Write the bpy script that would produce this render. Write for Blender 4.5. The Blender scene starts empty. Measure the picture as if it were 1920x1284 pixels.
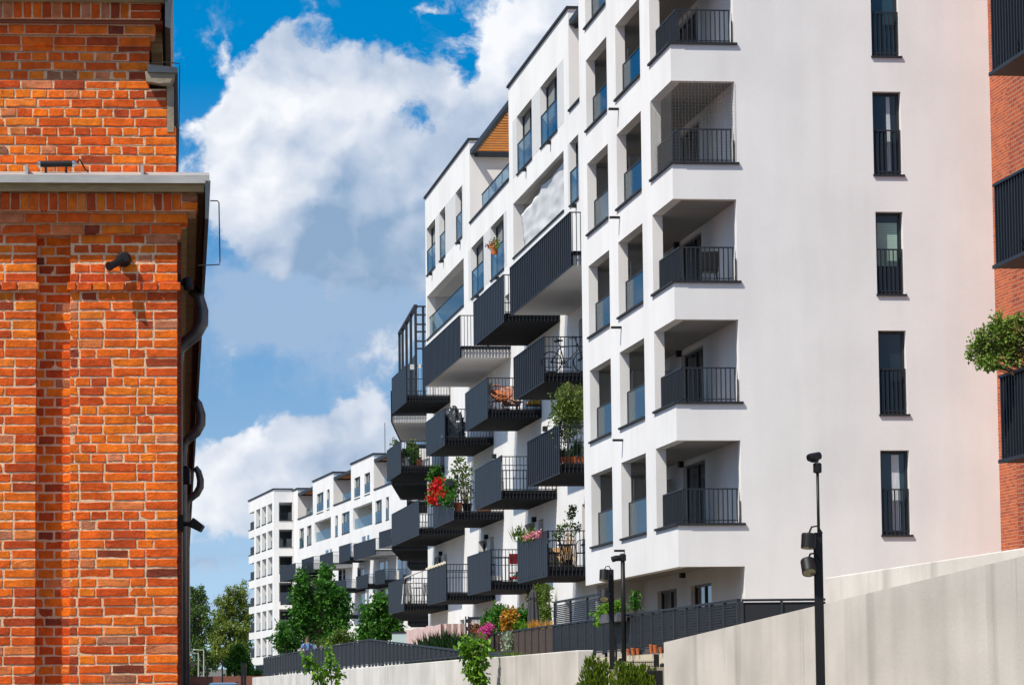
import bpy, bmesh, math, random
from mathutils import Vector, Matrix
rad = math.radians
random.seed(7)
SC = bpy.context.scene
COL = SC.collection

# ---------------------------------------------------------------- camera
F = 6370.0                      # focal length in pixels of the 1920 px wide photograph
TH = math.atan((1293 - 642) / F)   # upward tilt
RHO = .0107                     # small roll
EYE = 1.6
R0 = Vector((1, 0, 0)); U0 = Vector((0, -math.sin(TH), math.cos(TH))); FW = Vector((0, math.cos(TH), math.sin(TH)))
CR = R0 * math.cos(RHO) - U0 * math.sin(RHO)
CU = R0 * math.sin(RHO) + U0 * math.cos(RHO)
cam_d = bpy.data.cameras.new('camera'); cam = bpy.data.objects.new('camera', cam_d); COL.objects.link(cam)
cam_d.sensor_width = 36; cam_d.lens = F / 1920 * 36
cam_d.clip_start = .5; cam_d.clip_end = 6000
M = Matrix((CR, CU, -FW)).transposed().to_4x4(); M.translation = Vector((0, 0, EYE))
cam.matrix_world = M
SC.camera = cam

# ---------------------------------------------------------------- light
SUN_EL, SUN_AZ = rad(53), rad(49)      # high sun, from behind the camera's left shoulder
to_sun = Vector((-math.cos(SUN_EL) * math.sin(SUN_AZ), -math.cos(SUN_EL) * math.cos(SUN_AZ), math.sin(SUN_EL)))
sd = bpy.data.lights.new('sun', 'SUN'); sd.energy = 4.6; sd.angle = rad(.5); sd.color = (1, .94, .83)
sun = bpy.data.objects.new('sun', sd); COL.objects.link(sun)
sun.rotation_euler = (-to_sun).to_track_quat('-Z', 'Y').to_euler()
SC.view_settings.view_transform = 'Standard'; SC.view_settings.look = 'None'
SC.view_settings.exposure = .30; SC.view_settings.gamma = 1

def ray(px, py):
    return CR * ((px - 960) / F) + CU * ((642 - py) / F) + FW

def at(px, py, Y):
    r = ray(px, py); return Vector((r.x * Y / r.y, Y, EYE + r.z * Y / r.y))

# ---------------------------------------------------------------- sky
world = bpy.data.worlds.new('World'); SC.world = world; world.use_nodes = True
nt = world.node_tree; N = nt.nodes; L = nt.links
for n in list(N): N.remove(n)
def nd(t, **kw):
    n = N.new(t)
    for k, v in kw.items(): setattr(n, k, v)
    return n
def math_n(op, a, b=None, c=None, clamp=False):
    n = nd('ShaderNodeMath', operation=op); n.use_clamp = clamp
    for i, x in enumerate((a, b, c)):
        if x is None: continue
        if isinstance(x, (int, float)): n.inputs[i].default_value = x
        else: L.new(x, n.inputs[i])
    return n.outputs[0]
tc = nd('ShaderNodeTexCoord')
sep = nd('ShaderNodeSeparateXYZ'); L.new(tc.outputs['Generated'], sep.inputs[0])
# nishita sky, sampled a little higher than the look direction so that the low sky keeps a clear-air blue
sx = nd('ShaderNodeCombineXYZ'); L.new(sep.outputs[0], sx.inputs[0]); L.new(sep.outputs[1], sx.inputs[1])
L.new(math_n('MULTIPLY_ADD', sep.outputs[2], 2.4, .13), sx.inputs[2])
nrm = nd('ShaderNodeVectorMath', operation='NORMALIZE'); L.new(sx.outputs[0], nrm.inputs[0])
sky = nd('ShaderNodeTexSky', sky_type='NISHITA'); sky.sun_disc = False
sky.sun_elevation = SUN_EL; sky.sun_rotation = math.atan2(to_sun.x, to_sun.y)
sky.air_density = 1.0; sky.dust_density = .3; sky.ozone_density = 3.0
L.new(nrm.outputs[0], sky.inputs[0])
hs = nd('ShaderNodeHueSaturation'); hs.inputs['Hue'].default_value = .488; hs.inputs['Saturation'].default_value = 1.5; hs.inputs['Value'].default_value = 1.3
L.new(sky.outputs[0], hs.inputs['Color'])
sat = nd('ShaderNodeMapRange'); L.new(sep.outputs[2], sat.inputs[0]); sat.inputs[1].default_value = .04; sat.inputs[2].default_value = .20; sat.inputs[3].default_value = .86; sat.inputs[4].default_value = 1.55; L.new(sat.outputs[0], hs.inputs['Saturation'])
val = nd('ShaderNodeMapRange'); L.new(sep.outputs[2], val.inputs[0]); val.inputs[1].default_value = .07; val.inputs[2].default_value = .19; val.inputs[3].default_value = 1.3; val.inputs[4].default_value = 1.62; L.new(val.outputs[0], hs.inputs['Value'])
bg_sky = nd('ShaderNodeBackground'); L.new(hs.outputs[0], bg_sky.inputs[0]); bg_sky.inputs[1].default_value = .10
# clouds: a field over the sky directions (azimuth, elevation tangents)
yy = math_n('MAXIMUM', math_n('ABSOLUTE', sep.outputs[1]), .08)
cu = math_n('DIVIDE', sep.outputs[0], yy); cv = math_n('DIVIDE', sep.outputs[2], yy)
cvec = nd('ShaderNodeCombineXYZ'); L.new(cu, cvec.inputs[0]); L.new(cv, cvec.inputs[1])
def noise(vec, scale, detail, rough, off=(0, 0, 0), dist=0.0):
    a = nd('ShaderNodeVectorMath', operation='ADD'); L.new(vec, a.inputs[0]); a.inputs[1].default_value = off
    n = nd('ShaderNodeTexNoise'); n.inputs['Scale'].default_value = scale; n.inputs['Detail'].default_value = detail
    n.inputs['Roughness'].default_value = rough; n.inputs['Distortion'].default_value = dist
    L.new(a.outputs[0], n.inputs['Vector']); return n
# warp
wn = noise(cvec.outputs[0], 34, 4, .6, (3.1, 1.7, .4))
wsub = nd('ShaderNodeVectorMath', operation='SUBTRACT'); L.new(wn.outputs['Color'], wsub.inputs[0]); wsub.inputs[1].default_value = (.5, .5, .5)
wsc = nd('ShaderNodeVectorMath', operation='SCALE'); L.new(wsub.outputs[0], wsc.inputs[0]); wsc.inputs['Scale'].default_value = .019
wadd = nd('ShaderNodeVectorMath', operation='ADD'); L.new(cvec.outputs[0], wadd.inputs[0]); L.new(wsc.outputs[0], wadd.inputs[1])
flat = nd('ShaderNodeVectorMath', operation='MULTIPLY'); L.new(wadd.outputs[0], flat.inputs[0]); flat.inputs[1].default_value = (1, 1, 0)
# cloud masses: (px, py, rx, ry, weight, brightness)
BL = [(545, 85, 50, 50, 1.0, .72), (500, 150, 60, 60, 1.1, .85), (600, 120, 70, 50, 1.0, .6), (680, 130, 60, 45, .8, .62), (755, 150, 60, 60, 1.0, .68), (805, 190, 40, 50, .8, .7),
      (440, 205, 50, 45, 1.0, 1.0), (530, 200, 90, 50, 1.2, 1.0), (640, 210, 70, 45, .9, .95), (400, 270, 70, 50, 1.1, .95), (470, 270, 60, 50, 1.0, .8), (590, 250, 60, 40, 1.0, .55), (640, 265, 60, 45, .9, .95), (700, 270, 60, 50, 1.0, .98),
      (540, 330, 70, 60, 1.1, .9), (630, 320, 80, 70, 1.0, .55), (450, 350, 80, 50, 1.0, .98), (740, 330, 70, 60, 1.0, .75), (510, 420, 90, 60, 1.0, .92), (640, 420, 110, 80, 1.0, .45), (420, 430, 70, 50, .8, .62),
      (560, 480, 130, 60, .8, .42), (760, 420, 90, 80, .9, .48), (700, 500, 110, 60, .75, .45), (860, 330, 110, 120, 1.2, .62), (900, 210, 55, 60, 1.0, .85), (950, 110, 70, 70, 1.3, .98), (1020, 60, 90, 100, 1.4, .85), (830, 470, 90, 90, .9, .5),
      (730, 655, 90, 45, .6, .62), 
      (450, 845, 55, 40, 1.1, 1.0), (400, 885, 60, 50, 1.1, .98), (475, 885, 50, 30, .9, .5), (500, 920, 80, 50, 1.2, .75), (535, 885, 36, 36, .9, 1.0), (420, 950, 110, 55, 1.2, .9),
      (560, 812, 45, 24, .9, .85), (640, 830, 90, 55, 1.1, .62), (700, 760, 50, 50, 1.1, .9), (690, 860, 120, 70, 1.1, .58), (520, 950, 80, 60, 1.2, .85),
      (430, 1060, 130, 26, .5, .6), (370, 1140, 120, 30, .35, .6), (815, 12, 40, 14, .6, .85), (425, 88, 20, 22, .62, .85), (415, 130, 14, 12, .42, .8)]
BILL, SHB = .9, 1.7
# thin grey-blue veil below the towers
VL = [(560, 520, 200, 110, .75, 1), (700, 600, 150, 110, .75, 1), (440, 560, 120, 80, .65, 1), (520, 610, 160, 50, .45, 1), (860, 480, 110, 130, .8, 1), (430, 1045, 140, 30, .6, 1), (400, 1130, 140, 30, .4, 1), (640, 720, 110, 60, .35, 1), (380, 300, 50, 90, .35, 1)]
def masses(lst):
    W = B = None
    for (px, py, rx, ry, w, b) in lst:
        r = ray(px, py)
        s = nd('ShaderNodeVectorMath', operation='SUBTRACT'); L.new(flat.outputs[0], s.inputs[0]); s.inputs[1].default_value = (r.x / r.y, r.z / r.y, 0)
        m = nd('ShaderNodeVectorMath', operation='MULTIPLY'); L.new(s.outputs[0], m.inputs[0]); m.inputs[1].default_value = (F / rx, F / ry, 0)
        d = nd('ShaderNodeVectorMath', operation='DOT_PRODUCT'); L.new(m.outputs[0], d.inputs[0]); L.new(m.outputs[0], d.inputs[1])
        e = math_n('MULTIPLY', math_n('POWER', 2.718, math_n('MULTIPLY', d.outputs['Value'], -1.0)), w)
        W = e if W is None else math_n('ADD', W, e)
        eb = math_n('MULTIPLY', e, b)
        B = eb if B is None else math_n('ADD', B, eb)
    return W, B
BL = [(x, y, rx, ry, w * (1.35 if y > 740 else (1.25 if x > 820 else 1)), b) for x, y, rx, ry, w, b in BL]
W, B = masses(BL)
W = math_n('MULTIPLY', W, .58); B = math_n('MULTIPLY', B, .58)
W = math_n('MINIMUM', W, 1.15 if False else 5.0)
VW, _v = masses([(a_, b_, c_, d_, e_ * .85, f_) for a_, b_, c_, d_, e_, f_ in VL])
n1 = noise(wadd.outputs[0], 64, 8, .62)
def billow(offs, scale, detail):
    a = nd('ShaderNodeVectorMath', operation='ADD'); L.new(wadd.outputs[0], a.inputs[0]); a.inputs[1].default_value = offs
    v_ = nd('ShaderNodeTexVoronoi', feature='F1'); v_.normalize = True; v_.inputs['Scale'].default_value = scale; v_.inputs['Detail'].default_value = detail
    v_.inputs['Roughness'].default_value = .55; v_.inputs['Lacunarity'].default_value = 2.3; pass
    L.new(a.outputs[0], v_.inputs['Vector']); return v_.outputs['Distance']
off = .0050
b1 = billow((0, 0, 0), 27, 1.6)
b2 = billow((.7 * off, -off, 0), 27, 1.6)
# fair-weather cover over the rest of the sky
gen = noise(tc.outputs['Generated'], 2.6, 4, .55, (1.3, .2, .8))
gm = math_n('MULTIPLY', math_n('SUBTRACT', gen.outputs[0], .38), 3.2, clamp=True)
sm = nd('ShaderNodeMapRange'); L.new(math_n('ABSOLUTE', cu), sm.inputs[0]); sm.inputs[1].default_value = .17; sm.inputs[2].default_value = .23
back = math_n('MAXIMUM', math_n('GREATER_THAN', .25, sep.outputs[1]), sm.outputs[0])
Wt = math_n('ADD', W, math_n('MULTIPLY', gm, back))
fld = math_n('ADD', Wt, math_n('ADD', math_n('MULTIPLY', math_n('SUBTRACT', n1.outputs[0], .52), 1.7), math_n('MULTIPLY', math_n('SUBTRACT', .42, b1), BILL)))
vf = math_n('ADD', VW, math_n('MULTIPLY', math_n('SUBTRACT', n1.outputs[0], .47), 2.0))
vm = nd('ShaderNodeMapRange', interpolation_type='SMOOTHSTEP'); L.new(vf, vm.inputs[0]); vm.inputs[1].default_value = .10; vm.inputs[2].default_value = .95; vm.inputs[4].default_value = .9
mr = nd('ShaderNodeMapRange', interpolation_type='SMOOTHSTEP'); L.new(fld, mr.inputs[0])
mr.inputs[1].default_value = .28; mr.inputs[2].default_value = .66
dens = math_n('MULTIPLY', mr.outputs[0], .98)
bavg = math_n('DIVIDE', math_n('ADD', B, .02), math_n('ADD', W, .03))
shade = math_n('ADD', math_n('ADD', math_n('MULTIPLY', math_n('SUBTRACT', b2, b1), SHB), math_n('MULTIPLY', math_n('SUBTRACT', n1.outputs[0], .5), .35)), bavg)
shade = math_n('ADD', shade, -.08, clamp=True)
cr = nd('ShaderNodeValToRGB'); L.new(shade, cr.inputs[0])
cr.color_ramp.elements[0].position = .30; cr.color_ramp.elements[0].color = (.24, .36, .53, 1)
cr.color_ramp.elements[1].position = .98; cr.color_ramp.elements[1].color = (.86, .87, .90, 1)
e = cr.color_ramp.elements.new(.58); e.color = (.46, .54, .67, 1)
bg_c = nd('ShaderNodeBackground'); L.new(cr.outputs[0], bg_c.inputs[0]); bg_c.inputs[1].default_value = .92
bg_v = nd('ShaderNodeBackground'); bg_v.inputs[0].default_value = (.34, .48, .68, 1); bg_v.inputs[1].default_value = .85
mv = nd('ShaderNodeMixShader'); L.new(vm.outputs[0], mv.inputs[0]); L.new(bg_sky.outputs[0], mv.inputs[1]); L.new(bg_v.outputs[0], mv.inputs[2])
mx = nd('ShaderNodeMixShader'); L.new(dens, mx.inputs[0]); L.new(mv.outputs[0], mx.inputs[1]); L.new(bg_c.outputs[0], mx.inputs[2])
world.cycles.sampling_method = 'MANUAL'; world.cycles.sample_map_resolution = 512
SC.cycles.max_bounces = 7; SC.cycles.diffuse_bounces = 4; SC.cycles.glossy_bounces = 3; SC.cycles.transparent_max_bounces = 12
wo = nd('ShaderNodeOutputWorld'); L.new(mx.outputs[0], wo.inputs[0])

# ---------------------------------------------------------------- helpers
class Frame:
    """plan frame: a runs along d, t to its right, z up"""
    def __init__(s, o, d):
        s.o = Vector((o[0], o[1])); s.d = Vector((d[0], d[1])).normalized(); s.r = Vector((s.d.y, -s.d.x))
    def W(s, a, t, z):
        p = s.o + s.d * a + s.r * t; return Vector((p.x, p.y, z))
    def hit(s, px, py, t):
        r = ray(px, py); r2 = Vector((r.x, r.y))
        k = (t + s.o.dot(s.r)) / r2.dot(s.r); p = r2 * k - s.o
        return p.dot(s.d), EYE + k * r.z
    def a(s, px, py, t): return s.hit(px, py, t)[0]
    def z(s, px, py, t): return s.hit(px, py, t)[1]

OFF = {}
class MB:
    def __init__(s): s.v = []; s.f = []
    def poly(s, *pts):
        i = len(s.v); s.v += [Vector(p) for p in pts]; s.f.append(tuple(range(i, i + len(pts))))
    def hexa(s, p):       # p[0..3] bottom ring, p[4..7] top ring
        i = len(s.v); s.v += [Vector(q) for q in p]
        for q in ((3, 2, 1, 0), (4, 5, 6, 7), (0, 1, 5, 4), (1, 2, 6, 5), (2, 3, 7, 6), (3, 0, 4, 7)): s.f.append(tuple(i + j for j in q))
    def box(s, fr, a0, a1, t0, t1, z0, z1):
        s.hexa([fr.W(a0, t0, z0), fr.W(a1, t0, z0), fr.W(a1, t1, z0), fr.W(a0, t1, z0), fr.W(a0, t0, z1), fr.W(a1, t0, z1), fr.W(a1, t1, z1), fr.W(a0, t1, z1)])
    def tube(s, pts, rs, n=8, cap=True):
        pts = [Vector(p) for p in pts]
        if not isinstance(rs, (list, tuple)): rs = [rs] * len(pts)
        i0 = len(s.v); ref = None
        for k, p in enumerate(pts):
            d = (pts[min(k + 1, len(pts) - 1)] - pts[max(k - 1, 0)]).normalized()
            if ref is None: ref = Vector((0, 0, 1)) if abs(d.z) < .9 else Vector((1, 0, 0))
            u = d.cross(ref).normalized(); w = u.cross(d).normalized(); ref = w if abs(d.dot(w)) < .9 else ref
            for j in range(n):
                an = 2 * math.pi * j / n; s.v.append(p + (u * math.cos(an) + w * math.sin(an)) * rs[k])
        for k in range(len(pts) - 1):
            for j in range(n):
                a = i0 + k * n + j; b = i0 + k * n + (j + 1) % n; s.f.append((a, b, b + n, a + n))
        if cap:
            s.f.append(tuple(i0 + j for j in range(n))[::-1]); e = i0 + (len(pts) - 1) * n; s.f.append(tuple(e + j for j in range(n)))
    def lathe(s, c, prof, n=16, axis=None):     # prof: (radius, height)
        c = Vector(c); ax = Vector(axis).normalized() if axis else Vector((0, 0, 1))
        u = ax.orthogonal().normalized(); w = ax.cross(u)
        i0 = len(s.v)
        for (r, h) in prof:
            for j in range(n):
                an = 2 * math.pi * j / n; s.v.append(c + ax * h + (u * math.cos(an) + w * math.sin(an)) * r)
        for k in range(len(prof) - 1):
            for j in range(n):
                a = i0 + k * n + j; b = i0 + k * n + (j + 1) % n; s.f.append((a, b, b + n, a + n))
        s.f.append(tuple(i0 + j for j in range(n))[::-1]); e = i0 + (len(prof) - 1) * n; s.f.append(tuple(e + j for j in range(n)))
    def leaf(s, p, d, up, l, w):
        d = d.normalized(); sd_ = d.cross(up)
        if sd_.length < 1e-4: sd_ = d.orthogonal()
        sd_.normalize(); nn = sd_.cross(d)
        i = len(s.v)
        s.v += [p, p + d * l * .5 + sd_ * w * .5 + nn * w * .12, p + d * l - nn * l * .12, p + d * l * .5 - sd_ * w * .5 + nn * w * .12]
        s.f.append((i, i + 1, i + 2)); s.f.append((i, i + 2, i + 3))
    def build(s, name, mat, parent=None, smooth=False, flip=True):
        me = bpy.data.meshes.new(name)
        if parent is not None: off = OFF.get(parent.name, Vector())
        else:
            xs = [v.x for v in s.v]; ys = [v.y for v in s.v]; zs = [v.z for v in s.v]
            off = Vector(((min(xs) + max(xs)) / 2, (min(ys) + max(ys)) / 2, min(zs)))
        me.from_pydata([v - off for v in s.v], [], s.f)
        if flip:
            bm = bmesh.new(); bm.from_mesh(me); bmesh.ops.recalc_face_normals(bm, faces=bm.faces); bm.to_mesh(me); bm.free()
        if smooth: me.polygons.foreach_set('use_smooth', [True] * len(me.polygons))
        me.materials.append(mat)
        o = bpy.data.objects.new(name, me); COL.objects.link(o)
        if parent is not None: o.parent = parent; OFF[o.name] = off
        else: o.location = off; OFF[o.name] = off
        return o
def tag(o, label, cat, group=None):
    o['label'] = label; o['category'] = cat
    if group: o['group'] = group
    return o
def thing(name, label, cat, loc, group=None):
    o = bpy.data.objects.new(name, None); COL.objects.link(o); o.location = loc; o.empty_display_size = .3
    OFF[o.name] = Vector(loc); return tag(o, label, cat, group)
def struct(o): o['kind'] = 'structure'; return o
def stuff(o): o['kind'] = 'stuff'; return o
def dup(root, loc, label=None):
    r = root.copy(); COL.objects.link(r); r.location = loc; OFF[r.name] = Vector(loc)
    if label: r['label'] = label
    for ch in list(root.children):
        c = ch.copy(); COL.objects.link(c); c.parent = r
        for g in list(ch.children):
            d = g.copy(); COL.objects.link(d); d.parent = c
    return r
def bevel(o, w, seg=2):
    m = o.modifiers.new('bevel', 'BEVEL'); m.width = w; m.segments = seg; m.limit_method = 'ANGLE'; return o

def wall_mesh(mb, fr, tf, tb, a0, a1, z0, z1, ops):
    """slab between tf (seen face) and tb with rectangular openings and their reveals"""
    A = sorted({a0, a1, *[min(max(x, a0), a1) for o in ops for x in o[:2]]}); Z = sorted({z0, z1, *[min(max(x, z0), z1) for o in ops for x in o[2:4]]})
    def hole(i, j):
        if i < 0 or j < 0 or i >= len(A) - 1 or j >= len(Z) - 1: return True
        a = (A[i] + A[i + 1]) / 2; z = (Z[j] + Z[j + 1]) / 2
        return any(o[0] < a < o[1] and o[2] < z < o[3] for o in ops)
    for i in range(len(A) - 1):
        for j in range(len(Z) - 1):
            if hole(i, j): continue
            p, q, u, w = A[i], A[i + 1], Z[j], Z[j + 1]
            for t in (tf, tb): mb.poly(fr.W(p, t, u), fr.W(q, t, u), fr.W(q, t, w), fr.W(p, t, w))
            if hole(i - 1, j): mb.poly(fr.W(p, tf, u), fr.W(p, tb, u), fr.W(p, tb, w), fr.W(p, tf, w))
            if hole(i + 1, j): mb.poly(fr.W(q, tf, u), fr.W(q, tb, u), fr.W(q, tb, w), fr.W(q, tf, w))
            if hole(i, j - 1): mb.poly(fr.W(p, tf, u), fr.W(q, tf, u), fr.W(q, tb, u), fr.W(p, tb, u))
            if hole(i, j + 1): mb.poly(fr.W(p, tf, w), fr.W(q, tf, w), fr.W(q, tb, w), fr.W(p, tb, w))
def weld(o, d=.0005):
    bm = bmesh.new(); bm.from_mesh(o.data); bmesh.ops.remove_doubles(bm, verts=bm.verts, dist=d); bmesh.ops.recalc_face_normals(bm, faces=bm.faces); bm.to_mesh(o.data); bm.free(); return o

# ---------------------------------------------------------------- materials
def mat(name, col, rough=.6, metal=0.0, spec=.5, var=0.0, vscale=6.0, bump=0.0, bscale=60.0, island=0.0, stretch=None, trans=0.0, bdist=.01):
    m = bpy.data.materials.new(name); m.use_nodes = True; t = m.node_tree; n = t.nodes; l = t.links
    b = n['Principled BSDF']; b.inputs['Roughness'].default_value = rough; b.inputs['Metallic'].default_value = metal
    b.inputs['Specular IOR Level'].default_value = spec
    c = (*col, 1)
    b.inputs['Base Color'].default_value = c
    last = None
    tcn = n.new('ShaderNodeTexCoord'); vec = tcn.outputs['Object']
    if stretch:
        mp = n.new('ShaderNodeMapping'); mp.inputs['Scale'].default_value = stretch; l.new(vec, mp.inputs[0]); vec = mp.outputs[0]
    if var:
        ns = n.new('ShaderNodeTexNoise'); ns.inputs['Scale'].default_value = vscale; ns.inputs['Detail'].default_value = 6; ns.inputs['Roughness'].default_value = .6
        l.new(vec, ns.inputs['Vector'])
        r = n.new('ShaderNodeMapRange'); r.inputs[1].default_value = .3; r.inputs[2].default_value = .7; r.inputs[3].default_value = 1 - var; r.inputs[4].default_value = 1 + var * .6
        l.new(ns.outputs[0], r.inputs[0]); last = r.outputs[0]
    if island:
        g = n.new('ShaderNodeNewGeometry'); r = n.new('ShaderNodeMapRange'); r.inputs[3].default_value = 1 - island; r.inputs[4].default_value = 1 + island
        l.new(g.outputs['Random Per Island'], r.inputs[0])
        if last is not None:
            k = n.new('ShaderNodeMath'); k.operation = 'MULTIPLY'; l.new(last, k.inputs[0]); l.new(r.outputs[0], k.inputs[1]); last = k.outputs[0]
        else: last = r.outputs[0]
    if last is not None:
        k = n.new('ShaderNodeVectorMath'); k.operation = 'SCALE'; k.inputs[0].default_value = col; l.new(last, k.inputs['Scale']); l.new(k.outputs[0], b.inputs['Base Color'])
    if bump:
        ns = n.new('ShaderNodeTexNoise'); ns.inputs['Scale'].default_value = bscale; ns.inputs['Detail'].default_value = 5
        l.new(tcn.outputs['Object'], ns.inputs['Vector'])
        bp = n.new('ShaderNodeBump'); bp.inputs['Strength'].default_value = bump; bp.inputs['Distance'].default_value = bdist
        l.new(ns.outputs[0], bp.inputs['Height']); l.new(bp.outputs[0], b.inputs['Normal'])
    if trans:
        tr = n.new('ShaderNodeBsdfTranslucent'); mxs = n.new('ShaderNodeMixShader'); mxs.inputs[0].default_value = trans
        if last is not None: l.new(k.outputs[0], tr.inputs[0])
        else: tr.inputs[0].default_value = c
        l.new(b.outputs[0], mxs.inputs[1]); l.new(tr.outputs[0], mxs.inputs[2]); l.new(mxs.outputs[0], n['Material Output'].inputs[0])
    return m
def leaf_mat(name, c1, c2, trans=.35):
    m = bpy.data.materials.new(name); m.use_nodes = True; t = m.node_tree; n = t.nodes; l = t.links
    b = n['Principled BSDF']; b.inputs['Roughness'].default_value = .45; b.inputs['Specular IOR Level'].default_value = .35
    g = n.new('ShaderNodeNewGeometry'); r = n.new('ShaderNodeValToRGB'); l.new(g.outputs['Random Per Island'], r.inputs[0])
    r.color_ramp.elements[0].color = (*c1, 1); r.color_ramp.elements[1].color = (*c2, 1)
    l.new(r.outputs[0], b.inputs['Base Color'])
    tr = n.new('ShaderNodeBsdfTranslucent'); l.new(r.outputs[0], tr.inputs[0]); mxs = n.new('ShaderNodeMixShader'); mxs.inputs[0].default_value = trans
    l.new(b.outputs[0], mxs.inputs[1]); l.new(tr.outputs[0], mxs.inputs[2]); l.new(mxs.outputs[0], n['Material Output'].inputs[0])
    return m
def glass_mat(name, tint, fac):
    m = bpy.data.materials.new(name); m.use_nodes = True; t = m.node_tree; n = t.nodes; l = t.links
    n.remove(n['Principled BSDF'])
    tr = n.new('ShaderNodeBsdfTransparent'); tr.inputs[0].default_value = (*tint, 1); gl = n.new('ShaderNodeBsdfGlossy'); gl.inputs['Roughness'].default_value = .02
    gl.inputs['Color'].default_value = (.9, .93, .96, 1)
    fr = n.new('ShaderNodeFresnel'); fr.inputs[0].default_value = 1.5
    ad = n.new('ShaderNodeMath'); ad.operation = 'MULTIPLY_ADD'; ad.use_clamp = True; l.new(fr.outputs[0], ad.inputs[0]); ad.inputs[1].default_value = .32; ad.inputs[2].default_value = fac
    mxs = n.new('ShaderNodeMixShader'); l.new(ad.outputs[0], mxs.inputs[0]); l.new(tr.outputs[0], mxs.inputs[1]); l.new(gl.outputs[0], mxs.inputs[2])
    l.new(mxs.outputs[0], n['Material Output'].inputs[0]); return m
def brick_wall_mat(name, c1, c2, mortar, bw=.25, bh=.065, mt=.011, offs=(0, 0, 0), rotz=0.0):
    """brickwork for walls whose bricks are pattern only; the wall runs along x after turning by rotz"""
    m = bpy.data.materials.new(name); m.use_nodes = True; t = m.node_tree; n = t.nodes; l = t.links; b = n['Principled BSDF']; b.inputs['Roughness'].default_value = .85
    tcn = n.new('ShaderNodeTexCoord'); mp = n.new('ShaderNodeMapping'); mp.inputs['Rotation'].default_value = (0, 0, rotz); l.new(tcn.outputs['Object'], mp.inputs[0])
    sp = n.new('ShaderNodeSeparateXYZ'); l.new(mp.outputs[0], sp.inputs[0]); cb = n.new('ShaderNodeCombineXYZ'); l.new(sp.outputs[0], cb.inputs[0]); l.new(sp.outputs[2], cb.inputs[1])
    br = n.new('ShaderNodeTexBrick'); l.new(cb.outputs[0], br.inputs[0]); br.inputs['Scale'].default_value = 1; br.inputs['Brick Width'].default_value = bw + mt; br.inputs['Row Height'].default_value = bh + mt
    br.inputs['Mortar Size'].default_value = mt / 2; br.inputs['Mortar Smooth'].default_value = .2; br.inputs['Bias'].default_value = 0
    br.inputs['Color1'].default_value = (*c1, 1); br.inputs['Color2'].default_value = (*c2, 1); br.inputs['Mortar'].default_value = (*mortar, 1)
    ns = n.new('ShaderNodeTexNoise'); ns.inputs['Scale'].default_value = 25; ns.inputs['Detail'].default_value = 5; l.new(tcn.outputs['Object'], ns.inputs['Vector'])
    r = n.new('ShaderNodeMapRange'); r.inputs[3].default_value = .65; r.inputs[4].default_value = 1.3; l.new(ns.outputs[0], r.inputs[0])
    k = n.new('ShaderNodeVectorMath'); k.operation = 'SCALE'; l.new(br.outputs[0], k.inputs[0]); l.new(r.outputs[0], k.inputs['Scale']); l.new(k.outputs[0], b.inputs['Base Color'])
    bp = n.new('ShaderNodeBump'); bp.inputs['Strength'].default_value = .6; bp.inputs['Distance'].default_value = .006; bp.invert = True
    l.new(br.outputs['Fac'], bp.inputs['Height']); l.new(bp.outputs[0], b.inputs['Normal']); return m

def plaster_mat(name, col):
    """painted render: fine grain, faint cloudy soiling and run-off streaks"""
    m = bpy.data.materials.new(name); m.use_nodes = True; t = m.node_tree; n = t.nodes; l = t.links; b = n['Principled BSDF']; b.inputs['Roughness'].default_value = .92; b.inputs['Specular IOR Level'].default_value = .2
    tcn = n.new('ShaderNodeTexCoord')
    def nz(scale, stretch, lo, hi, o0, o1, detail=5):
        mp = n.new('ShaderNodeMapping'); mp.inputs['Scale'].default_value = stretch; l.new(tcn.outputs['Object'], mp.inputs[0])
        ns = n.new('ShaderNodeTexNoise'); ns.inputs['Scale'].default_value = scale; ns.inputs['Detail'].default_value = detail; l.new(mp.outputs[0], ns.inputs['Vector'])
        r = n.new('ShaderNodeMapRange'); r.inputs[1].default_value = lo; r.inputs[2].default_value = hi; r.inputs[3].default_value = o0; r.inputs[4].default_value = o1; l.new(ns.outputs[0], r.inputs[0]); return r.outputs[0]
    f1 = nz(.45, (1, 1, 1), .30, .6, .915, 1.0); f2 = nz(1.6, (1, 1, .12), .3, .55, .955, 1.0); f3 = nz(40, (1, 1, 1), .3, .7, .97, 1.02, 2)
    k1 = n.new('ShaderNodeMath'); k1.operation = 'MULTIPLY'; l.new(f1, k1.inputs[0]); l.new(f2, k1.inputs[1])
    k2 = n.new('ShaderNodeMath'); k2.operation = 'MULTIPLY'; l.new(k1.outputs[0], k2.inputs[0]); l.new(f3, k2.inputs[1])
    k = n.new('ShaderNodeVectorMath'); k.operation = 'SCALE'; k.inputs[0].default_value = col; l.new(k2.outputs[0], k.inputs['Scale']); l.new(k.outputs[0], b.inputs['Base Color'])
    ns = n.new('ShaderNodeTexNoise'); ns.inputs['Scale'].default_value = 35; ns.inputs['Detail'].default_value = 6; l.new(tcn.outputs['Object'], ns.inputs['Vector'])
    bp = n.new('ShaderNodeBump'); bp.inputs['Strength'].default_value = .25; bp.inputs['Distance'].default_value = .01; l.new(ns.outputs[0], bp.inputs['Height']); l.new(bp.outputs[0], b.inputs['Normal'])
    return m
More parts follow.
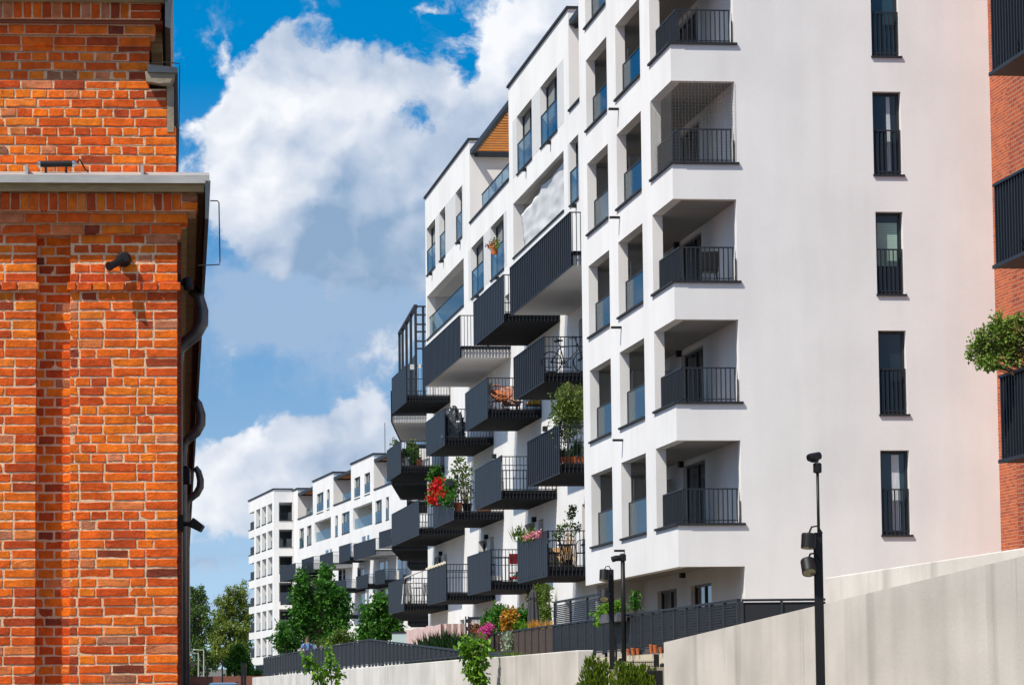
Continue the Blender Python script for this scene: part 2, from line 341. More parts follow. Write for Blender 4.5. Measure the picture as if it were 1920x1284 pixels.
def concrete_mat(name, col, rotz):
    """board-marked fair-faced concrete: soft vertical boards, drip stains, blow holes"""
    m = bpy.data.materials.new(name); m.use_nodes = True; t = m.node_tree; n = t.nodes; l = t.links; b = n['Principled BSDF']; b.inputs['Roughness'].default_value = .85; b.inputs['Specular IOR Level'].default_value = .3
    tcn = n.new('ShaderNodeTexCoord')
    mp = n.new('ShaderNodeMapping'); mp.inputs['Rotation'].default_value = (0, 0, rotz); l.new(tcn.outputs['Object'], mp.inputs[0])
    def nz(scale, stretch, lo, hi, o0, o1, detail=5, dist=0):
        m2 = n.new('ShaderNodeMapping'); m2.inputs['Scale'].default_value = stretch; l.new(mp.outputs[0], m2.inputs[0])
        ns = n.new('ShaderNodeTexNoise'); ns.inputs['Scale'].default_value = scale; ns.inputs['Detail'].default_value = detail; ns.inputs['Distortion'].default_value = dist; l.new(m2.outputs[0], ns.inputs['Vector'])
        r = n.new('ShaderNodeMapRange'); r.inputs[1].default_value = lo; r.inputs[2].default_value = hi; r.inputs[3].default_value = o0; r.inputs[4].default_value = o1; l.new(ns.outputs[0], r.inputs[0]); return r.outputs[0]
    fs = [nz(.5, (1, 1, .015), .35, .65, .94, 1.03, 5), nz(1.7, (1, 1, .03), .34, .5, .93, 1.0, 5), nz(.35, (1, 1, 1.6), .32, .62, .80, 1.05, 8), nz(14, (1, 1, 1), .30, .36, .92, 1.0, 3)]
    fs.append(nz(1.0, (1.1, 1, .10), .60, .74, 1.0, .70, 10, .35)); fs.append(nz(3.1, (1, 1, .07), .66, .74, 1.0, .80, 6, .2))
    last = fs[0]
    for f in fs[1:]:
        k = n.new('ShaderNodeMath'); k.operation = 'MULTIPLY'; l.new(last, k.inputs[0]); l.new(f, k.inputs[1]); last = k.outputs[0]
    k = n.new('ShaderNodeVectorMath'); k.operation = 'SCALE'; k.inputs[0].default_value = col; l.new(last, k.inputs['Scale']); l.new(k.outputs[0], b.inputs['Base Color'])
    ns = n.new('ShaderNodeTexNoise'); ns.inputs['Scale'].default_value = 18; ns.inputs['Detail'].default_value = 6; l.new(tcn.outputs['Object'], ns.inputs['Vector'])
    bp = n.new('ShaderNodeBump'); bp.inputs['Strength'].default_value = .3; bp.inputs['Distance'].default_value = .01; l.new(ns.outputs[0], bp.inputs['Height']); l.new(bp.outputs[0], b.inputs['Normal'])
    return m
m_plaster = plaster_mat('white_render', (.805, .785, .765))
m_panel = mat('grey_render_panel', (.60, .595, .59), .9, var=.06, vscale=3, bump=.2, bscale=25)
m_inner = plaster_mat('shade_toned_render', (.62, .61, .60))  # white render toned down, the loggias' shade is put into the colour
m_ceil = plaster_mat('shade_toned_ceiling', (.30, .285, .27))  # ceiling colour darkened to deepen the shade inside the loggias
m_dark = mat('anthracite_metal', (.020, .024, .032), .55, spec=.3, var=.12, vscale=2.5)
m_dark2 = mat('anthracite_sheet', (.014, .0165, .023), .5, spec=.25, var=.18, vscale=1.5, stretch=(1, 1, .3))
m_frame = mat('window_frame', (.016, .018, .022), .45)
m_glass = mat('window_glass', (.012, .018, .026), .04, spec=.5)
m_blue = mat('window_glass_blue', (.03, .055, .07), .04, spec=.45)
m_rail_glass = glass_mat('balustrade_glass', (.66, .76, .80), .04)
m_sill = mat('sill_metal', (.024, .027, .032), .7, spec=.2)
m_under = mat('painted_steel_underside', (.012, .013, .016), .85, spec=.12)
m_post = mat('fence_post_metal', (.034, .038, .046), .5)
m_curtain = mat('curtain', (.55, .57, .6), .9)
m_black = mat('black_coating', (.010, .010, .011), .5, spec=.3, var=.1, vscale=8)
m_zinc = mat('zinc_sheet', (.42, .40, .375), .55, metal=.15, var=.18, vscale=5, stretch=(1, 1, 4))
m_pipe = mat('zinc_pipe', (.12, .125, .13), .4, metal=.7, var=.2, vscale=9)
m_stone = mat('weathered_stone', (.30, .24, .17), .9, var=.3, vscale=5, bump=.5, bscale=30)
m_soffit = plaster_mat('soffit_render', (.78, .76, .74))
m_larch = mat('larch_slats', (.78, .27, .035), .6, var=.2, vscale=3, island=.12)
m_wood = mat('pale_wood', (.74, .45, .19), .6, var=.2, vscale=6, stretch=(4, 4, .5))
m_cane = mat('cane', (.42, .14, .05), .55)
m_terra = mat('terracotta', (.52, .13, .035), .75, var=.15, vscale=12)
m_white = mat('white_plastic', (.78, .78, .76), .5)
m_red = mat('red_fabric', (.45, .015, .02), .8)
m_green_t = mat('green_toy', (.02, .30, .10), .5)
m_bark = mat('bark', (.10, .07, .045), .9, var=.3, vscale=20, bump=.5)
m_birch = mat('birch_bark', (.62, .55, .42), .8, var=.3, vscale=14)
m_asphalt = mat('asphalt', (.12, .105, .085), .9, var=.2, vscale=2, bump=.3, bscale=80)
m_paving = mat('light_paving', (.30, .25, .185), .9, var=.15, vscale=1.2)
l_maple = leaf_mat('maple_leaf', (.020, .085, .010), (.085, .25, .020))
l_wood_ = leaf_mat('poplar_leaf', (.085, .14, .014), (.27, .33, .05))
l_dark = leaf_mat('lime_leaf', (.035, .085, .018), (.12, .20, .035))
l_olive = leaf_mat('privet_leaf', (.08, .17, .02), (.31, .42, .075))
l_hedge = leaf_mat('thuja_leaf', (.07, .14, .010), (.24, .34, .03))
l_fresh = leaf_mat('fresh_leaf', (.055, .17, .010), (.19, .38, .02))
l_young = leaf_mat('young_leaf', (.035, .12, .010), (.12, .28, .02))
l_birch = leaf_mat('birch_leaf', (.04, .10, .010), (.17, .24, .03))
l_grass = leaf_mat('dark_grass', (.010, .04, .012), (.035, .085, .02))
p_red = leaf_mat('red_petal', (.48, .004, .004), (.66, .014, .010), .2)
p_mag = leaf_mat('magenta_petal', (.60, .03, .28), (.80, .10, .42), .2)
p_pink = leaf_mat('pink_petal', (.72, .20, .25), (.82, .38, .40), .2)
p_yel = leaf_mat('orange_leaf', (.30, .09, .01), (.55, .32, .02), .2)
p_straw = leaf_mat('straw_blade', (.45, .20, .03), (.70, .42, .08), .2)
p_grey = leaf_mat('silver_leaf', (.20, .27, .17), (.34, .42, .27), .2)
p_rust = leaf_mat('rust_leaf', (.14, .03, .012), (.30, .10, .02), .2)

def rnd_dir(rng):
    while True:
        v = Vector((rng.uniform(-1, 1), rng.uniform(-1, 1), rng.uniform(-1, 1)))
        if .05 < v.length < 1: return v.normalized()
def crown(mb, blobs, n, size, rng, droop=.3, shell=.45, clump=5):
    """leaf clumps through the volume of several ellipsoids (centre, (rx,ry,rz))"""
    vol = [b[1][0] * b[1][1] * b[1][2] for b in blobs]; tot = sum(v ** .7 for v in vol)
    for b, v in zip(blobs, vol):
        c = Vector(b[0])
        for _ in range(max(1, int(n / clump * v ** .7 / tot))):
            d = rnd_dir(rng); r = rng.random() ** shell * rng.uniform(.82, 1.08)
            q = c + Vector((d.x * b[1][0], d.y * b[1][1], d.z * b[1][2])) * r
            for _k in range(clump):
                p = q + rnd_dir(rng) * size * rng.uniform(.2, 1.5)
                ld = (rnd_dir(rng) + d * .6 + Vector((0, 0, -droop))).normalized(); sz = size * rng.uniform(.65, 1.25)
                mb.leaf(p, ld, rnd_dir(rng), sz, sz * .62)
def blades(mb, base, n, h, spread, rng, w=.02):
    for _ in range(n):
        a = rng.uniform(0, 6.28); r = spread * rng.random() ** .5 * .5
        p = Vector(base) + Vector((math.cos(a) * r, math.sin(a) * r, 0)); hh = h * rng.uniform(.6, 1.1)
        d = Vector((math.cos(a) * rng.uniform(.1, .5), math.sin(a) * rng.uniform(.1, .5), 1))
        mb.leaf(p, d, rnd_dir(rng), hh, w)
def pot_mesh(mb, c, r, h):
    mb.lathe(c, [(r * .72, 0), (r * .95, h * .82), (r * 1.06, h * .82), (r * 1.06, h), (r * .9, h), (r * .88, h * .9)], 14)

# ================================================================= near white apartment building
v = ray(98, 1302); NF = Frame((0, 0), (v.x, v.y))          # frame along the long white front; a = distance away, t = offset to the right
DT, DW, DB = 15.4, 17.25, 15.3                              # tower front, main wall, balcony fronts
SC0, SC1 = 83.15, 98.05                                     # tower corner, tower far edge
FLZ = [5.62, 8.65, 11.69, 14.69, 17.74, 20.78]              # loggia sills of the six storeys
cor = NF.W(SC0, DT, 0); RF = Frame((cor.x, cor.y), (NF.r.x, NF.r.y))   # gable face: a to the right, t towards the camera
apt = thing('apartment_building', 'long white apartment building with corner loggias and rows of black balconies', 'building', NF.W(100, 18, 0))

def window(fr, parent, a0, a1, z0, z1, t_out, inset, mull=1, balu=None, glass=None, sill=True, side=1, bal_t=.0, bal_h=1.05):
    """frame + pane, optional balustrade and sill; side=+1 when increasing t leads into the wall"""
    t0 = t_out + side * inset; t1 = t0 + side * .07; w = .07
    mb = MB()
    mb.box(fr, a0, a0 + w, t0, t1, z0, z1); mb.box(fr, a1 - w, a1, t0, t1, z0, z1)
    mb.box(fr, a0 + w, a1 - w, t0, t1, z0, z0 + w); mb.box(fr, a0 + w, a1 - w, t0, t1, z1 - w, z1)
    for k in range(1, mull + 1):
        c = a0 + (a1 - a0) * k / (mull + 1); mb.box(fr, c - .05, c + .05, t0 - side * .004, t1, z0 + w, z1 - w)
    f = mb.build('window', m_frame, parent)
    mb = MB(); tp = t0 + side * .035; mb.box(fr, a0 + w - .01, a1 - w + .01, tp, tp + side * .012, z0 + w - .01, z1 - w + .01); mb.build('pane', glass or m_glass, f)
    if sill:
        mb = MB(); mb.box(fr, a0 - .02, a1 + .06, t_out - side * .05, t0 - side * .003, z0 - .05, z0 - .002); mb.build('sill', m_sill, f)
    if balu == 'glass':
        tb = t_out + side * bal_t
        mb = MB(); mb.box(fr, a0 + .02, a1 - .02, tb, tb + side * .015, z0 + .06, z0 + bal_h); mb.build('balustrade', m_rail_glass, f)
        mb = MB(); mb.box(fr, a0, a1, tb - side * .012, tb + side * .03, z0 + bal_h, z0 + bal_h + .035)
        mb.box(fr, a0, a0 + .03, tb - side * .01, tb + side * .02, z0 + .03, z0 + bal_h); mb.box(fr, a1 - .03, a1, tb - side * .01, tb + side * .02, z0 + .03, z0 + bal_h); mb.build('handrail', m_dark, f)
    elif balu == 'bars':
        tb = t_out + side * bal_t; mb = MB(); n = max(3, int((a1 - a0) / .115))
        mb.box(fr, a0 + .01, a1 - .01, tb - .02, tb + .02, z0 + bal_h, z0 + bal_h + .035); mb.box(fr, a0 + .01, a1 - .01, tb - .012, tb + .012, z0 + .07, z0 + .10)
        for k in range(n + 1):
            c = a0 + .03 + (a1 - a0 - .06) * k / n; mb.box(fr, c - .011, c + .011, tb - .02, tb + .02, z0 + .0, z0 + bal_h)
        mb.build('balustrade', m_dark, f)
    return f

# ---- tower walls
a_l = RF.a(1385, 640, 0)            # right end of the corner loggia in the gable face
a_g = RF.a(1397, 1080, 0)
a_end = RF.a(1884, 600, 0)
sx = lambda px, py: NF.a(px, py, DT)
col1 = (sx(1144, 600), sx(1105, 640)); col2 = (sx(1206.5, 552), sx(1160.6, 590)); col3 = (SC0 - 1, sx(1225, 545))
ops = []
for z in FLZ:
    for c in (col1, col2, col3): ops.append((c[0], c[1], z, z + 2.12))
mb = MB(); wall_mesh(mb, NF, DT, DT + .27, SC0, SC1, 4.60, 25.6, ops)
gops = [(-1, a_l, z, z + 2.12) for z in FLZ] + [(-1, a_g, 1.0, 4.60)]
gw = []
for (xl, xr, yt, yb) in ((1652, 1706, 844, 1002), (1648, 1700, 619.5, 776), (1643, 1694, 397, 551), (1637, 1690, 172, 327), (1633, 1685, -52, 105)):
    ym = (yt + yb) / 2
    q = (RF.a(xl, ym, 0), RF.a(xr, ym, 0), RF.z(xl, yb, 0), RF.z(xl, yt, 0)); gops.append(q); gw.append(q)
wall_mesh(mb, RF, 0, -.27, .27, a_end, 1.0, 25.6, gops)
weld(mb.build('wall', m_plaster, apt))
# loggia floors, back wall, far cheek
LD = DT + RF.a(1383, 400, 0)         # offset of the loggia's back wall
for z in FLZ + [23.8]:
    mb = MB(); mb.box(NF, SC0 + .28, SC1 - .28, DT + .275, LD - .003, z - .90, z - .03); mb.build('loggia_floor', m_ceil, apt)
mb = MB(); dops = []
for z in FLZ:
    dops += [(88.0, 91.2, z, z + 2.0), (94.0, 95.8, z + .02, z + 2.0)]
dops += [(87.4, 90.3, 2.45, 4.35), (92.4, 95.4, 2.45, 4.35)]
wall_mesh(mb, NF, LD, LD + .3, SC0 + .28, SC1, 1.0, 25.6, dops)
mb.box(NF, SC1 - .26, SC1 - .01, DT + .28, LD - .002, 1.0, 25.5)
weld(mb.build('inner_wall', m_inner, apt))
for (a0, a1, z0, z1) in dops: window(NF, apt, a0, a1, z0, z1, LD, .11, mull=1 if a1 - a0 > 2 else 0, sill=False)
# partition between the corner loggia and the next flat's
for z in FLZ:
    mb = MB(); mb.box(NF, 93.0, 93.12, DT + .6, LD - .003, z - .03, z + 2.12 - .35); mb.build('partition', m_inner, apt)
# sills (dark copings) and rails of the loggias
for z in FLZ:
    for c in (col1, col2):
        s = MB(); s.box(NF, c[0] + .002, c[1] + .1, DT - .06, DT + .27, z + .002, z + .055); s = s.build('coping', m_sill, apt)
        g = MB(); g.box(NF, c[0] + .01, c[1] - .01, DT + .20, DT + .215, z + .1, z + 1.0); g = g.build('glass_balustrade', m_rail_glass, apt)
        h = MB(); h.box(NF, c[0] + .003, c[1] - .003, DT + .19, DT + .23, z + 1.0, z + 1.035); h.box(NF, c[0] + .003, c[0] + .03, DT + .19, DT + .23, z + .058, z + 1.0); h.box(NF, c[1] - .03, c[1] - .003, DT + .19, DT + .23, z + .058, z + 1.0); h.build('handrail', m_dark, g)
    s = MB(); s.box(NF, SC0 - .05, col3[1] + .1, DT - .06, DT + .26, z + .002, z + .06); s.box(RF, .275, a_l + .09, -.26, .06, z + .002, z + .06); s.build('coping', m_sill, apt)
    h = MB(); zt = z + .90
    h.box(NF, SC0 + .14, col3[1] - .02, DT + .16, DT + .20, zt, zt + .035); h.box(RF, .205, a_l - .06, -.18, -.14, zt, zt + .035)
    h.box(NF, SC0 + .14, col3[1] - .02, DT + .17, DT + .19, z + .12, z + .145); h.box(RF, .205, a_l - .06, -.17, -.15, z + .12, z + .145)
    n = 14
    for k in range(n + 1):
        c = SC0 + .16 + (col3[1] - SC0 - .2) * k / n; h.box(NF, c - .012, c + .012, DT + .155, DT + .205, z + .061, zt)
    n = 11
    for k in range(n + 1):
        c = .23 + (a_l - .31) * k / n; h.box(RF, c - .012, c + .012, -.185, -.135, z + .061, zt)
    h.box(RF, a_l - .05, a_l - .02, -.05, .0, z + .061, z + .62)
    h.build('railing', m_dark, apt)
# gable windows
for i, (a0, a1, z0, z1) in enumerate(gw):
    window(RF, apt, a0, a1, z0, z1, 0, .20, mull=0, balu='bars', glass=m_blue if i in (0, 4) else m_glass, side=-1, bal_t=.09, bal_h=1.12)
# a lowered blind in the third window and a curtain in two others
a0, a1, z0, z1 = gw[2]; mb = MB()
for k in range(22):
    z = z1 - .28 - k * .05; mb.box(RF, a0 + .08, a1 - .1, -.231, -.228, z - .022, z + .022)
mb.build('blind', mat('mint_blind', (.30, .42, .36), .6), apt)
for i, (p, q) in ((3, (.55, .72)), (0, (.45, .75))):
    a0, a1, z0, z1 = gw[i]; mb = MB()
    n = 30
    for k in range(n):
        u0, u1 = (a0 + (a1 - a0) * (p + (q - p) * j / n) for j in (k, k + 1)); w0, w1 = (-.226 + .006 * math.sin(j * 1.25) for j in (k, k + 1)); s0, s1 = (.03 * (j / n) for j in (k, k + 1))
        mb.poly(RF.W(u0, w0, z0 + .12), RF.W(u1, w1, z0 + .12), RF.W(u1 - s1, w1, z1 - .1), RF.W(u0 - s0, w0, z1 - .1))
    mb.build('curtain', m_curtain, apt)
# water spouts on the tower front and loggia lamps
for (px, py) in ((1160, 205), (1162, 408), (1165, 614), (1168, 825), (1171, 1032)):
    a, z = NF.hit(px, py, DT); mb = MB(); mb.box(NF, a - .06, a + .06, DT - .28, DT - .002, z - .03, z + .03); mb.build('water_spout', m_black, apt)
for (px, py) in ((1266, 460), (1270, 663), (1274, 870), (1277, 1077), (1262, 255)):
    a, z = NF.hit(px, py, LD - .1); mb = MB(); mb.box(NF, a - .14, a + .14, LD - .13, LD - .002, z - .09, z + .09); bevel(mb.build('wall_lamp', m_black, apt), .015)

# ---- main front
ws = lambda px, py: NF.a(px, py, DW)
wz = lambda px, py: NF.z(px, py, DW)
S_END = 156.9
A0, A1 = ws(880, 268), S_END          # penthouse block at the far end
B0, B1 = ws(1065, 15), ws(953, 163)   # penthouse block in the middle
ROOF = 24.52; PAR = 20.98
wins = []   # (a0,a1,z0,z1,mull)
Z6s, Z6h = wz(970, 327), wz(970, 218); Z5s, Z5h = wz(884.5, 560), wz(884.5, 464)
def addw(xl, xr, ysl, ysr, zs, zh, mull): wins.append((ws(xr, ysr), ws(xl, ysl), zs, zh, mull))
addw(970, 998, 327, 296, Z6s, Z6h, 1); addw(1014, 1045.6, 278, 242, Z6s, Z6h, 1)
addw(800.5, 816.7, 517, 502, Z6s, Z6h, 1); addw(824.5, 835.5, 492, 480, Z6s, Z6h, 0); addw(855, 867, 457, 444, Z6s, Z6h, 0)
addw(884.5, 907.5, 560, 538, Z5s, Z5h, 1); addw(920.5, 945.5, 526, 504, Z5s, Z5h, 1); addw(1069, 1085.5, 396, 372, Z5s, Z5h, 0)
log = [(ws(870, 562), S_END - .45, Z5s, wz(801, 556)), (ws(1058, 400), ws(963, 470), Z5s, wz(963, 382))]
BAL = {  # level, far end, near end, white concrete slab?
    1: (4, 112.9, 99.4, 1), 2: (4, 123.07, 114.72, 0), 3: (4, 140.1, 127.4, 1), 7: (4, 153.6, 147.3, 0),
    4: (3, 112.2, 105.3, 0), 5: (3, 125.9, 119.4, 0), 6: (3, 139.5, 132.75, 0), 10: (3, 156.1, 149.8, 0),
    14: (2, 109.1, 102.2, 0), 13: (2, 123.2, 115.9, 0), 11: (2, 137.0, 129.9, 0), 12: (2, 154.1, 142.5, 0),
    15: (1, 111.9, 105.1, 0), 16: (1, 125.7, 119.0, 0), 17: (1, 139.4, 132.7, 0), 18: (1, 155.8, 148.9, 0)}
ZB = {1: 5.13, 2: 8.16, 3: 11.24, 4: 14.17}; ZT = {1: 6.55, 2: 9.62, 3: 12.66, 4: 15.78}
dwin = []
for k, (lv, sF, sN, wh) in BAL.items():
    f = ZB[lv] + .36
    dwin.append((sN + .35, sN + 1.55, f, f + 2.15, 0)); dwin.append((sN + 2.5, min(sN + 5.3, sF - .3), f + .85, f + 2.15, 1))
    if sF - sN > 9: dwin.append((sN + 6.5, sN + 8.6, f, f + 2.15, 1))
for a in (101, 106.5, 113, 118, 126, 131, 143): dwin.append((a, a + 1.6, 2.45, 4.6, 1))
w5 = [w for w in wins if w[2] < 19.5]; w6 = [w for w in wins if w[2] > 19.5]
mb = MB()
wall_mesh(mb, NF, DW, DW + .4, SC1, S_END, 1.0, PAR, [w[:4] for w in wins] + log + [w[:4] for w in dwin])
for (p, q) in ((A0, A1), (B0, B1)):
    wall_mesh(mb, NF, DW, DW + .4, p, q, PAR, ROOF, [w[:4] for w in w6 if p < w[0] < q])
    mb.box(NF, p, p + .35, DW + .4, DW + 6, PAR, ROOF); mb.box(NF, q - .35, q, DW + .4, DW + 6, PAR, ROOF)
    mb.box(NF, p + .35, q - .35, DW + 5.7, DW + 6, PAR, ROOF); mb.box(NF, p + .3, q - .3, DW + .3, DW + 5.8, ROOF - .4, ROOF - .15)
mb.box(NF, SC1, S_END, DW + 6.001, DW + 6.35, 17, 24.0)
mb.box(NF, S_END - .4, S_END, DW + .41, DW + 6, 1.0, PAR)
weld(mb.build('wall', m_plaster, apt))
mb = MB(); mb.box(NF, SC1 + .01, S_END - .41, DW + .41, DW + 5.99, 20.1, 20.55); mb.build('terrace_floor', m_paving, apt)
for (a0, a1, z0, z1) in log:
    mb = MB()
    mb.box(NF, a0 - .3, a1 + .3, DW + 2.2, DW + 2.4, z0 - .3, z1 + .3); mb.box(NF, a0 - .3, a0 - .001, DW + .401, DW + 2.2, z0 - .3, z1 + .3); mb.box(NF, a1 + .001, a1 + .3, DW + .401, DW + 2.2, z0 - .3, z1 + .3)
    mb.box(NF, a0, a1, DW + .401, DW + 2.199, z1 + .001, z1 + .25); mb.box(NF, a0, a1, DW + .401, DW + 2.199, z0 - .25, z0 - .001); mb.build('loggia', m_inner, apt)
    mb = MB(); mb.box(NF, a0 - .02, a1 + .1, DW - .05, DW + .3, z0 + .001, z0 + .05); mb.build('coping', m_sill, apt)
    if a0 < 125: continue
    g = MB(); g.box(NF, a0 + .01, a1 - .01, DW + .12, DW + .135, z0 + .08, z0 + 1.05); g = g.build('glass_balustrade', m_rail_glass, apt)
    h = MB(); h.box(NF, a0 + .005, a1 - .005, DW + .105, DW + .15, z0 + 1.05, z0 + 1.085); h.build('handrail', m_dark, g)
    window(NF, apt, a0 + 1.2, a1 - 1.5, z0 + .02, z0 + 2.0, DW + 2.14, .0, mull=2, sill=False)
# copings of the roofs and of the terrace parapet
for (p, q) in ((A0, A1), (B0, B1)):
    mb = MB(); mb.box(NF, p - .06, q + .06, DW - .07, DW + .46, ROOF + .002, ROOF + .09); mb.box(NF, p - .06, p + .4, DW + .462, DW + 6.05, ROOF + .002, ROOF + .09); mb.box(NF, q - .4, q + .06, DW + .462, DW + 6.05, ROOF + .002, ROOF + .09); mb.build('roof_coping', m_sill, apt)
for (p, q) in ((SC1, B0 - .002), (B1 + .002, A0 - .002)): mb = MB(); mb.box(NF, p, q, DW - .06, DW + .46, PAR + .002, PAR + .07); mb.build('parapet_coping', m_sill, apt)
# pale grey panels that join the windows
def panel(xl, yl, xr, yr, zs, zh, t=.004):
    p, q = ws(xr, yr), ws(xl, yl); cuts = [w[:4] for w in wins if w[2] < zh - .5 and w[3] > zs + .5 and w[0] > p - .01 and w[1] < q + .01]
    e = [p] + [x for c in sorted(cuts) for x in c[:2]] + [q]
    for k in range(0, len(e), 2):
        if e[k + 1] - e[k] > .05: mb = MB(); mb.box(NF, e[k], e[k + 1], DW - t, DW - .0005, zs, zh); mb.build('cladding_panel', m_panel, apt)
panel(962, 335, 1058, 228, Z6s, Z6h); panel(818, 498, 869, 442, Z6s, Z6h); panel(879, 565, 951, 498, Z5s, Z5h); panel(1066, 398, 1087, 370, Z5s, Z5h)
for (a0, a1, z0, z1, ml) in wins:
    window(NF, apt, a0, a1, z0, z1, DW, .22, mull=ml, balu='glass', glass=m_blue, bal_t=.02, bal_h=1.1)
    mb = MB(); c = (a0 + a1) / 2 - .4; mb.box(NF, c - .1, c + .1, DW - .16, DW - .002, z0 - .26, z0 - .14); mb.build('water_spout', m_black, apt)
for (a0, a1, z0, z1, ml) in dwin:
    window(NF, apt, a0, a1, z0, z1, DW, .2, mull=ml, sill=z0 - ZB[1] > .3 and (z1 - z0) < 1.5)
# pergolas over the two roof terraces
for (p, q) in ((B1 + .02, A0 - .02), (SC1 + .1, B0 - .02)):
    zt = wz(953, 196) if p > 110 else wz(1066, 48); pg = MB(); zu = zt - .12
    zt -= .0; pg.box(NF, p, q, DW + .02, DW + .2, zt, zt + .2); pg.box(NF, p, q, DW + 2.8, DW + 2.98, zt, zt + .2)
    pg.box(NF, q - .2, q, DW + .2, DW + 2.8, zt - .1, zt + .18); pg.box(NF, p, p + .2, DW + .2, DW + 2.8, zt, zt + .18)
    pg = pg.build('pergola', m_dark, apt)
    sl = MB(); n = int((q - p) / .62)
    for k in range(n): c = p + .35 + (q - p - .6) * k / n; sl.box(NF, c - .16, c + .16, DW + .21, DW + 2.79, zt + .03, zt + .08)
    sl.build('slats', m_larch, pg)
    g = MB(); g.box(NF, p + .05, q - 2.0, DW + .25, DW + .265, PAR + .05, PAR + .92); g = g.build('glass_balustrade', m_rail_glass, apt)
    h = MB(); h.box(NF, p + .05, q - 2.0, DW + .235, DW + .28, PAR + .92, PAR + .955)
    for k in range(6): c = p + .06 + (q - p - 2.1) * k / 5; h.box(NF, c - .02, c + .02, DW + .267, DW + .29, PAR + .07, PAR + .92)
    h.build('handrail', m_dark, g)
# balcony boxes
def balcony(fr, parent, sN, sF, tf, tw, zb, zt, wh, far_rail=True, fins=.42, mid=False, front=True, side=1, rib=.012):
    w = side
    if wh:
        sl = MB(); sl.box(fr, sN + .06, sF - .06, tf + w * .06, tw - w * .002, zb, zb + .30); sl = sl.build('balcony', m_soffit, parent)
        fl = MB(); fl.box(fr, sN + .06, sF - .06, tf + w * .06, tw - w * .002, zb + .302, zb + .44); fl.build('floor_edge', m_dark, sl)
    else:
        sl = MB(); sl.box(fr, sN + .03, sF - .03, tf + w * .06, tw - w * .002, zb, zb + .09)
        for k in range(int(abs(sF - sN) / 1.1) + 1): c = sN + .1 + k * 1.1; sl.box(fr, c, c + .08, tf + w * .07, tw - w * .01, zb + .09, zb + .16)
        sl = sl.build('balcony', m_under, parent)
        fl = MB(); fl.box(fr, sN + .08, sF - .08, tf + w * .08, tw - w * .002, zb + .17, zb + .29); fl.build('floor_deck', m_black, sl)
    if front:
        pn = MB(); pn.box(fr, sN, sF, tf, tf + w * .02, zb - .02, zt - .03); n = int(abs(sF - sN) / fins)
        for k in range(n + 1): c = sN + (sF - sN) * k / n; pn.box(fr, c - .05, c + .05, tf - w * rib, tf - w * .001, zb + .02, zt - .03)
        pn.box(fr, sN - .01, sF + .01, tf - w * (rib + .005), tf + w * .03, zt - .029, zt)
        for k in range(4): c = sN + (sF - sN) * (.12 + .25 * k); pn.box(fr, c - .03, c + .03, tf - w * .03, tf - w * .019, zb + .06, zb + .1)
        pn.build('screen_panel', m_dark2, sl)
    n = max(4, int(abs(tw - tf) / .125))
    for s_, on in ((sN, True), (sF, far_rail)):
        if not on: continue
        rl = MB()
        rl.box(fr, s_ - .02, s_ + .02, tf + w * .03, tw - w * .01, zt - .035, zt - .003)
        rl.box(fr, s_ - .012, s_ + .012, tf + w * .03, tw - w * .01, zb + .30, zb + .325)
        if mid: rl.box(fr, s_ - .012, s_ + .012, tf + w * .03, tw - w * .01, zt - .33, zt - .305)
        for k in range(n + 1):
            c = tf + (tw - tf) * (k + .35) / (n + .7); rl.box(fr, s_ - .02, s_ + .02, c - .009, c + .009, zb + .0, zt - .03)
        rl.build('railing', m_dark, sl)
    return sl
for k, (lv, sF, sN, wh) in BAL.items():
    balcony(NF, apt, sN, sF, DB, DW, ZB[lv], ZT[lv], wh, mid=k in (13, 16, 17, 4, 5), rib=.028 if k in (1, 4, 14) else (.016 if k in (2, 3) else .006))
    a = sN + 2.2; z = ZB[lv] + 3.0 - (.25 if lv == 4 else .1)
    mb = MB(); mb.box(NF, a - .12, a + .12, DW - .16, DW - .002, z - .42, z - .24); bevel(mb.build('wall_lamp', m_black, apt), .012)
# wing that bends away behind the far end, with its own stacks of balconies
e = NF.W(S_END - .5, DW + .15, 0); WF = Frame((e.x, e.y), (0, 1))
mb = MB(); mb.box(WF, .6, 40, 0, 8, 1.0, 20.9); mb.build('wing_wall', m_plaster, apt)
for lv in (1, 2, 3, 4):
    balcony(WF, apt, 2.0, 15.0, -1.93, -.002, ZB[lv], ZT[lv] - .12, lv == 4)
    balcony(WF, apt, 19.0, 26.0, -1.75, -.002, ZB[lv] - .12, ZT[lv] - .3, False)
# steel cage of the topmost corner terrace
c1 = at(779, 572, 159.5); c2 = at(749, 624, 171.8); zt = c1.z; zb = 14.3
CF = Frame((c1.x, c1.y), (c2.x - c1.x, c2.y - c1.y)); ln = math.hypot(c2.x - c1.x, c2.y - c1.y); mb = MB()
for f in (0, .28, .55, .8, 1):
    a = ln * f; mb.box(CF, a - .09, a + .09, -.06, .06, zb, zt - .1)
mb.box(CF, -.1, ln + .1, -.08, .08, zt - .1, zt + .02)
cw = 1.5
for z in (zt - .1, zt - .5, zt - .95, zt - 1.3, zt - 1.75, zt - 2.1): mb.box(CF, -.07, -.001 + .05, .06, cw + .3, z, z + .07); mb.box(CF, .09, ln, .07, .12, z, z + .07) if z > zt - .2 else None
mb.box(CF, -.06, .06, .3, .42, zb, zt - .1); mb.box(CF, -.06, .06, cw, cw + .12, zb, zt - .1)
for f in range(9): mb.box(CF, -.02, .02, .5 + f * .13, .53 + f * .13, zb, zt - 2.1)
cg = mb.build('terrace_cage', m_dark, apt)
mb = MB()
for f in (0, .28, .55, .8): mb.box(CF, ln * f + .1, ln * (f + .2), -.02, .02, zb, zt - 2.3)
mb.build('screen_panel', m_dark2, cg)

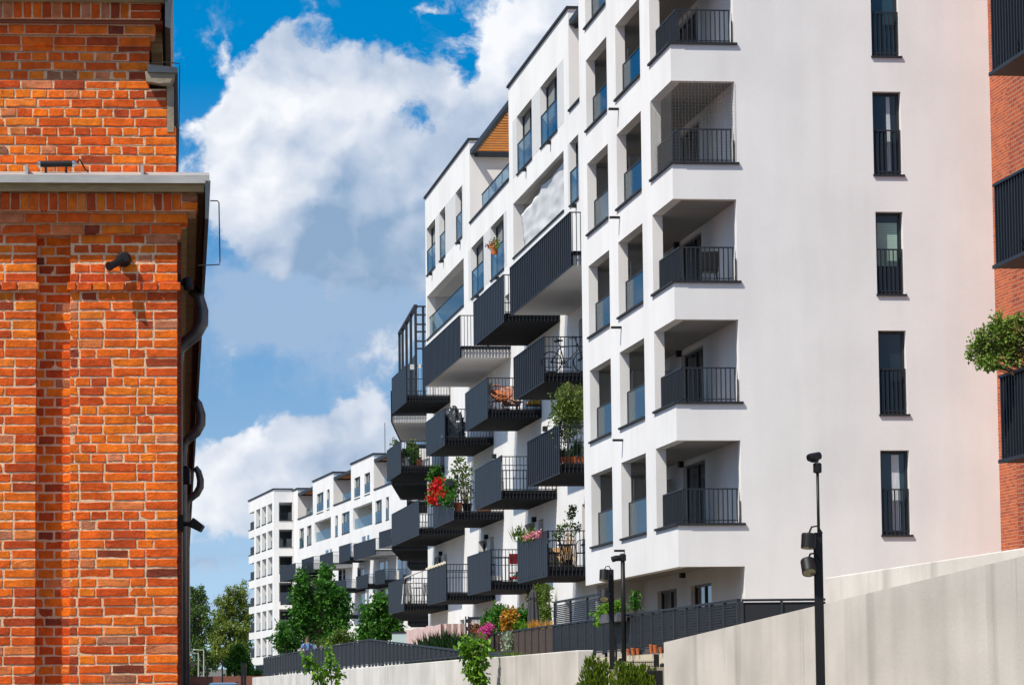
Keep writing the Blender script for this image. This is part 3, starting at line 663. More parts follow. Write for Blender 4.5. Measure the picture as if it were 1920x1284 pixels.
# ================================================================= far white apartment building
v = ray(-300, 1303); FF = Frame((0, 0), (v.x, v.y)); GT, GW = 47.8, 50.0
far = thing('apartment_building', 'distant white apartment building with a pillared corner tower standing behind the maple trees', 'building', FF.W(380, 52, 2))
tA, tB = FF.a(514, 1100, GT), FF.a(466.5, 1100, GT)
fz = [FF.z(467, y, GT) for y in (1232, 1185, 1137, 1088.5, 1042, 995)]      # sills
fh = [FF.z(467, y, GT) for y in (1199, 1151, 1104, 1057, 1010, 962)]        # heads
froof = FF.z(466, 940, GT); ops = []
ga = lambda px, y=1100: FF.a(px, y, GT)
for z, h in zip(fz, fh):
    for xl, xr in ((480.3, 488.2), (491.2, 499.2), (502.2, 510.7)): ops.append((ga(xr), ga(xl), z, h))
    ops.append((ga(476.8), tB + 1, z, h))
mb = MB(); wall_mesh(mb, FF, GT, GT + .5, tA, tB, fz[0] - 3.0, froof, [o for o in ops] + [(tA - 1, tB + 1, fz[0] - 4, fz[0] - .95)])
cf = FF.W(tA, GT, 0); F2 = Frame((cf.x, cf.y), (FF.r.x, FF.r.y)); b0 = F2.a(523, 1000, 0); b1 = F2.a(548.5, 1000, 0); bE = F2.a(549.5, 1000, 0)
wall_mesh(mb, F2, 0, -.5, .5, bE, fz[0] - 3, froof, [(b0, b1, z, h) for z, h in zip(fz, fh)])
for z in fz + [froof - .6]: mb.box(FF, tA + .51, tB, GT + .51, GT + 6, z - .8, z - .02)
weld(mb.build('wall', m_plaster, far))
mb = MB(); mb.box(FF, tA + 5, tA + 5.3, GT + .6, GT + 6.0, fz[0] - 3, froof - .7); mb.box(FF, tA + .6, tB - 3.2, GT + 3.4, GT + 3.7, fz[0] - 3, froof - .7); weld(mb.build('inner_wall', m_inner, far)); mb = MB(); mb.box(FF, tA + 1.5, tB - .6, GT + .7, GT + 9, 0, fz[0] - .96); mb.box(FF, tA - 60, tB - .4, GT + 8.9, GT + 9.1, 0, fz[0] - .97); mb.build('ground_floor', m_black, far)
for z, h in zip(fz, fh):
    mb = MB(); mb.box(FF, tA + 4.9, tA + 4.98, GT + 1.3, GT + 2.6, z, z + 2.0); mb.build('door', m_frame, far)
    g = MB()
    for xl, xr in ((480.3, 488.2), (491.2, 499.2), (502.2, 510.7)):
        g.box(FF, ga(xr) + .02, ga(xl) - .02, GT + .36, GT + .38, z, z + 1.0)
    g.box(F2, b0, b1, -.4, -.38, z, z + 1.0); g.build('glass_balustrade', m_rail_glass, far)
    g = MB(); g.box(FF, ga(476.8), tB - .1, GT + .2, GT + .25, z, z + 1.0); g.box(FF, tB - .2, tB - .15, GT + .2, GT + 4, z, z + 1.0); g.build('railing', m_dark, far)
    c = MB()
    for o in ((ga(510.7), ga(502.2)), (ga(499.2), ga(491.2)), (ga(488.2), ga(480.3)), (ga(476.8), tB)): c.box(FF, o[0], o[1], GT - .06, GT + .3, z + .003, z + .07)
    c.box(F2, b0, b1, -.3, .06, z + .003, z + .07); c.build('coping', m_sill, far)
mb = MB(); mb.box(FF, tA - .1, tB + .1, GT - .1, GT + .6, froof + .003, froof + .14); mb.box(F2, .602, bE, -.6, .1, froof + .003, froof + .14); mb.build('roof_coping', m_sill, far)
# front running towards us
fw = lambda px, py: FF.a(px, py, GW)
fwz = lambda px, py: FF.z(px, py, GW)
S0, S1 = 285, FF.a(549.5, 1000, GW)
FPAR = fwz(625, 948.4); FROOF = fwz(658, 871); FS6, FH6 = fwz(664, 936), fwz(664, 896.7); FS5 = fwz(704, 980.8); FH5 = FS5 + 2.1
fwin = []
for (xl, xr, y, s6, ml) in ((594, 606.5, 955, 1, 1), (613, 618, 950, 1, 0), (664.5, 675.5, 936, 1, 1), (683.5, 694, 930, 1, 1), (561.6, 569.7, 1025, 0, 1), (575.6, 584, 1020, 0, 1),
                            (628.6, 633.4, 1005, 0, 0), (641, 655.7, 1000, 0, 1), (704, 716, 981, 0, 1), (723.5, 729.3, 975, 0, 0)):
    fwin.append((fw(xr, y), fw(xl, y), FS6 if s6 else FS5, FH6 if s6 else FH5, ml, s6))
flog = [(fw(620.5, 1000), fw(590, 1010), FS5, FH5 + .1), (fw(698, 985), fw(662, 991), FS5, FH5 + .1)]
blocks = [(fw(558.3, 950), S1), (fw(625, 885), fw(586.4, 903)), (fw(700.7, 852), fw(658, 871))]
mb = MB(); wall_mesh(mb, FF, GW, GW + .5, S0, S1, 1.0, FPAR, [w[:4] for w in fwin if not w[5]] + flog)
for p, q in blocks:
    wall_mesh(mb, FF, GW, GW + .5, p, q, FPAR, FROOF, [w[:4] for w in fwin if w[5] and p < w[0] < q])
    mb.box(FF, p, p + .5, GW + .5, GW + 9, FPAR, FROOF); mb.box(FF, q - .5, q, GW + .5, GW + 9, FPAR, FROOF); mb.box(FF, p + .5, q - .5, GW + 8, GW + 9, FPAR, FROOF); mb.box(FF, p + .5, q - .5, GW + .5, GW + 8, FROOF - .5, FROOF - .2)
mb.box(FF, S0, S1, GW + 9.001, GW + 9.5, 1.0, FROOF - .5)
weld(mb.build('wall', m_plaster, far))
mb = MB()
for p, q in blocks: mb.box(FF, p - .1, q + .1, GW - .1, GW + .6, FROOF + .003, FROOF + .14); mb.box(FF, p - .1, p + .5, GW + .602, GW + 9, FROOF + .003, FROOF + .14)
for p, q in ((blocks[1][1], blocks[0][0]), (blocks[2][1], blocks[1][0]), (S0, blocks[2][0])): mb.box(FF, p + .1, q - .1, GW - .08, GW + .55, FPAR + .003, FPAR + .11)
mb.build('roof_coping', m_sill, far)
mb = MB(); mb.box(FF, S0, S1 - .1, GW + .51, GW + 9, FPAR - 1, FPAR - .4); mb.build('terrace_floor', m_paving, far)
for a0, a1, z0, z1, ml, s6 in fwin: window(FF, far, a0, a1, z0, z1, GW, .2, mull=ml, balu='glass', glass=m_blue, bal_t=.02)
for a0, a1, z0, z1 in flog:
    mb = MB(); mb.box(FF, a0 - .3, a1 + .3, GW + 2.3, GW + 2.5, z0 - .3, z1 + .3); mb.box(FF, a1 + .002, a1 + .3, GW + .501, GW + 2.3, z0, z1); mb.box(FF, a0 - .3, a0 - .002, GW + .501, GW + 2.3, z0, z1); mb.box(FF, a0, a1, GW + .501, GW + 2.299, z1 + .002, z1 + .3); mb.box(FF, a0, a1, GW + .501, GW + 2.299, z0 - .3, z0 - .002); mb.build('loggia', m_inner, far)
    g = MB(); g.box(FF, a0, a1 - .5, GW + .1, GW + .13, z0 + .05, z0 + 1.1); g.build('glass_balustrade', m_rail_glass, far)
    window(FF, far, a0 + .8, a0 + 3.4, z0 + .02, z0 + 1.95, GW + 2.2, 0, mull=1, glass=m_blue, sill=False)
for p, q in ((blocks[1][1] + .02, blocks[0][0] - .02), (blocks[2][1] + .02, blocks[1][0] - .02), (blocks[2][0] - 12, blocks[2][0] - .02)):
    zt = FROOF - .45; pg = MB(); pg.box(FF, p, q, GW + .02, GW + .3, zt - .3, zt); pg.box(FF, p, q, GW + 5.5, GW + 5.8, zt - .3, zt); pg.box(FF, q - .3, q, GW + .3, GW + 5.5, zt - .3, zt); pg.box(FF, p, q - .3, GW + .3, GW + 5.5, zt - .03, zt); pg = pg.build('pergola', m_dark, far)
    sl = MB()
    for k in range(18): c = p + .5 + (q - p - 1) * k / 18; sl.box(FF, c - .2, c + .2, GW + .31, GW + 5.49, zt - .2, zt - .06)
    sl.build('slats', m_larch, pg)
    g = MB(); g.box(FF, p + .3, q - 4, GW + .4, GW + .43, FPAR, FPAR + .95); g.build('glass_balustrade', m_rail_glass, far)
    w_ = MB(); w_.box(FF, p + 2, q - 3, GW + 6.9, GW + 7.1, FPAR - .4, FROOF - 1); w_.build('window', m_blue, far)
def fbal(xl, xr, ytl, ytr, ybl, ybr, wh=0, t=48.0):
    """balcony of the far building measured by its dark screen"""
    sF, sN = FF.a(xl, ybl, t), FF.a(xr, ybr, t); zb = FF.z((xl + xr) / 2, (ybl + ybr) / 2, t); zt = FF.z((xl + xr) / 2, (ytl + ytr) / 2, t)
    balcony(FF, far, sN, sF, t, GW, zb, zt, wh, fins=.6)
    f = zb + .36; w_ = MB(); w_.box(FF, sN + .6, sN + 1.9, GW - .004, GW - .001, f, f + 2.1); w_.build('window', m_glass, far); w_ = MB(); w_.box(FF, sN + 3, sN + 5.2, GW - .004, GW - .001, f + .9, f + 2.1); w_.build('window', m_glass, far)
for b in ((600, 624, 1041, 1033, 1069, 1063, 1), (663, 704, 1021, 1007, 1050, 1039, 1), (711, 733, 1000, 988, 1031, 1019, 1), (636, 656, 1024, 1018, 1055, 1049, 0),
          (629, 647, 1089, 1086, 1111, 1108, 0), (668, 689.5, 1080, 1076, 1104, 1100, 0), (703.6, 721.5, 1071, 1065, 1097, 1091, 0), (593, 612, 1092, 1090, 1115, 1112, 0),
          (642, 655, 1142, 1140, 1160, 1158, 0), (672, 690, 1134, 1132, 1156, 1153, 0), (566, 588, 1048, 1043, 1077, 1073, 0)): fbal(*b)
balcony(FF, far, FF.a(554, 1060, 46.5), FF.a(525, 1065, 46.5), 46.5, GT + 3, FF.z(540, 1087, 46.5), FF.z(540, 1059, 46.5), 0, fins=.6)
balcony(FF, far, FF.a(542, 1112, 46.5), FF.a(526, 1114, 46.5), 46.5, GT + 3, FF.z(535, 1132, 46.5), FF.z(535, 1110, 46.5), 0, fins=.6)
mb = MB(); p = at(722, 855, 345); mb.tube([p, p + Vector((0, 0, 3.4))], .035, 5); mb.build('antenna', m_dark, far)

# pale building peeping out behind the brick corner
pb = at(352.6, 1100, 320); BFm = Frame((pb.x, pb.y), (-1, 0)); pale = thing('office_building', 'sliver of a pale grey rendered building behind the corner of the old brick hall', 'building', (pb.x - 5, pb.y + 5, 1.5))
v = ray(338, 1300); PF = Frame((pb.x, pb.y), (v.x, v.y)); ztp = at(350, 955, 320).z
mb = MB(); pw = [(-60 + k * 11, -57.2 + k * 11, 5 + f * 3.0, 6.9 + f * 3.0) for k in range(5) for f in range(5)]
wall_mesh(mb, PF, 0, -.3, -62, 0, 1, ztp, pw); mb.box(PF, -62, -.5, -9, -.302, 1, ztp - .01); weld(mb.build('wall', m_panel, pale))
for w_ in pw: q = MB(); q.box(PF, w_[0], w_[1], -.28, -.2, w_[2], w_[3]); q.build('window', m_glass, pale)
mb = MB(); mb.box(PF, -62.1, .1, -9.1, .1, ztp + .003, ztp + .2); mb.build('roof_coping', m_zinc, pale)

# ================================================================= brick apartment building at the right edge
m_rbrick = brick_wall_mat('clinker', (.50, .095, .018), (.30, .045, .014), (.44, .29, .19), mt=.014, rotz=-math.atan2(NF.d.y, NF.d.x))
rb = thing('brick_apartment_building', 'red clinker brick building meeting the blank white gable at the right edge', 'building', NF.W(60, 20, 0))
DR = NF.r.dot(Vector((at(1878, 500, 84.9).x, at(1878, 500, 84.9).y)))
sR = SC0 + .05 - 1e-3
mb = MB(); x911 = NF.a(1911, 300, DR)
wall_mesh(mb, NF, DR, DR + .4, 79.0, sR + 8, 1.0, 26, [(x911 - 3, x911, z, z + 2.3) for z in (5.4, 8.4, 11.4, 14.4, 17.4)])
mb.box(NF, 79.01, 92, DR + .41, DR + 3, 1, 25.9); weld(mb.build('wall', m_rbrick, rb))
for z in (5.4, 8.4, 11.4, 14.4, 17.4): window(NF, rb, x911 - 3, x911, z, z + 2.3, DR, .1, mull=1, glass=m_blue)
# nearer building of which only three balconies reach into view
rc_ = thing('apartment_building', 'nearer building outside the right edge, seen only by its three corrugated dark balconies', 'building', NF.W(45, 18, 0))
mb = MB(); mb.box(NF, 36, 55.89, 16.2, 22, 1, 26); mb.build('wall', m_rbrick, rc_)
t_b = 14.5
for i, (x, ybot, ytop) in enumerate(((1857, 143, -20), (1864, 504, 348), (1875, 868, 706))):
    p = at(x, ybot, 53); tt = NF.r.dot(Vector((p.x, p.y))); s_ = NF.d.dot(Vector((p.x, p.y))); zt_ = at(x, ytop, 53).z
    sl = MB(); sl.box(NF, s_ - 4.2, s_ - .02, tt + .02, 16.195, p.z, p.z + .05); sl.box(NF, s_ - 4.25, s_, tt - .03, tt + .02, p.z - .005, p.z + .05); sl = sl.build('balcony', m_dark, rc_)
    pn = MB(); pn.box(NF, s_ - 4.2, s_ - .05, tt + .08, tt + .095, p.z + .05, zt_ - .03)
    n = 26
    for k in range(n + 1): c = s_ - .06 - 4.1 * k / n; pn.box(NF, c - .022, c + .022, tt + .02, tt + .078, p.z + .05, zt_ - .03)
    pn.box(NF, s_ - 4.22, s_ - .01, tt, tt + .1, zt_ - .029, zt_ + .015)
    for k in range(13): c = tt + .12 + 1.5 * k / 12; pn.box(NF, s_ - .05, s_ - .02, c - .02, c + .02, p.z + .05, zt_ - .03); pn.box(NF, s_ - 4.19, s_ - 4.16, c - .02, c + .02, p.z + .05, zt_ - .03)
    pn.box(NF, s_ - .06, s_ - .012, tt + .101, 16.19, zt_ - .029, zt_ + .014); pn.box(NF, s_ - 4.2, s_ - 4.15, tt + .101, 16.19, zt_ - .029, zt_ + .014)
    pn.build('screen_panel', m_dark2, sl)
    for k in (.35, 1.5, 2.7):
        bo = MB(); bo.box(NF, s_ - k - .03, s_ - k, tt - .0, tt + .018, p.z + .14, p.z + .17); bo.build('bolt', m_black, sl); bo = MB(); bo.box(NF, s_ - k - .03, s_ - k, tt, tt + .018, p.z + .24, p.z + .27); bo.build('bolt', m_black, sl)

# ================================================================= old brick hall on the left
Y0 = 27.5; pc = at(333, 800, Y0); v = ray(340, 1299); sd_ = Vector((v.x, v.y)).normalized()
HF = Frame((pc.x, pc.y), (sd_.y, -sd_.x))            # a: to the right along the front (0 = corner pier), t: towards the camera
hx = lambda px, py=700: HF.a(px, py, 0)
hz = lambda py, px=200: HF.z(px, py, 0)
hall = thing('brick_hall', 'old orange-red brick hall with corbelled cornices and zinc ledges along the left edge', 'building', HF.W(-3, -5, 0))
m_brick = bpy.data.materials.new('old_brick'); m_brick.use_nodes = True
t = m_brick.node_tree; n = t.nodes; l = t.links; b = n['Principled BSDF']; b.inputs['Roughness'].default_value = .85; b.inputs['Specular IOR Level'].default_value = .25
g = n.new('ShaderNodeNewGeometry'); r = n.new('ShaderNodeValToRGB'); l.new(g.outputs['Random Per Island'], r.inputs[0]); r.color_ramp.interpolation = 'LINEAR'
cols = [(0, (.22, .045, .022)), (.03, (.40, .058, .016)), (.13, (.64, .080, .010)), (.45, (.82, .125, .010)), (.72, (.88, .170, .010)), (.91, (.92, .22, .012)), (.95, (.74, .20, .06)), (.98, (.68, .22, .10)), (1, (.28, .11, .06))]
r.color_ramp.elements[0].color = (*cols[0][1], 1); r.color_ramp.elements[1].color = (*cols[-1][1], 1)
for p, c in cols[1:-1]: e = r.color_ramp.elements.new(p); e.color = (*c, 1)
tcn = n.new('ShaderNodeTexCoord')
def nzv(scale, detail, lo, hi, o0, o1, rough=.6):
    ns = n.new('ShaderNodeTexNoise'); ns.inputs['Scale'].default_value = scale; ns.inputs['Detail'].default_value = detail; ns.inputs['Roughness'].default_value = rough; l.new(tcn.outputs['Object'], ns.inputs['Vector'])
    q = n.new('ShaderNodeMapRange'); q.inputs[1].default_value = lo; q.inputs[2].default_value = hi; q.inputs[3].default_value = o0; q.inputs[4].default_value = o1; l.new(ns.outputs[0], q.inputs[0]); return q.outputs[0], ns
f1, _ = nzv(14, 6, .3, .7, .72, 1.18); f2, _ = nzv(95, 4, .28, .46, .55, 1.0); f3, _ = nzv(3, 5, .3, .7, .72, 1.12)
k1 = n.new('ShaderNodeMath'); k1.operation = 'MULTIPLY'; l.new(f1, k1.inputs[0]); l.new(f2, k1.inputs[1]); k2 = n.new('ShaderNodeMath'); k2.operation = 'MULTIPLY'; l.new(k1.outputs[0], k2.inputs[0]); l.new(f3, k2.inputs[1])
ks = n.new('ShaderNodeVectorMath'); ks.operation = 'SCALE'; l.new(r.outputs[0], ks.inputs[0]); l.new(k2.outputs[0], ks.inputs['Scale'])
# lime smears
f4, _ = nzv(9, 8, .70, .76, 0, .5); mxc = n.new('ShaderNodeMixRGB'); l.new(f4, mxc.inputs[0]); l.new(ks.outputs[0], mxc.inputs[1]); mxc.inputs[2].default_value = (.55, .30, .17, 1); l.new(mxc.outputs[0], b.inputs['Base Color'])
_, ns = nzv(45, 8, 0, 1, 0, 1, .7); bp = n.new('ShaderNodeBump'); bp.inputs['Strength'].default_value = .8; bp.inputs['Distance'].default_value = .012; l.new(ns.outputs[0], bp.inputs['Height']); l.new(bp.outputs[0], b.inputs['Normal'])
m_mortar = mat('lime_mortar', (.76, .48, .29), .95, var=.25, vscale=30, bump=.8, bscale=70)
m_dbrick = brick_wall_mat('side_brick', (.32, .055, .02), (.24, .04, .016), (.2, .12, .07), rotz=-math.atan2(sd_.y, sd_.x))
BH = hz(600) - hz(617.75); J = .0135
brg = random.Random(11)
def brick(mb, a0, a1, z0, z1, tf, depth=.10):
    """one brick: chamfered, slightly crooked, now and then chipped"""
    j = lambda s=.0022: brg.gauss(0, s)
    tf = tf + brg.uniform(-.001, .003); c = .005
    ch = [0, 0, 0, 0]
    if brg.random() < .08: ch[brg.randrange(4)] = brg.uniform(.006, .02)
    if brg.random() < .05: tf -= .003
    o = [(a0 + j(), z0 + j()), (a1 + j(), z0 + j()), (a1 + j(), z1 + j()), (a0 + j(), z1 + j())]
    sg = [(1, 1), (-1, 1), (-1, -1), (1, -1)]
    # outline with extra points for an uneven arris
    pts = []
    for i in range(4):
        p, q = o[i], o[(i + 1) % 4]; s0, s1 = sg[i], sg[(i + 1) % 4]
        pts.append((p[0] + s0[0] * ch[i], p[1] + s0[1] * ch[i] * .5))
        m = 3 if i % 2 == 0 else 1
        for k in range(1, m + 1):
            f = k / (m + 1); pts.append((p[0] + (q[0] - p[0]) * f + (j(.0013) if i % 2 else 0), p[1] + (q[1] - p[1]) * f + (j(.0016) if i % 2 == 0 else 0)))
    cx, cz = (a0 + a1) / 2, (z0 + z1) / 2; i0 = len(mb.v); m = len(pts)
    for (a, z) in pts: mb.v.append(HF.W(a, tf - depth, z))
    for (a, z) in pts: mb.v.append(HF.W(a, tf - c * brg.uniform(.7, 2.2), z))
    for (a, z) in pts:
        da = c if a < cx else -c; dz = c if z < cz else -c
        mb.v.append(HF.W(a + da, tf + j(.001), z + dz))
    for k in range(m):
        q = (k + 1) % m
        mb.f.append((i0 + k, i0 + q, i0 + m + q, i0 + m + k)); mb.f.append((i0 + m + k, i0 + m + q, i0 + 2 * m + q, i0 + 2 * m + k))
    mb.f.append(tuple(i0 + 2 * m + k for k in range(m)))
def course(mb, aL, aR, z, tf, kind, h=None, depth=.10):
    """one course laid from the right end leftwards"""
    h = (BH - J) if h is None else h; a = aR
    seq = {'S': [.125, .26], 'H': [.19, .125], 'F': [.19, .12, .25], 'C': [.25, .12]}[kind]; k = 0
    while a > aL + .02:
        if k == 0 and kind == 'H': w = .17
        elif k == 0 and kind == 'S': w = .255
        elif kind == 'S': w = .25
        elif kind == 'H': w = .118
        else: w = seq[k % len(seq)]
        w *= brg.uniform(.985, 1.015); e = max(a - w, aL)
        if a - e > .025: brick(mb, e, a, z, z + h, tf, depth)
        a = e - J * brg.uniform(.8, 1.3); k += 1
mbk = MB(); mor = MB(); core = MB(); AL = -2.3
zled = hz(345); rowz = lambda k: hz(1299) + k * BH
pR = 0.0; rL, rR = hx(68), hx(131)
zb0 = hz(1560)
ztop = hz(440); zbelt = hz(545)
kz = int((zbelt - zb0) / BH); zb0 = zbelt - kz * BH
kinds = ['H', 'F', 'H', 'S', 'F', 'H', 'C', 'S']
i = 0; z = zb0
while z < ztop - BH * .4:
    belt = abs(z - zbelt) < .01
    kd = kinds[brg.randrange(len(kinds))] if not i % 2 else ('F' if brg.random() < .5 else 'H')
    if i % 2: kd = 'S' if brg.random() < .15 else ('C' if brg.random() < .5 else 'F')
    ex = .022 if belt else 0
    course(mbk, rR - ex, pR + ex, z, .0 + ex * 1.6, kd)
    course(mbk, AL, rL + ex, z, 0 + ex * 1.6, kinds[(i * 3) % 8])
    course(mbk, rL - .05, rR + .05, z, -.15, 'C' if i % 2 else 'H')
    z += BH; i += 1
mor.box(HF, rR + .004, pR - .004, -.3, -.005, zb0 - .1, ztop); mor.box(HF, AL, rL - .004, -.3, -.005, zb0 - .1, ztop); mor.box(HF, rL - .003, rR + .003, -.3, -.155, zb0 - .1, ztop)
# corbelled cornice below the ledge: (y top, y bottom, x right end, kind)
zc = ztop
corb = [(420.5, 439, 341, 'C'), (400.5, 419.5, 352, 'S')]
for (yt, yb, xr, kd) in corb:
    e = (xr - 333) / 231.6; course(mbk, AL, e, hz(yb), e + .01, kd, hz(yt) - hz(yb) - J, .25); mor.box(HF, AL, e - .012, -.3, e - .004, hz(yb) - .002, hz(yt))
z0, z1 = hz(399), hz(368); e = (371 - 333) / 231.6; a = e
for k in range(2): brick(mbk, a - .125, a, z0 + (z1 - z0) * .5 * k + .004, z0 + (z1 - z0) * .5 * (k + 1) - .004, e, .3)
a -= .137
while a > AL: brick(mbk, a - .066, a, z0, z1, e + brg.uniform(-.006, .004), .3); a -= .0765
mor.box(HF, AL, e - .012, -.3, e - .014, z0 - .004, z1 + .004)
# upper wall
zup = hz(322); k = 0; z = zup
while z < hz(68):
    y = 1299 - (z - EYE) * 231.6
    xr = 331 if z < hz(246) else (313.5 if z < hz(172) else 280.5)
    e = (xr - 333) / 231.6
    course(mbk, AL, e, z, -.06, 'S' if k % 2 else 'H', None, .14); mor.box(HF, AL, e - .006, -.3, -.065, z - J, z + BH); z += BH; k += 1
for (yt, yb, xr, kd, tt) in ((66, 84, 282, 'S', -.03), (46, 64.5, 292, 'C', .02)):
    e = (xr - 333) / 231.6; course(mbk, AL, e, hz(yb), tt, kd, hz(yt) - hz(yb) - J, .2); mor.box(HF, AL, e - .01, -.3, tt - .011, hz(yb) - .003, hz(yt))
z0, z1 = hz(39), hz(11); e = (303 - 333) / 231.6; a = e
for k in range(2): brick(mbk, a - .25, a, z0 + (z1 - z0) * .5 * k + .004, z0 + (z1 - z0) * .5 * (k + 1) - .004, .10, .3)
a -= .265
while a > AL: brick(mbk, a - .066, a, z0, z1, .10 + brg.uniform(-.006, .004), .3); a -= .079
mor.box(HF, AL, e - .012, -.3, .092, z0 - .004, z1 + .004); core.box(HF, AL, e + .01, -.3, .05, hz(46) - .001, z0 - .005)
wall = mbk.build('wall', m_brick, hall); mor.build('mortar', m_mortar, wall)
# body of the hall, out of the frame and along the side
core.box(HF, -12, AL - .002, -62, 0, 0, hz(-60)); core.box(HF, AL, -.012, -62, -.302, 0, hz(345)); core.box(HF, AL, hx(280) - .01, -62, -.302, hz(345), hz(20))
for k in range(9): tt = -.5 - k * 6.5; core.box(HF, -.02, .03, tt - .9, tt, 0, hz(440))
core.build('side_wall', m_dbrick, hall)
# fascias, zinc ledge, gutters
m_fascia = mat('weathered_fascia', (.33, .22, .10), .8, var=.3, vscale=7, stretch=(1, 1, 6))
e = (383 - 333) / 231.6; mb = MB(); mb.box(HF, AL - 6, e, -.302, e + .01, hz(366.5), hz(347)); mb.box(HF, -.3, e, -62, -.303, hz(366.5), hz(347))
for (yt, yb, xr) in ((347.5, 399, 371), (400, 420, 352), (420, 440, 341)):
    e2 = (xr - 333) / 231.6 - .004; mb.box(HF, -.3, e2, -62, -.304, hz(yb) + .003, hz(yt) - .003)
mb.build('cornice', m_fascia, hall)
e = (393 - 333) / 231.6; mb = MB()
zf, zbk = hz(345), hz(325)
mb.hexa([HF.W(AL - 6, e, zf - .03), HF.W(e, e, zf - .03), HF.W(e, -.05, zbk - .02), HF.W(AL - 6, -.05, zbk - .02), HF.W(AL - 6, e, zf + .035), HF.W(e, e, zf + .035), HF.W(e, -.05, zbk + .018), HF.W(AL - 6, -.05, zbk + .018)])
for px in (52, 267, 331): a = hx(px, 330) ; mb.box(HF, a - .012, a + .012, -.05, e - .02, zf + .036, zbk + .035) if px < 300 else None
mb.hexa([HF.W(-.02, -62, zf - .03), HF.W(e, -62, zf - .03), HF.W(e, -.051, zf - .03), HF.W(-.02, -.051, zf - .03), HF.W(-.02, -62, zbk + .01), HF.W(e, -62, zf + .03), HF.W(e, -.051, zf + .03), HF.W(-.02, -.051, zbk + .01)])
led = mb.build('zinc_ledge', m_zinc, hall)
# box gutter along the side eaves with a raised lip
mb = MB(); g0, g1 = (384 - 333) / 231.6, (395 - 333) / 231.6
mb.hexa([HF.W(g0 + .004, e + .0, hz(418)), HF.W(g1 - .015, e + .0, hz(418)), HF.W(g1 - .015, -62, hz(418)), HF.W(g0 + .004, -62, hz(418)), HF.W(g0 + .004, e, hz(347)), HF.W(g1, e, hz(347)), HF.W(g1, -62, hz(347)), HF.W(g0 + .004, -62, hz(347))])
mb.build('gutter', m_pipe, hall)
# stone block with a sheet cover on the upper step, upper fascia and its gutter
mb = MB(); s0, s1 = (272 - 333) / 231.6, (331 - 333) / 231.6
mb.hexa([HF.W(s0 + .01, -.3, hz(153)), HF.W(s1 - .06, -.3, hz(160)), HF.W(s1 - .06, .03, hz(160)), HF.W(s0 + .01, .03, hz(153)), HF.W(s0, -.3, hz(135)), HF.W(s1, -.3, hz(133)), HF.W(s1, .03, hz(133)), HF.W(s0, .03, hz(135))])
mb.box(HF, (313 - 333) / 231.6, (326 - 333) / 231.6, -20, -.05, hz(245), hz(160)); mb.build('stone_block', m_stone, hall)
mb = MB(); s2 = (334 - 333) / 231.6; mb.hexa([HF.W(s0 + .02, -20, hz(137)), HF.W(s2, -20, hz(138)), HF.W(s2, .05, hz(138)), HF.W(s0 + .02, .05, hz(137)), HF.W(s0 + .02, -20, hz(122)), HF.W(s2, -20, hz(128)), HF.W(s2, .05, hz(128)), HF.W(s0 + .02, .05, hz(122))]); mb.build('block_cover', m_pipe, hall)
mb = MB(); mb.box(HF, AL - 6, (309 - 333) / 231.6, -.3, .16, hz(10.5), hz(-6)); mb.box(HF, (283 - 333) / 231.6, (304 - 333) / 231.6, -20, -.301, hz(85), hz(-6)); mb.build('upper_fascia', m_fascia, hall)
mb = MB(); mb.hexa([HF.W((310 - 333) / 231.6, .2, hz(58)), HF.W((320 - 333) / 231.6, .2, hz(62)), HF.W((320 - 333) / 231.6, -20, hz(62)), HF.W((310 - 333) / 231.6, -20, hz(58)), HF.W((310 - 333) / 231.6, .2, hz(-15)), HF.W((325 - 333) / 231.6, .2, hz(-15)), HF.W((325 - 333) / 231.6, -20, hz(-15)), HF.W((310 - 333) / 231.6, -20, hz(-15))]); mb.box(HF, AL - 6, (309 - 333) / 231.6, .165, .22, hz(3), hz(-20)); mb.build('upper_gutter', m_pipe, hall)
mb = MB(); mb.box(HF, AL - 6, (312 - 333) / 231.6, -20, .2, hz(-21), hz(-40)); mb.build('roof', m_pipe, hall)
# swan-neck downpipes
for Yd, py in ((32.4, 552), (44.5, 755), (58, 882)):
    p = at(372, py, Yd); w0 = at(346, py + 110 * 32.4 / Yd, Yd); k = 1; mb = MB()
    q = [p + Vector((-.06, 0, .05)), p + Vector((.0, 0, -.02)), p + Vector((.035, 0, -.16)), p + Vector((.03, 0, -.28)), p + Vector((-.03, 0, -.39)), p + Vector((-.12, 0, -.46)), p + Vector((-.19, 0, -.54)), p + Vector((-.2, 0, -.7)), Vector((p.x - .2, p.y, 0))]
    mb.tube(q, [.055, .055, .062, .066, .066, .062, .055, .05, .05], 12); mb.build('downpipe', m_pipe, hall, smooth=True)
# lightning conductor wires
mb = MB(); Q = lambda x, y, t=.1: HF.W(HF.a(x, y, t), t, HF.z(x, y, t))
mb.tube([Q(280, 119), Q(310, 117.5), Q(336, 119.5), Q(337, 125), Q(335.5, 230), Q(333.5, 322)], .0045, 5); mb.tube([Q(394, 376.5), Q(408, 377), Q(410.5, 380), Q(412.5, 490), Q(411.5, 496), Q(372, 498)], .005, 5); mb.build('lightning_wire', m_black, hall)

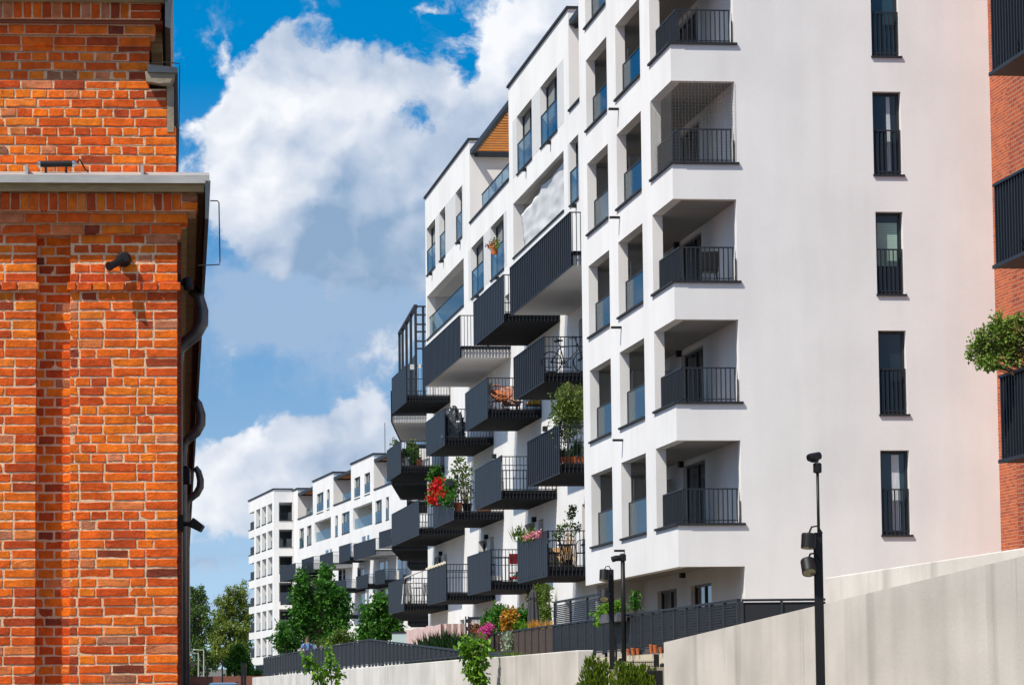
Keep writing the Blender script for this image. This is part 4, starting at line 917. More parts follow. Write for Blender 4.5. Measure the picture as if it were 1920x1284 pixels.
# ================================================================= ground, walls, fences
def gz(y): return max(0.0, (y - 75) * .0075)
mb = MB(); ys = [-3000, -200, 0, 75, 110, 160, 220, 300, 420, 700, 4500]
for i in range(len(ys) - 1): mb.poly((-3500, ys[i], gz(ys[i])), (3500, ys[i], gz(ys[i])), (3500, ys[i + 1], gz(ys[i + 1])), (-3500, ys[i + 1], gz(ys[i + 1])))
struct(mb.build('ground', m_asphalt))
m_conc = concrete_mat('fair_faced_concrete', (.67, .63, .575), -math.atan2(NF.d.y, NF.d.x))
m_conc2 = concrete_mat('parapet_concrete', (.74, .70, .64), -math.atan2(NF.d.y, NF.d.x)); DC = 11.0
mb = MB(); mb.box(NF, 98, 190, DC + .02, DC + .3, -.2, 2.45); mb.box(NF, 86.82, 97.99, DC + .02, DC + .3, -.2, 2.45)
o = mb.build('concrete_wall', m_conc); tag(o, 'long low concrete retaining wall running under the black ramp fence', 'wall'); bevel(o, .02)
mb = MB(); mb.box(NF, 71.0, 86.8, DC - .05, DC + .3, -.2, 2.42); o = mb.build('concrete_wall', m_conc); tag(o, 'short pale concrete wall in the middle, between the leafy sapling and the lamp posts', 'wall'); bevel(o, .02)
zf = lambda s: 2.43 + (61.0 - s) * .0272
mb = MB(); ss = [61.0, 54, 47, 40, 30, 14]
for i in range(len(ss) - 1):
    p, q = ss[i] - (.004 if i else 0), ss[i + 1]
    mb.hexa([NF.W(p, DC, -.2), NF.W(q, DC, -.2), NF.W(q, DC + .3, -.2), NF.W(p, DC + .3, -.2), NF.W(p, DC, zf(p)), NF.W(q, DC, zf(q)), NF.W(q, DC + .3, zf(q)), NF.W(p, DC + .3, zf(p))])
o = mb.build('concrete_wall', m_conc); tag(o, 'big stained concrete ramp wall filling the lower right corner', 'wall')
mb = MB(); mb.box(NF, 30, 60.95, 14.0, 14.3, -.2, 3.58); o = mb.build('concrete_wall', m_conc2); tag(o, 'rear concrete parapet whose strip shows above the big ramp wall', 'wall'); bevel(o, .02)
mb = MB(); mb.box(NF, 30, 69, DC + .31, 13.99, -.1, 2.0); struct(mb.build('path', m_paving))
mb = MB(); mb.box(NF, 69.6, 158, 14.25, 26, -.1, 2.43); mb.box(NF, 98, 158, 12.7, 14.24, -.1, 2.2); struct(mb.build('pavement', m_paving))
mb = MB(); mb.box(NF, 69.58, 96.9, 14.2, 14.245, -.1, 2.415); tag(mb.build('retaining_wall', mat('beige_render', (.62, .54, .40), .9, var=.1, vscale=2)), 'beige rendered wall behind the mesh gate and the conifers', 'wall')
m_screen = mat('woven_dark_screen', (.016, .018, .023), .65, var=.2, vscale=40, stretch=(.2, .2, 6))
m_wicker = mat('woven_brown_screen', (.105, .066, .045), .75, var=.4, vscale=60, stretch=(1, 1, 3), bump=.6, bscale=60)
def fence(name, label, fr, a0, a1, t, zb, zt0, zt1, fm, pitch=1.35, slat=.06, post=.05, slats=True, parts=None):
    """metal fence between a0 and a1 whose top goes from zt0 to zt1"""
    root = thing(name, label, 'fence', fr.W((a0 + a1) / 2, t, zb), None); zt = lambda a: zt0 + (zt1 - zt0) * (a - a0) / (a1 - a0)
    n = max(1, round(abs(a1 - a0) / pitch)); d = (a1 - a0) / n
    for k in range(n + 1):
        a = a0 + d * k
        if zt(a) - zb > .05: p = MB(); p.box(fr, a - post / 2, a + post / 2, t - .045, t + .035, zb, zt(a)); p.build('post', m_post, root)
    r = MB(); e = 1e-3
    r.hexa([fr.W(a0, t - .04, zt0 + e), fr.W(a1, t - .04, zt1 + e), fr.W(a1, t + .04, zt1 + e), fr.W(a0, t + .04, zt0 + e), fr.W(a0, t - .04, zt0 + .05), fr.W(a1, t - .04, zt1 + .05), fr.W(a1, t + .04, zt1 + .05), fr.W(a0, t + .04, zt0 + .05)])
    r.box(fr, a0, a1, t - .05, t - .037, zb + .05, zb + .085); r.build('rail', m_dark, root)
    for k in range(n):
        p0, q0 = a0 + d * k + post * .5 * (1 if d > 0 else -1), a0 + d * (k + 1) - post * .5 * (1 if d > 0 else -1)
        if max(zt(p0), zt(q0)) - zb < .12: continue
        s = MB(); z0 = zb + .1; h0, h1 = zt(p0) - .02, zt(q0) - .02
        s.hexa([fr.W(p0, t - .006, z0), fr.W(q0, t - .006, z0), fr.W(q0, t + .006, z0), fr.W(p0, t + .006, z0), fr.W(p0, t - .006, max(z0 + .01, h0)), fr.W(q0, t - .006, max(z0 + .01, h1)), fr.W(q0, t + .006, max(z0 + .01, h1)), fr.W(p0, t + .006, max(z0 + .01, h0))])
        if slats:
            z = z0 + .03; 
            while z < min(h0, h1) - .03: s.box(fr, p0, q0, t - .016, t - .0065, z, z + slat * .55); z += slat
        c = p0 + (q0 - p0) * .3
        for zz in (z0 + .12, (z0 + h0) / 2, h0 - .1):
            if zz < min(h0, h1): s.box(fr, c - .02, c + .02, t - .03, t - .017, zz, zz + .03)
        s.build('screen', fm, root)
    return root
fence('terrace_fence', 'dark slatted terrace fence below the corner tower, behind the two lamp posts', NF, 70.35, 97.0, 14.3, 2.5, 3.41, 3.41, m_screen, 1.45)
fence('terrace_fence', 'brown wicker-clad terrace fence beneath the flowering garden', NF, 97.1, 113.2, 14.3, 2.5, 3.41, 3.41, m_wicker, 1.5)
c_ = NF.W(70.3, 14.3, 0); XF = Frame((c_.x, c_.y), (1, .05))
fence('mesh_fence', 'dark mesh fence under the blank gable, left of the camera pole', XF, .06, 3.4, 0, 2.5, 3.40, 3.40, m_screen, .85, .05)
fence('ramp_fence', 'black slatted fence climbing towards a peak above the long concrete wall', NF, 120.6, 181.3, DC + .14, 2.47, 3.41, 3.41, m_screen, 1.9, .08)
fence('ramp_fence', 'black slatted fence sloping down to the right from its peak to the sapling', NF, 120.5, 82, DC + .14, 2.47, 3.41, 2.36, m_screen, 1.25, .07)
# wall and mesh gate in the gap, posts
mb = MB(); mb.box(NF, 69.58, 69.6, 14.3, 14.9, 0, 2.4); mb = MB()
gp = thing('mesh_gate', 'mesh gate with black posts in the gap right of the short concrete wall', 'gate', NF.W(66, 12.6, 0))
mb = MB(); g0 = at(1170, 1238, 66); g1 = at(1226, 1238, 66); GF = Frame((g0.x, g0.y), (1, 0)); gl = g1.x - g0.x; gt = g0.z
for k in range(16): mb.box(GF, gl * k / 15 - .008, gl * k / 15 + .008, -.008, .008, .1, gt)
z = .15
while z < gt: mb.box(GF, 0, gl, -.006, .006, z, z + .014); z += .075
mb.build('mesh', m_black, gp); mb = MB(); mb.box(GF, gl, gl + .1, -.06, .06, 0, gt + .12); mb.box(GF, -.1, 0, -.06, .06, 0, gt + .05); mb.lathe(GF.W(gl + .16, 0, gt - .1), [(.03, -.05), (.05, -.04), (.05, .04), (.03, .05)], 10, (0, 1, 0)); mb.build('post', m_black, gp)
bo = thing('bollard', 'short black angled bollard at the left foot of the big ramp wall', 'bollard', at(1236, 1290, 58.5)); p = at(1236, 1256, 58.5); q = at(1214, 1257, 58.5)
mb = MB(); BFr = Frame((p.x, p.y), (1, 0)); mb.box(BFr, -.06, .06, -.06, .06, 0, p.z); mb.box(BFr, q.x - p.x, -.061, -.05, .05, p.z - .07, p.z - .001); bevel(mb.build('post', m_black, bo), .01)
mb = MB(); mb.box(XF, -2.0, 9, 1.5, 1.8, 0, 2.42)
XB = NF
# ---------------------------------------------------------------- lamp posts
def spot_head(c, d, parent, r=.16, l=.36, big=1):
    """drum spotlight: housing > lens, bracket"""
    mb = MB(); mb.lathe(c, [(r * .55, -l * .55), (r * .97, -l * .5), (r, -l * .4), (r, l * .5), (r * .9, l * .5), (r * .88, l * .42)], 40, d); h = mb.build('spotlight', m_black, parent, smooth=False)
    mb = MB(); mb.lathe(Vector(c) + Vector(d).normalized() * (l * .43), [(.001, 0), (r * .86, 0), (r * .86, .01), (.001, .02)], 20, d); mb.build('lens', mat('lamp_lens', (.55, .52, .35), .15, metal=.6), h)
    mb = MB(); q = Vector(c) - Vector(d).normalized() * l * .52; mb.tube([q, q + Vector((.03, 0, .07)), q + Vector((.09, 0, .08)), q + Vector((.14, 0, .0))], .012, 6); mb.build('cable', m_black, h); return h
Yp = 70.0; b_ = at(1148.5, 1290, Yp); pz = at(1148.5, 1067, Yp).z; P = thing('lamp_post', 'black lamp post with two drum spotlights in front of the dark terrace fence', 'lamp post', (b_.x, b_.y, 0))
LFr = Frame((b_.x, b_.y), (1, 0)); mb = MB(); mb.box(LFr, -.055, .055, -.055, .055, 0, pz); bevel(mb.build('pole', m_black, P), .012)
mb = MB(); mb.box(LFr, .065, .105, -.03, .03, 0, at(1148, 1192, Yp).z); mb.build('side_rail', m_black, P)
for py, d in ((1078, (.15, -.5, -.75)), (1116, (.05, -.6, -.7))):
    c = at(1133, py, Yp - .25); spot_head(c, (-.05, -.25, -1) if py < 1100 else (-.1, -.75, -.9), P, .10, .215)
    mb = MB(); mb.tube([c + Vector((.05, .05, .03)), Vector((b_.x, b_.y - .02, c.z + .03))], .03, 8); mb.build('arm', m_black, P)
Yp = 84; b_ = at(1171, 1290, Yp); p = at(1170, 1050, Yp); P = thing('lamp_post', 'slim black post with one small flat head, just right of the twin-spot post', 'lamp post', (b_.x, b_.y, 0))
mb = MB(); mb.tube([(b_.x, b_.y, 0), (b_.x, b_.y, p.z - 1.0), (b_.x, b_.y, p.z)], [.065, .06, .055], 10); mb.build('pole', m_black, P, smooth=True)
mb = MB(); mb.lathe((b_.x, b_.y, p.z - .02), [(.06, 0), (.085, .02), (.085, .15), (.05, .19)], 14); mb.tube([(b_.x, b_.y, p.z + .06), (b_.x - .17, b_.y - .05, p.z + .05), (b_.x - .27, b_.y - .07, p.z + .02)], [.07, .075, .07], 8); mb.build('lamp_head', m_black, P)
Yp = 36.0; b_ = at(1539, 1290, Yp); z1 = at(1535, 998, Yp).z; z2 = at(1535, 885, Yp).z; P = thing('camera_pole', 'tall black pole topped by a surveillance camera, before the big ramp wall', 'lamp post', (b_.x, b_.y, 0))
PFr = Frame((b_.x, b_.y), (1, 0)); mb = MB(); mb.box(PFr, -.046, .046, -.046, .046, 0, z1); bevel(mb.build('pole', m_black, P), .012)
mb = MB(); mb.tube([(b_.x + .01, b_.y, z1 - .3), (b_.x + .01, b_.y, z2)], .016, 10); mb.build('mast', m_black, P, smooth=True)
mb = MB(); mb.lathe((b_.x + .01, b_.y, z2 - .01), [(.03, 0), (.045, .01), (.045, .1), (.03, .11)], 14); cc = Vector((b_.x - .02, b_.y, z2 + .165))
mb.lathe(cc, [(.03, -.08), (.042, -.07), (.045, .05), (.038, .08)], 12, (-.75, -.5, -.18)); mb.lathe(cc + Vector((.0, 0, -.005)), [(.04, -.055), (.055, -.02), (.04, .02)], 12); mb.build('surveillance_camera', m_black, P)
for py, d in ((1014, (-.08, -.15, -1)), (1062, (.06, -.55, -.8))):
    c = at(1516, py, Yp - .1); spot_head(c, d, P, .078, .155); mb = MB(); mb.tube([c + Vector((.03, 0, .02)), Vector((b_.x, b_.y - .02, c.z + .03))], .016, 8); mb.box(PFr, -.085, -.056, -.04, .04, c.z - .03, c.z + .09); mb.build('arm', m_black, P)

# ---------------------------------------------------------------- fittings on the brick hall
HQ = lambda x, y, t: HF.W(HF.a(x, y, t), t, HF.z(x, y, t))
nrm_ = -Vector((HF.r.x, HF.r.y, 0)) * -1
outw = Vector((HF.r.x, HF.r.y, 0))           # towards the camera
cm = thing('wall_camera', 'black surveillance camera on the sunlit face of the brick pier', 'camera', HQ(232, 486, 0))
mb = MB(); mb.lathe(HQ(232, 487, .0), [(.062, 0), (.062, .035), (.05, .05)], 20, outw); mb.build('base', m_black, cm)
mb = MB(); c0 = HQ(233, 486, .06); c1 = HQ(206, 499, .17); dd = (c1 - c0).normalized(); mb.lathe(c0 - dd * .0, [(.02, -.02), (.03, -.01), (.032, (c1 - c0).length), (.038, (c1 - c0).length), (.038, (c1 - c0).length + .015)], 14, dd); mb.lathe(HQ(233, 484, .06), [(.045, -.03), (.05, 0), (.035, .04)], 14, outw); mb.build('camera_body', m_black, cm)
cm = thing('wall_camera', 'small black camera on the shaded side of the hall, under the cornice', 'camera', HF.W(.05, -.4, hz(530)))
mb = MB(); p = HF.W(.0, -.5, hz(514)); q = HF.W(.085, -.5, hz(520)); mb.tube([p, q], .02, 8); mb.lathe(q, [(.035, -.055), (.042, -.05), (.042, .035), (.03, .045)], 14, (.15, -.2, -1)); mb.box(HF, -.01, .025, -.58, -.42, hz(530), hz(502)); mb.build('camera_body', m_black, cm)
fl = thing('floodlight', 'tilted black floodlight on an arm low on the side of the hall', 'lamp', HF.W(.05, -.6, hz(985))); mb = MB()
p0, p1 = HF.W(.0, -.6, hz(975)), HF.W(.10, -.6, hz(976)); mb.tube([p0, p1], .02, 8); mb.box(HF, -.012, .045, -.75, -.45, hz(990), hz(960)); mb.build('arm', m_black, fl)
c = at(369, 985, 28.0); mb = MB(); ax = Vector((.8, -.1, -.5)).normalized(); s_ = Vector((0, 1, 0)); u_ = ax.cross(s_).normalized(); s_ = u_.cross(ax)
mb.hexa([c + ax * i * .055 + s_ * j * .05 + u_ * k * (.042 if i < 0 else .03) for (i, j, k) in ((-1, -1, -1), (1, -1, -1), (1, 1, -1), (-1, 1, -1), (-1, -1, 1), (1, -1, 1), (1, 1, 1), (-1, 1, 1))]); mb.tube([p1, c], .016, 6); bevel(mb.build('lamp_head', m_black, fl), .008)
fl = thing('floodlight', 'small black floodlight beside the rearmost swan-neck downpipe', 'lamp', at(351, 895, 40)); mb = MB(); c = at(350, 893, 40); lf = Frame((c.x, c.y), (1, 0)); mb.box(lf, -.055, .045, -.1, .1, c.z - .09, c.z + .09); mb.tube([c + Vector((-.2, 0, .1)), c + Vector((0, 0, .11)), c + Vector((.05, 0, .06))], .02, 6); bevel(mb.build('lamp_head', m_black, fl), .012)
m_chrome = mat('chrome', (.6, .6, .6), .25, metal=1); fl = thing('floodlight', 'black tubular floodlight lying on the zinc ledge of the brick hall', 'lamp', HQ(110, 318, .08)); p0, p1 = HQ(74, 308, .08), HQ(137, 307, .08); dd = (p1 - p0).normalized(); ln_ = (p1 - p0).length
mb = MB(); mb.lathe(p0, [(.020, 0), (.026, .006), (.026, ln_ - .006), (.020, ln_)], 16, dd); b_l = mb.build('tube', m_black, fl, smooth=False)
mb = MB(); mb.lathe(p0, [(.02, -.014), (.030, -.01), (.030, .008), (.02, .01)], 16, dd); mb.build('end_cap', m_chrome, fl); mb = MB(); mb.lathe(p1, [(.02, -.01), (.030, -.006), (.030, .012), (.015, .03)], 16, dd); mb.build('end_cap', m_chrome, fl)
mb = MB(); mb.tube([p1 + dd * .02, HQ(146, 303, .07), HQ(150, 299, .05), HQ(152, 304, .02), HQ(160, 318, 0), HQ(165, 322, .05)], .006, 6); mb.box(HF, HF.a(84, 318, .08), HF.a(88, 318, .08), .05, .1, hz(326), hz(308)); mb.box(HF, HF.a(122, 318, .08), HF.a(126, 318, .08), .05, .1, hz(326), hz(308)); mb.build('cable', m_black, fl)
for px, lb in ((49, 'left zinc seam clip on the ledge, left of the tubular floodlight'), ): pass

# ================================================================= trees and shrubs
def tree(name, label, base, top, blobs, n, size, lm, seed, cat='tree', bark=None, trunk_r=.12, group=None, droop=.3):
    rng = random.Random(seed); base = Vector(base); root = thing(name, label, cat, base, group); mb = MB()
    tp = Vector((top[0], top[1], top[2])); ax = tp - base
    mb.tube([base, base + ax * .35 + Vector((rng.uniform(-1, 1), rng.uniform(-1, 1), 0)) * trunk_r, base + ax * .7, base + ax * .96], [trunk_r, trunk_r * .75, trunk_r * .45, trunk_r * .12], 8)
    for (c, r) in blobs:
        c = Vector(c); f = min(.85, max(.15, (c.z - base.z) / max(.1, ax.z) - .18)); s = base + ax * f
        for _ in range(2):
            d = c + rnd_dir(rng) * min(r) * .6; mb.tube([s, (s + d) / 2 + Vector((0, 0, .06 * ax.z)), d], [trunk_r * .35, trunk_r * .22, trunk_r * .06], 5)
    mb.build('trunk', bark or m_bark, root)
    rag = list(blobs)
    for (c, r) in blobs:           # smaller tufts that break the outline
        for _ in range(4):
            d = rnd_dir(rng); q = Vector(c) + Vector((d.x * r[0], d.y * r[1], d.z * r[2])) * rng.uniform(.85, 1.25); f = rng.uniform(.2, .42); rag.append(((q.x, q.y, q.z), (r[0] * f, r[1] * f, r[2] * f)))
    rag = [(c, (r[0] * .86, r[1] * .86, r[2] * .86)) for c, r in rag]
    mb = MB(); crown(mb, rag, n, size, rng, droop, .55, 8); mb.build('crown', lm, root, flip=False); return root
def pblobs(L_, Y, dep=1.0):
    """(px,py,rx,ry) at distance Y -> ellipsoids"""
    out = []; k = Y / F
    for i, (px, py, rx, ry) in enumerate(L_):
        rng = random.Random(i * 7 + int(px)); y = Y + rng.uniform(-.6, .6) * rx * k * dep; p = at(px, py, y); out.append(((p.x, p.y, p.z), (rx * k, (rx + ry) * .5 * k * dep, ry * k)))
    return out
def gp_(px, Y): p = at(px, 1280, Y); return (p.x, p.y, gz(Y))
tree('maple_tree', 'larger deep green maple in front of the far white building', gp_(598, 210), at(600, 1062, 210), pblobs([(612, 1072, 9, 14), (608, 1092, 16, 18), (618, 1112, 24, 18), (568, 1078, 8, 12), (566, 1096, 16, 16), (572, 1118, 22, 18), (556, 1112, 10, 12), (640, 1118, 10, 10), (626, 1136, 26, 18), (590, 1140, 26, 16), (562, 1142, 20, 16), (645, 1148, 12, 12), (572, 1165, 26, 16), (610, 1164, 30, 18), (638, 1172, 16, 14), (552, 1172, 14, 14), (592, 1188, 34, 16), (625, 1190, 22, 12), (650, 1130, 6, 6)], 210), 9000, .27, l_maple, 1)
tree('maple_tree', 'smaller bright green maple right of the larger one, under the black balconies', gp_(712, 185), at(716, 1112, 185), pblobs([(715, 1128, 15, 20), (702, 1150, 20, 22), (730, 1160, 18, 24), (690, 1172, 20, 20), (718, 1180, 26, 20), (742, 1180, 12, 18), (700, 1192, 30, 14)], 185), 5200, .23, l_maple, 2)
tree('shrub', 'dark green shrub at the left foot of the larger maple', gp_(535, 215), at(537, 1170, 215), pblobs([(538, 1182, 17, 16), (530, 1200, 22, 18), (552, 1205, 20, 14)], 215), 1800, .25, l_maple, 3, 'shrub')
tree('shrub', 'yellowish feathery shrub between the two maples', gp_(642, 190), at(642, 1178, 190), pblobs([(640, 1192, 20, 16), (655, 1200, 18, 12), (622, 1202, 20, 12)], 190), 1500, .16, l_birch, 4, 'shrub')
tree('poplar_tree', 'tall olive-green tree left of the far corner tower', gp_(428, 430), at(432, 1096, 430), pblobs([(434, 1112, 12, 16), (452, 1118, 14, 22), (418, 1130, 16, 18), (440, 1145, 26, 24), (462, 1160, 16, 34), (412, 1165, 20, 24), (440, 1185, 32, 26), (404, 1195, 20, 26), (455, 1210, 22, 34), (425, 1222, 34, 28), (400, 1232, 16, 22), (448, 1245, 24, 20)], 430), 15000, .32, l_wood_, 5, trunk_r=.3)
tree('poplar_tree', 'broad dark tree at the far left, next to the corner of the brick hall', gp_(368, 400), at(366, 1096, 400), pblobs([(360, 1115, 18, 20), (378, 1118, 10, 12), (386, 1140, 9, 14), (365, 1145, 24, 22), (360, 1180, 26, 26), (385, 1165, 12, 12), (392, 1180, 10, 10), (370, 1212, 24, 28), (385, 1235, 18, 26), (360, 1250, 24, 26)], 400), 8500, .32, l_dark, 6, trunk_r=.3)
tree('young_tree', 'fresh green young tree low in front of the olive-green tall tree', gp_(440, 300), at(443, 1205, 300), pblobs([(445, 1222, 14, 16), (458, 1232, 10, 18), (436, 1242, 16, 16), (452, 1252, 18, 14), (466, 1258, 10, 14)], 300), 3600, .26, l_young, 8)
tree('shrub', 'green shrub under the cantilevered foot of the far corner tower', gp_(476, 300), at(476, 1255, 300), pblobs([(470, 1264, 10, 8), (484, 1263, 9, 7)], 300), 600, .2, l_maple, 9, 'shrub')
# saplings growing at the concrete wall
def sapling(label, pts, leaves, Y, lm, seed, size, n, r=.02):
    rng = random.Random(seed); b = at(*pts[0][0], Y); b.z = 0; root = thing('sapling', label, 'sapling', b); mb = MB()
    for i, st in enumerate(pts): q = [at(x, y, Y + rng.uniform(-.1, .1)) for x, y in st]; q = [Vector((q[0].x, q[0].y, 0))] + q; mb.tube(q, [r * 1.2] + [r * (1 - .7 * k / len(st)) for k in range(len(st))], 6)
    mb.build('stem', m_bark, root); mb = MB(); crown(mb, pblobs(leaves, Y), n, size, rng, .9, .7, 6); mb.build('leaves', lm, root, flip=False); return root
sapling('two-stemmed leafy sapling in front of the long concrete wall, below the person', [[(602, 1284), (596, 1262), (582, 1240)], [(622, 1284), (620, 1255), (618, 1225)]], [(580, 1232, 13, 10), (575, 1248, 10, 10), (594, 1256, 14, 10), (618, 1222, 9, 10), (622, 1240, 12, 12), (612, 1262, 14, 12), (600, 1276, 14, 10), (628, 1268, 10, 14)], 95, l_fresh, 21, .15, 430)
sapling('dense bright green sapling in the gap between the two low concrete walls', [[(890, 1284), (888, 1240), (884, 1205)], [(897, 1284), (898, 1230), (902, 1205)]], [(880, 1206, 16, 12), (900, 1206, 14, 10), (888, 1222, 22, 12), (874, 1215, 10, 10), (895, 1240, 18, 14), (886, 1255, 14, 14), (897, 1270, 14, 16), (910, 1218, 8, 8)], 84, l_fresh, 22, .14, 1250)
# clipped thuja row in the gap
rng = random.Random(31); hg = thing('hedge', 'row of yellow-green conifers between the short concrete wall and the ramp wall', 'hedge', at(1160, 1290, 68) * 1); hg.location.z = 0; OFF[hg.name] = Vector(hg.location); mb = MB(); st = MB()
for px, ty in ((1100, 1246), (1111, 1240), (1122, 1247), (1135, 1250), (1158, 1252), (1170, 1256), (1182, 1258), (1195, 1262), (1206, 1258), (1217, 1262), (1228, 1266)):
    Y = 66 if px < 1140 else 64.5; t_ = at(px, ty, Y); st.tube([(t_.x, t_.y, 0), t_], [.03, .01], 6)
    for _ in range(1500):
        f = rng.random() ** .7; z = t_.z * (1 - f) + .1; rr = .30 * (1 - ((z / t_.z) ** 3)) + .03; a = rng.uniform(0, 6.28); p = Vector((t_.x + math.cos(a) * rr * rng.random() ** .4, t_.y + math.sin(a) * rr * rng.random() ** .4, z)); mb.leaf(p, Vector((math.cos(a) * .5, math.sin(a) * .5, 1.1)), rnd_dir(rng), rng.uniform(.06, .15), .035)
st.build('stem', m_bark, hg); mb.build('foliage', l_hedge, hg, flip=False)

# ---------------------------------------------------------------- terrace gardens
NFW = NF.W
def npx(px, py, D): a, z = NF.hit(px, py, D); return NF.W(a, D, z)
def nblobs(L_, D, dep=.8):
    out = []
    for px, py, rx, ry in L_: p = npx(px, py, D); k = p.y / F; out.append(((p.x, p.y, p.z), (rx * k, max(rx, ry) * k * dep, ry * k)))
    return out
def bush(name, label, cat, L_, D, n, size, lm, seed, extra=(), zb=2.43, droop=.2, flowers=()):
    bl = nblobs(L_, D); c = bl[0][0]; root = thing(name, label, cat, (c[0], c[1], zb)); rng = random.Random(seed); mb = MB()
    for (q, r) in bl: mb.tube([(c[0] + (q[0] - c[0]) * .3, c[1], zb), q], [.02, .006], 5)
    mb.build('stem', m_bark, root); mb = MB(); crown(mb, bl, n, size, rng, droop); mb.build('leaves', lm, root, flip=False)
    for (FL, fm, fn, fs) in flowers:
        for q in FL: mb = MB(); crown(mb, nblobs([q], D - .12), fn // len(FL), fs, rng, 0, .5, 4); mb.build('flower_cluster', fm, root, flip=False)
    return root
bush('hedge', 'dark green leafy hedge of the terrace garden, left of the folded parasol', 'hedge', [(925, 1165, 20, 16), (945, 1160, 22, 18), (965, 1168, 16, 18), (910, 1180, 14, 14), (935, 1145, 8, 12), (985, 1160, 14, 18)], 15.2, 4200, .15, l_maple, 41)
bush('flowering_shrub', 'magenta flowering shrub hanging over the wicker fence', 'flower', [(912, 1182, 12, 12), (905, 1192, 8, 8)], 14.0, 500, .10, l_maple, 42, flowers=(([(913, 1178, 11, 9), (908, 1188, 9, 7)], p_mag, 420, .085), ([(906, 1191, 6, 6), (902, 1184, 4, 5)], p_pink, 120, .08)))
bush('shrub', 'orange and yellow leaved shrub behind the wicker fence', 'shrub', [(953, 1160, 11, 16), (960, 1150, 8, 9), (947, 1172, 8, 8)], 14.5, 800, .11, p_yel, 43)
bush('shrub', 'rust-brown shrub beside the pale framed panel', 'shrub', [(893, 1180, 11, 14), (888, 1190, 9, 9)], 14.4, 500, .11, p_rust, 44)
bush('shrub', 'light yellow-green shrub right of the orange shrub', 'shrub', [(972, 1172, 12, 6), (985, 1174, 8, 5)], 14.7, 320, .09, l_fresh, 45)
g_ = npx(1012, 1172, 14.7); og = thing('ornamental_grass', 'tuft of straw-coloured ornamental grass right of the folded parasol', 'grass', (g_.x, g_.y, 2.43)); mb = MB(); rng = random.Random(46)
for _ in range(6): blades(mb, (g_.x + rng.uniform(-.12, .2), g_.y + rng.uniform(-.2, .2), 3.1), 40, .62, .35, rng, .03)
mb.build('blades', p_straw, og, flip=False)
g_ = npx(954, 1185, 14.15); tp_ = thing('trailing_plant', 'silvery trailing plant hanging down the wicker fence', 'plant', (g_.x, g_.y, 3.3)); mb = MB(); rng = random.Random(47)
for _ in range(420): a = rng.gauss(0, .12) * 4; z = rng.uniform(2.55, 3.45); mb.leaf(NF.W(g_.y / NF.d.y * .995 + a * .6 - (0), 14.22 - rng.random() * .12, z) if False else Vector((g_.x + rng.gauss(0, .10), g_.y + rng.gauss(0, .12), z)), Vector((rng.uniform(-.5, .5), rng.uniform(-.5, .5), -1)), rnd_dir(rng), .09, .05)
mb.build('leaves', p_grey, tp_, flip=False)
bush('climbing_plant', 'green creeper climbing the wall behind the folded parasol', 'plant', [(992, 1105, 7, 10), (1012, 1108, 8, 12), (1014, 1130, 8, 16), (1022, 1150, 8, 16), (1025, 1112, 3, 22), (1000, 1122, 6, 12)], 16.9, 1500, .12, l_fresh if False else l_birch, 48)
ps = thing('parasol', 'folded charcoal parasol standing in the terrace garden', 'parasol', NF.W(106.2, 15.0, 2.43)); c = NF.W(106.2, 15.0, 0); zt_ = npx(1000, 1103, 15.0).z; mb = MB(); mb.tube([(c.x, c.y, 2.43), (c.x, c.y, zt_ + .1)], .025, 8); mb.build('pole', m_dark, ps)
mb = MB(); i0 = len(mb.v); pr = [(.08, 3.15), (.15, 3.12), (.17, 3.35), (.165, 3.8), (.14, 4.3), (.12, 4.6), (.10, 4.75), (.13, 4.85), (.09, 5.05), (.02, 5.2)]; zs = (zt_ - 3.15) / (5.2 - 3.15)
for r, z in pr:
    for j in range(24): an = j / 24 * 6.283; rr = r * (1 + (.22 if j % 3 == 0 else -.1)); mb.v.append(Vector((c.x + math.cos(an) * rr, c.y + math.sin(an) * rr, 3.15 + (z - 3.15) * zs)))
for k in range(len(pr) - 1):
    for j in range(24): a = i0 + k * 24 + j; b = i0 + k * 24 + (j + 1) % 24; mb.f.append((a, b, b + 24, a + 24))
mb.build('canopy', mat('charcoal_canvas', (.045, .045, .05), .85), ps)
lv = thing('louvre_screen', 'grey louvred privacy screen on the terrace, behind the hanging flower box', 'screen', NF.W(93, 14.6, 2.43)); mb = MB(); a0, a1 = NF.a(1135, 1118, 14.6), NF.a(1040, 1132, 14.6); zt_ = npx(1040, 1131, 14.6).z
for k in range(14): z = 3.3 + k * (zt_ - 3.35) / 14; mb.hexa([NFW(a0, 14.58, z), NFW(a1, 14.58, z), NFW(a1, 14.62, z + .02), NFW(a0, 14.62, z + .02), NFW(a0, 14.58, z + .022), NFW(a1, 14.58, z + .022), NFW(a1, 14.62, z + .046), NFW(a0, 14.62, z + .046)])
mb.build('slats', m_dark2, lv); mb = MB()
for k in range(4): a = a0 + (a1 - a0) * k / 3; mb.box(NF, a - .05, a + .05, 14.57, 14.63, 2.43, zt_)
mb.box(NF, a0, a1, 14.57, 14.63, zt_ + .001, zt_ + .06); mb.build('frame', m_dark, lv)
fb = thing('flower_box', 'grey flower box with trailing lime-green plants hooked on the dark fence', 'flower box', npx(1148, 1165, 14.1)); mb = MB(); p = npx(1140, 1152, 14.1); a_, _ = NF.hit(1148, 1155, 14.1); mb.box(NF, a_ - 1.6, a_ + 1.2, 13.95, 14.2, 3.28, 3.5); mb.build('box', mat('grey_planter', (.10, .10, .11), .6), fb)
mb = MB(); rng = random.Random(50); crown(mb, nblobs([(1133, 1143, 10, 8), (1148, 1138, 14, 9), (1162, 1137, 10, 9)], 14.05), 900, .09, rng, .4); crown(mb, nblobs([(1122, 1160, 5, 18), (1118, 1150, 6, 8)], 13.95), 110, .09, rng, 1.2); mb.build('leaves', l_fresh, fb, flip=False)
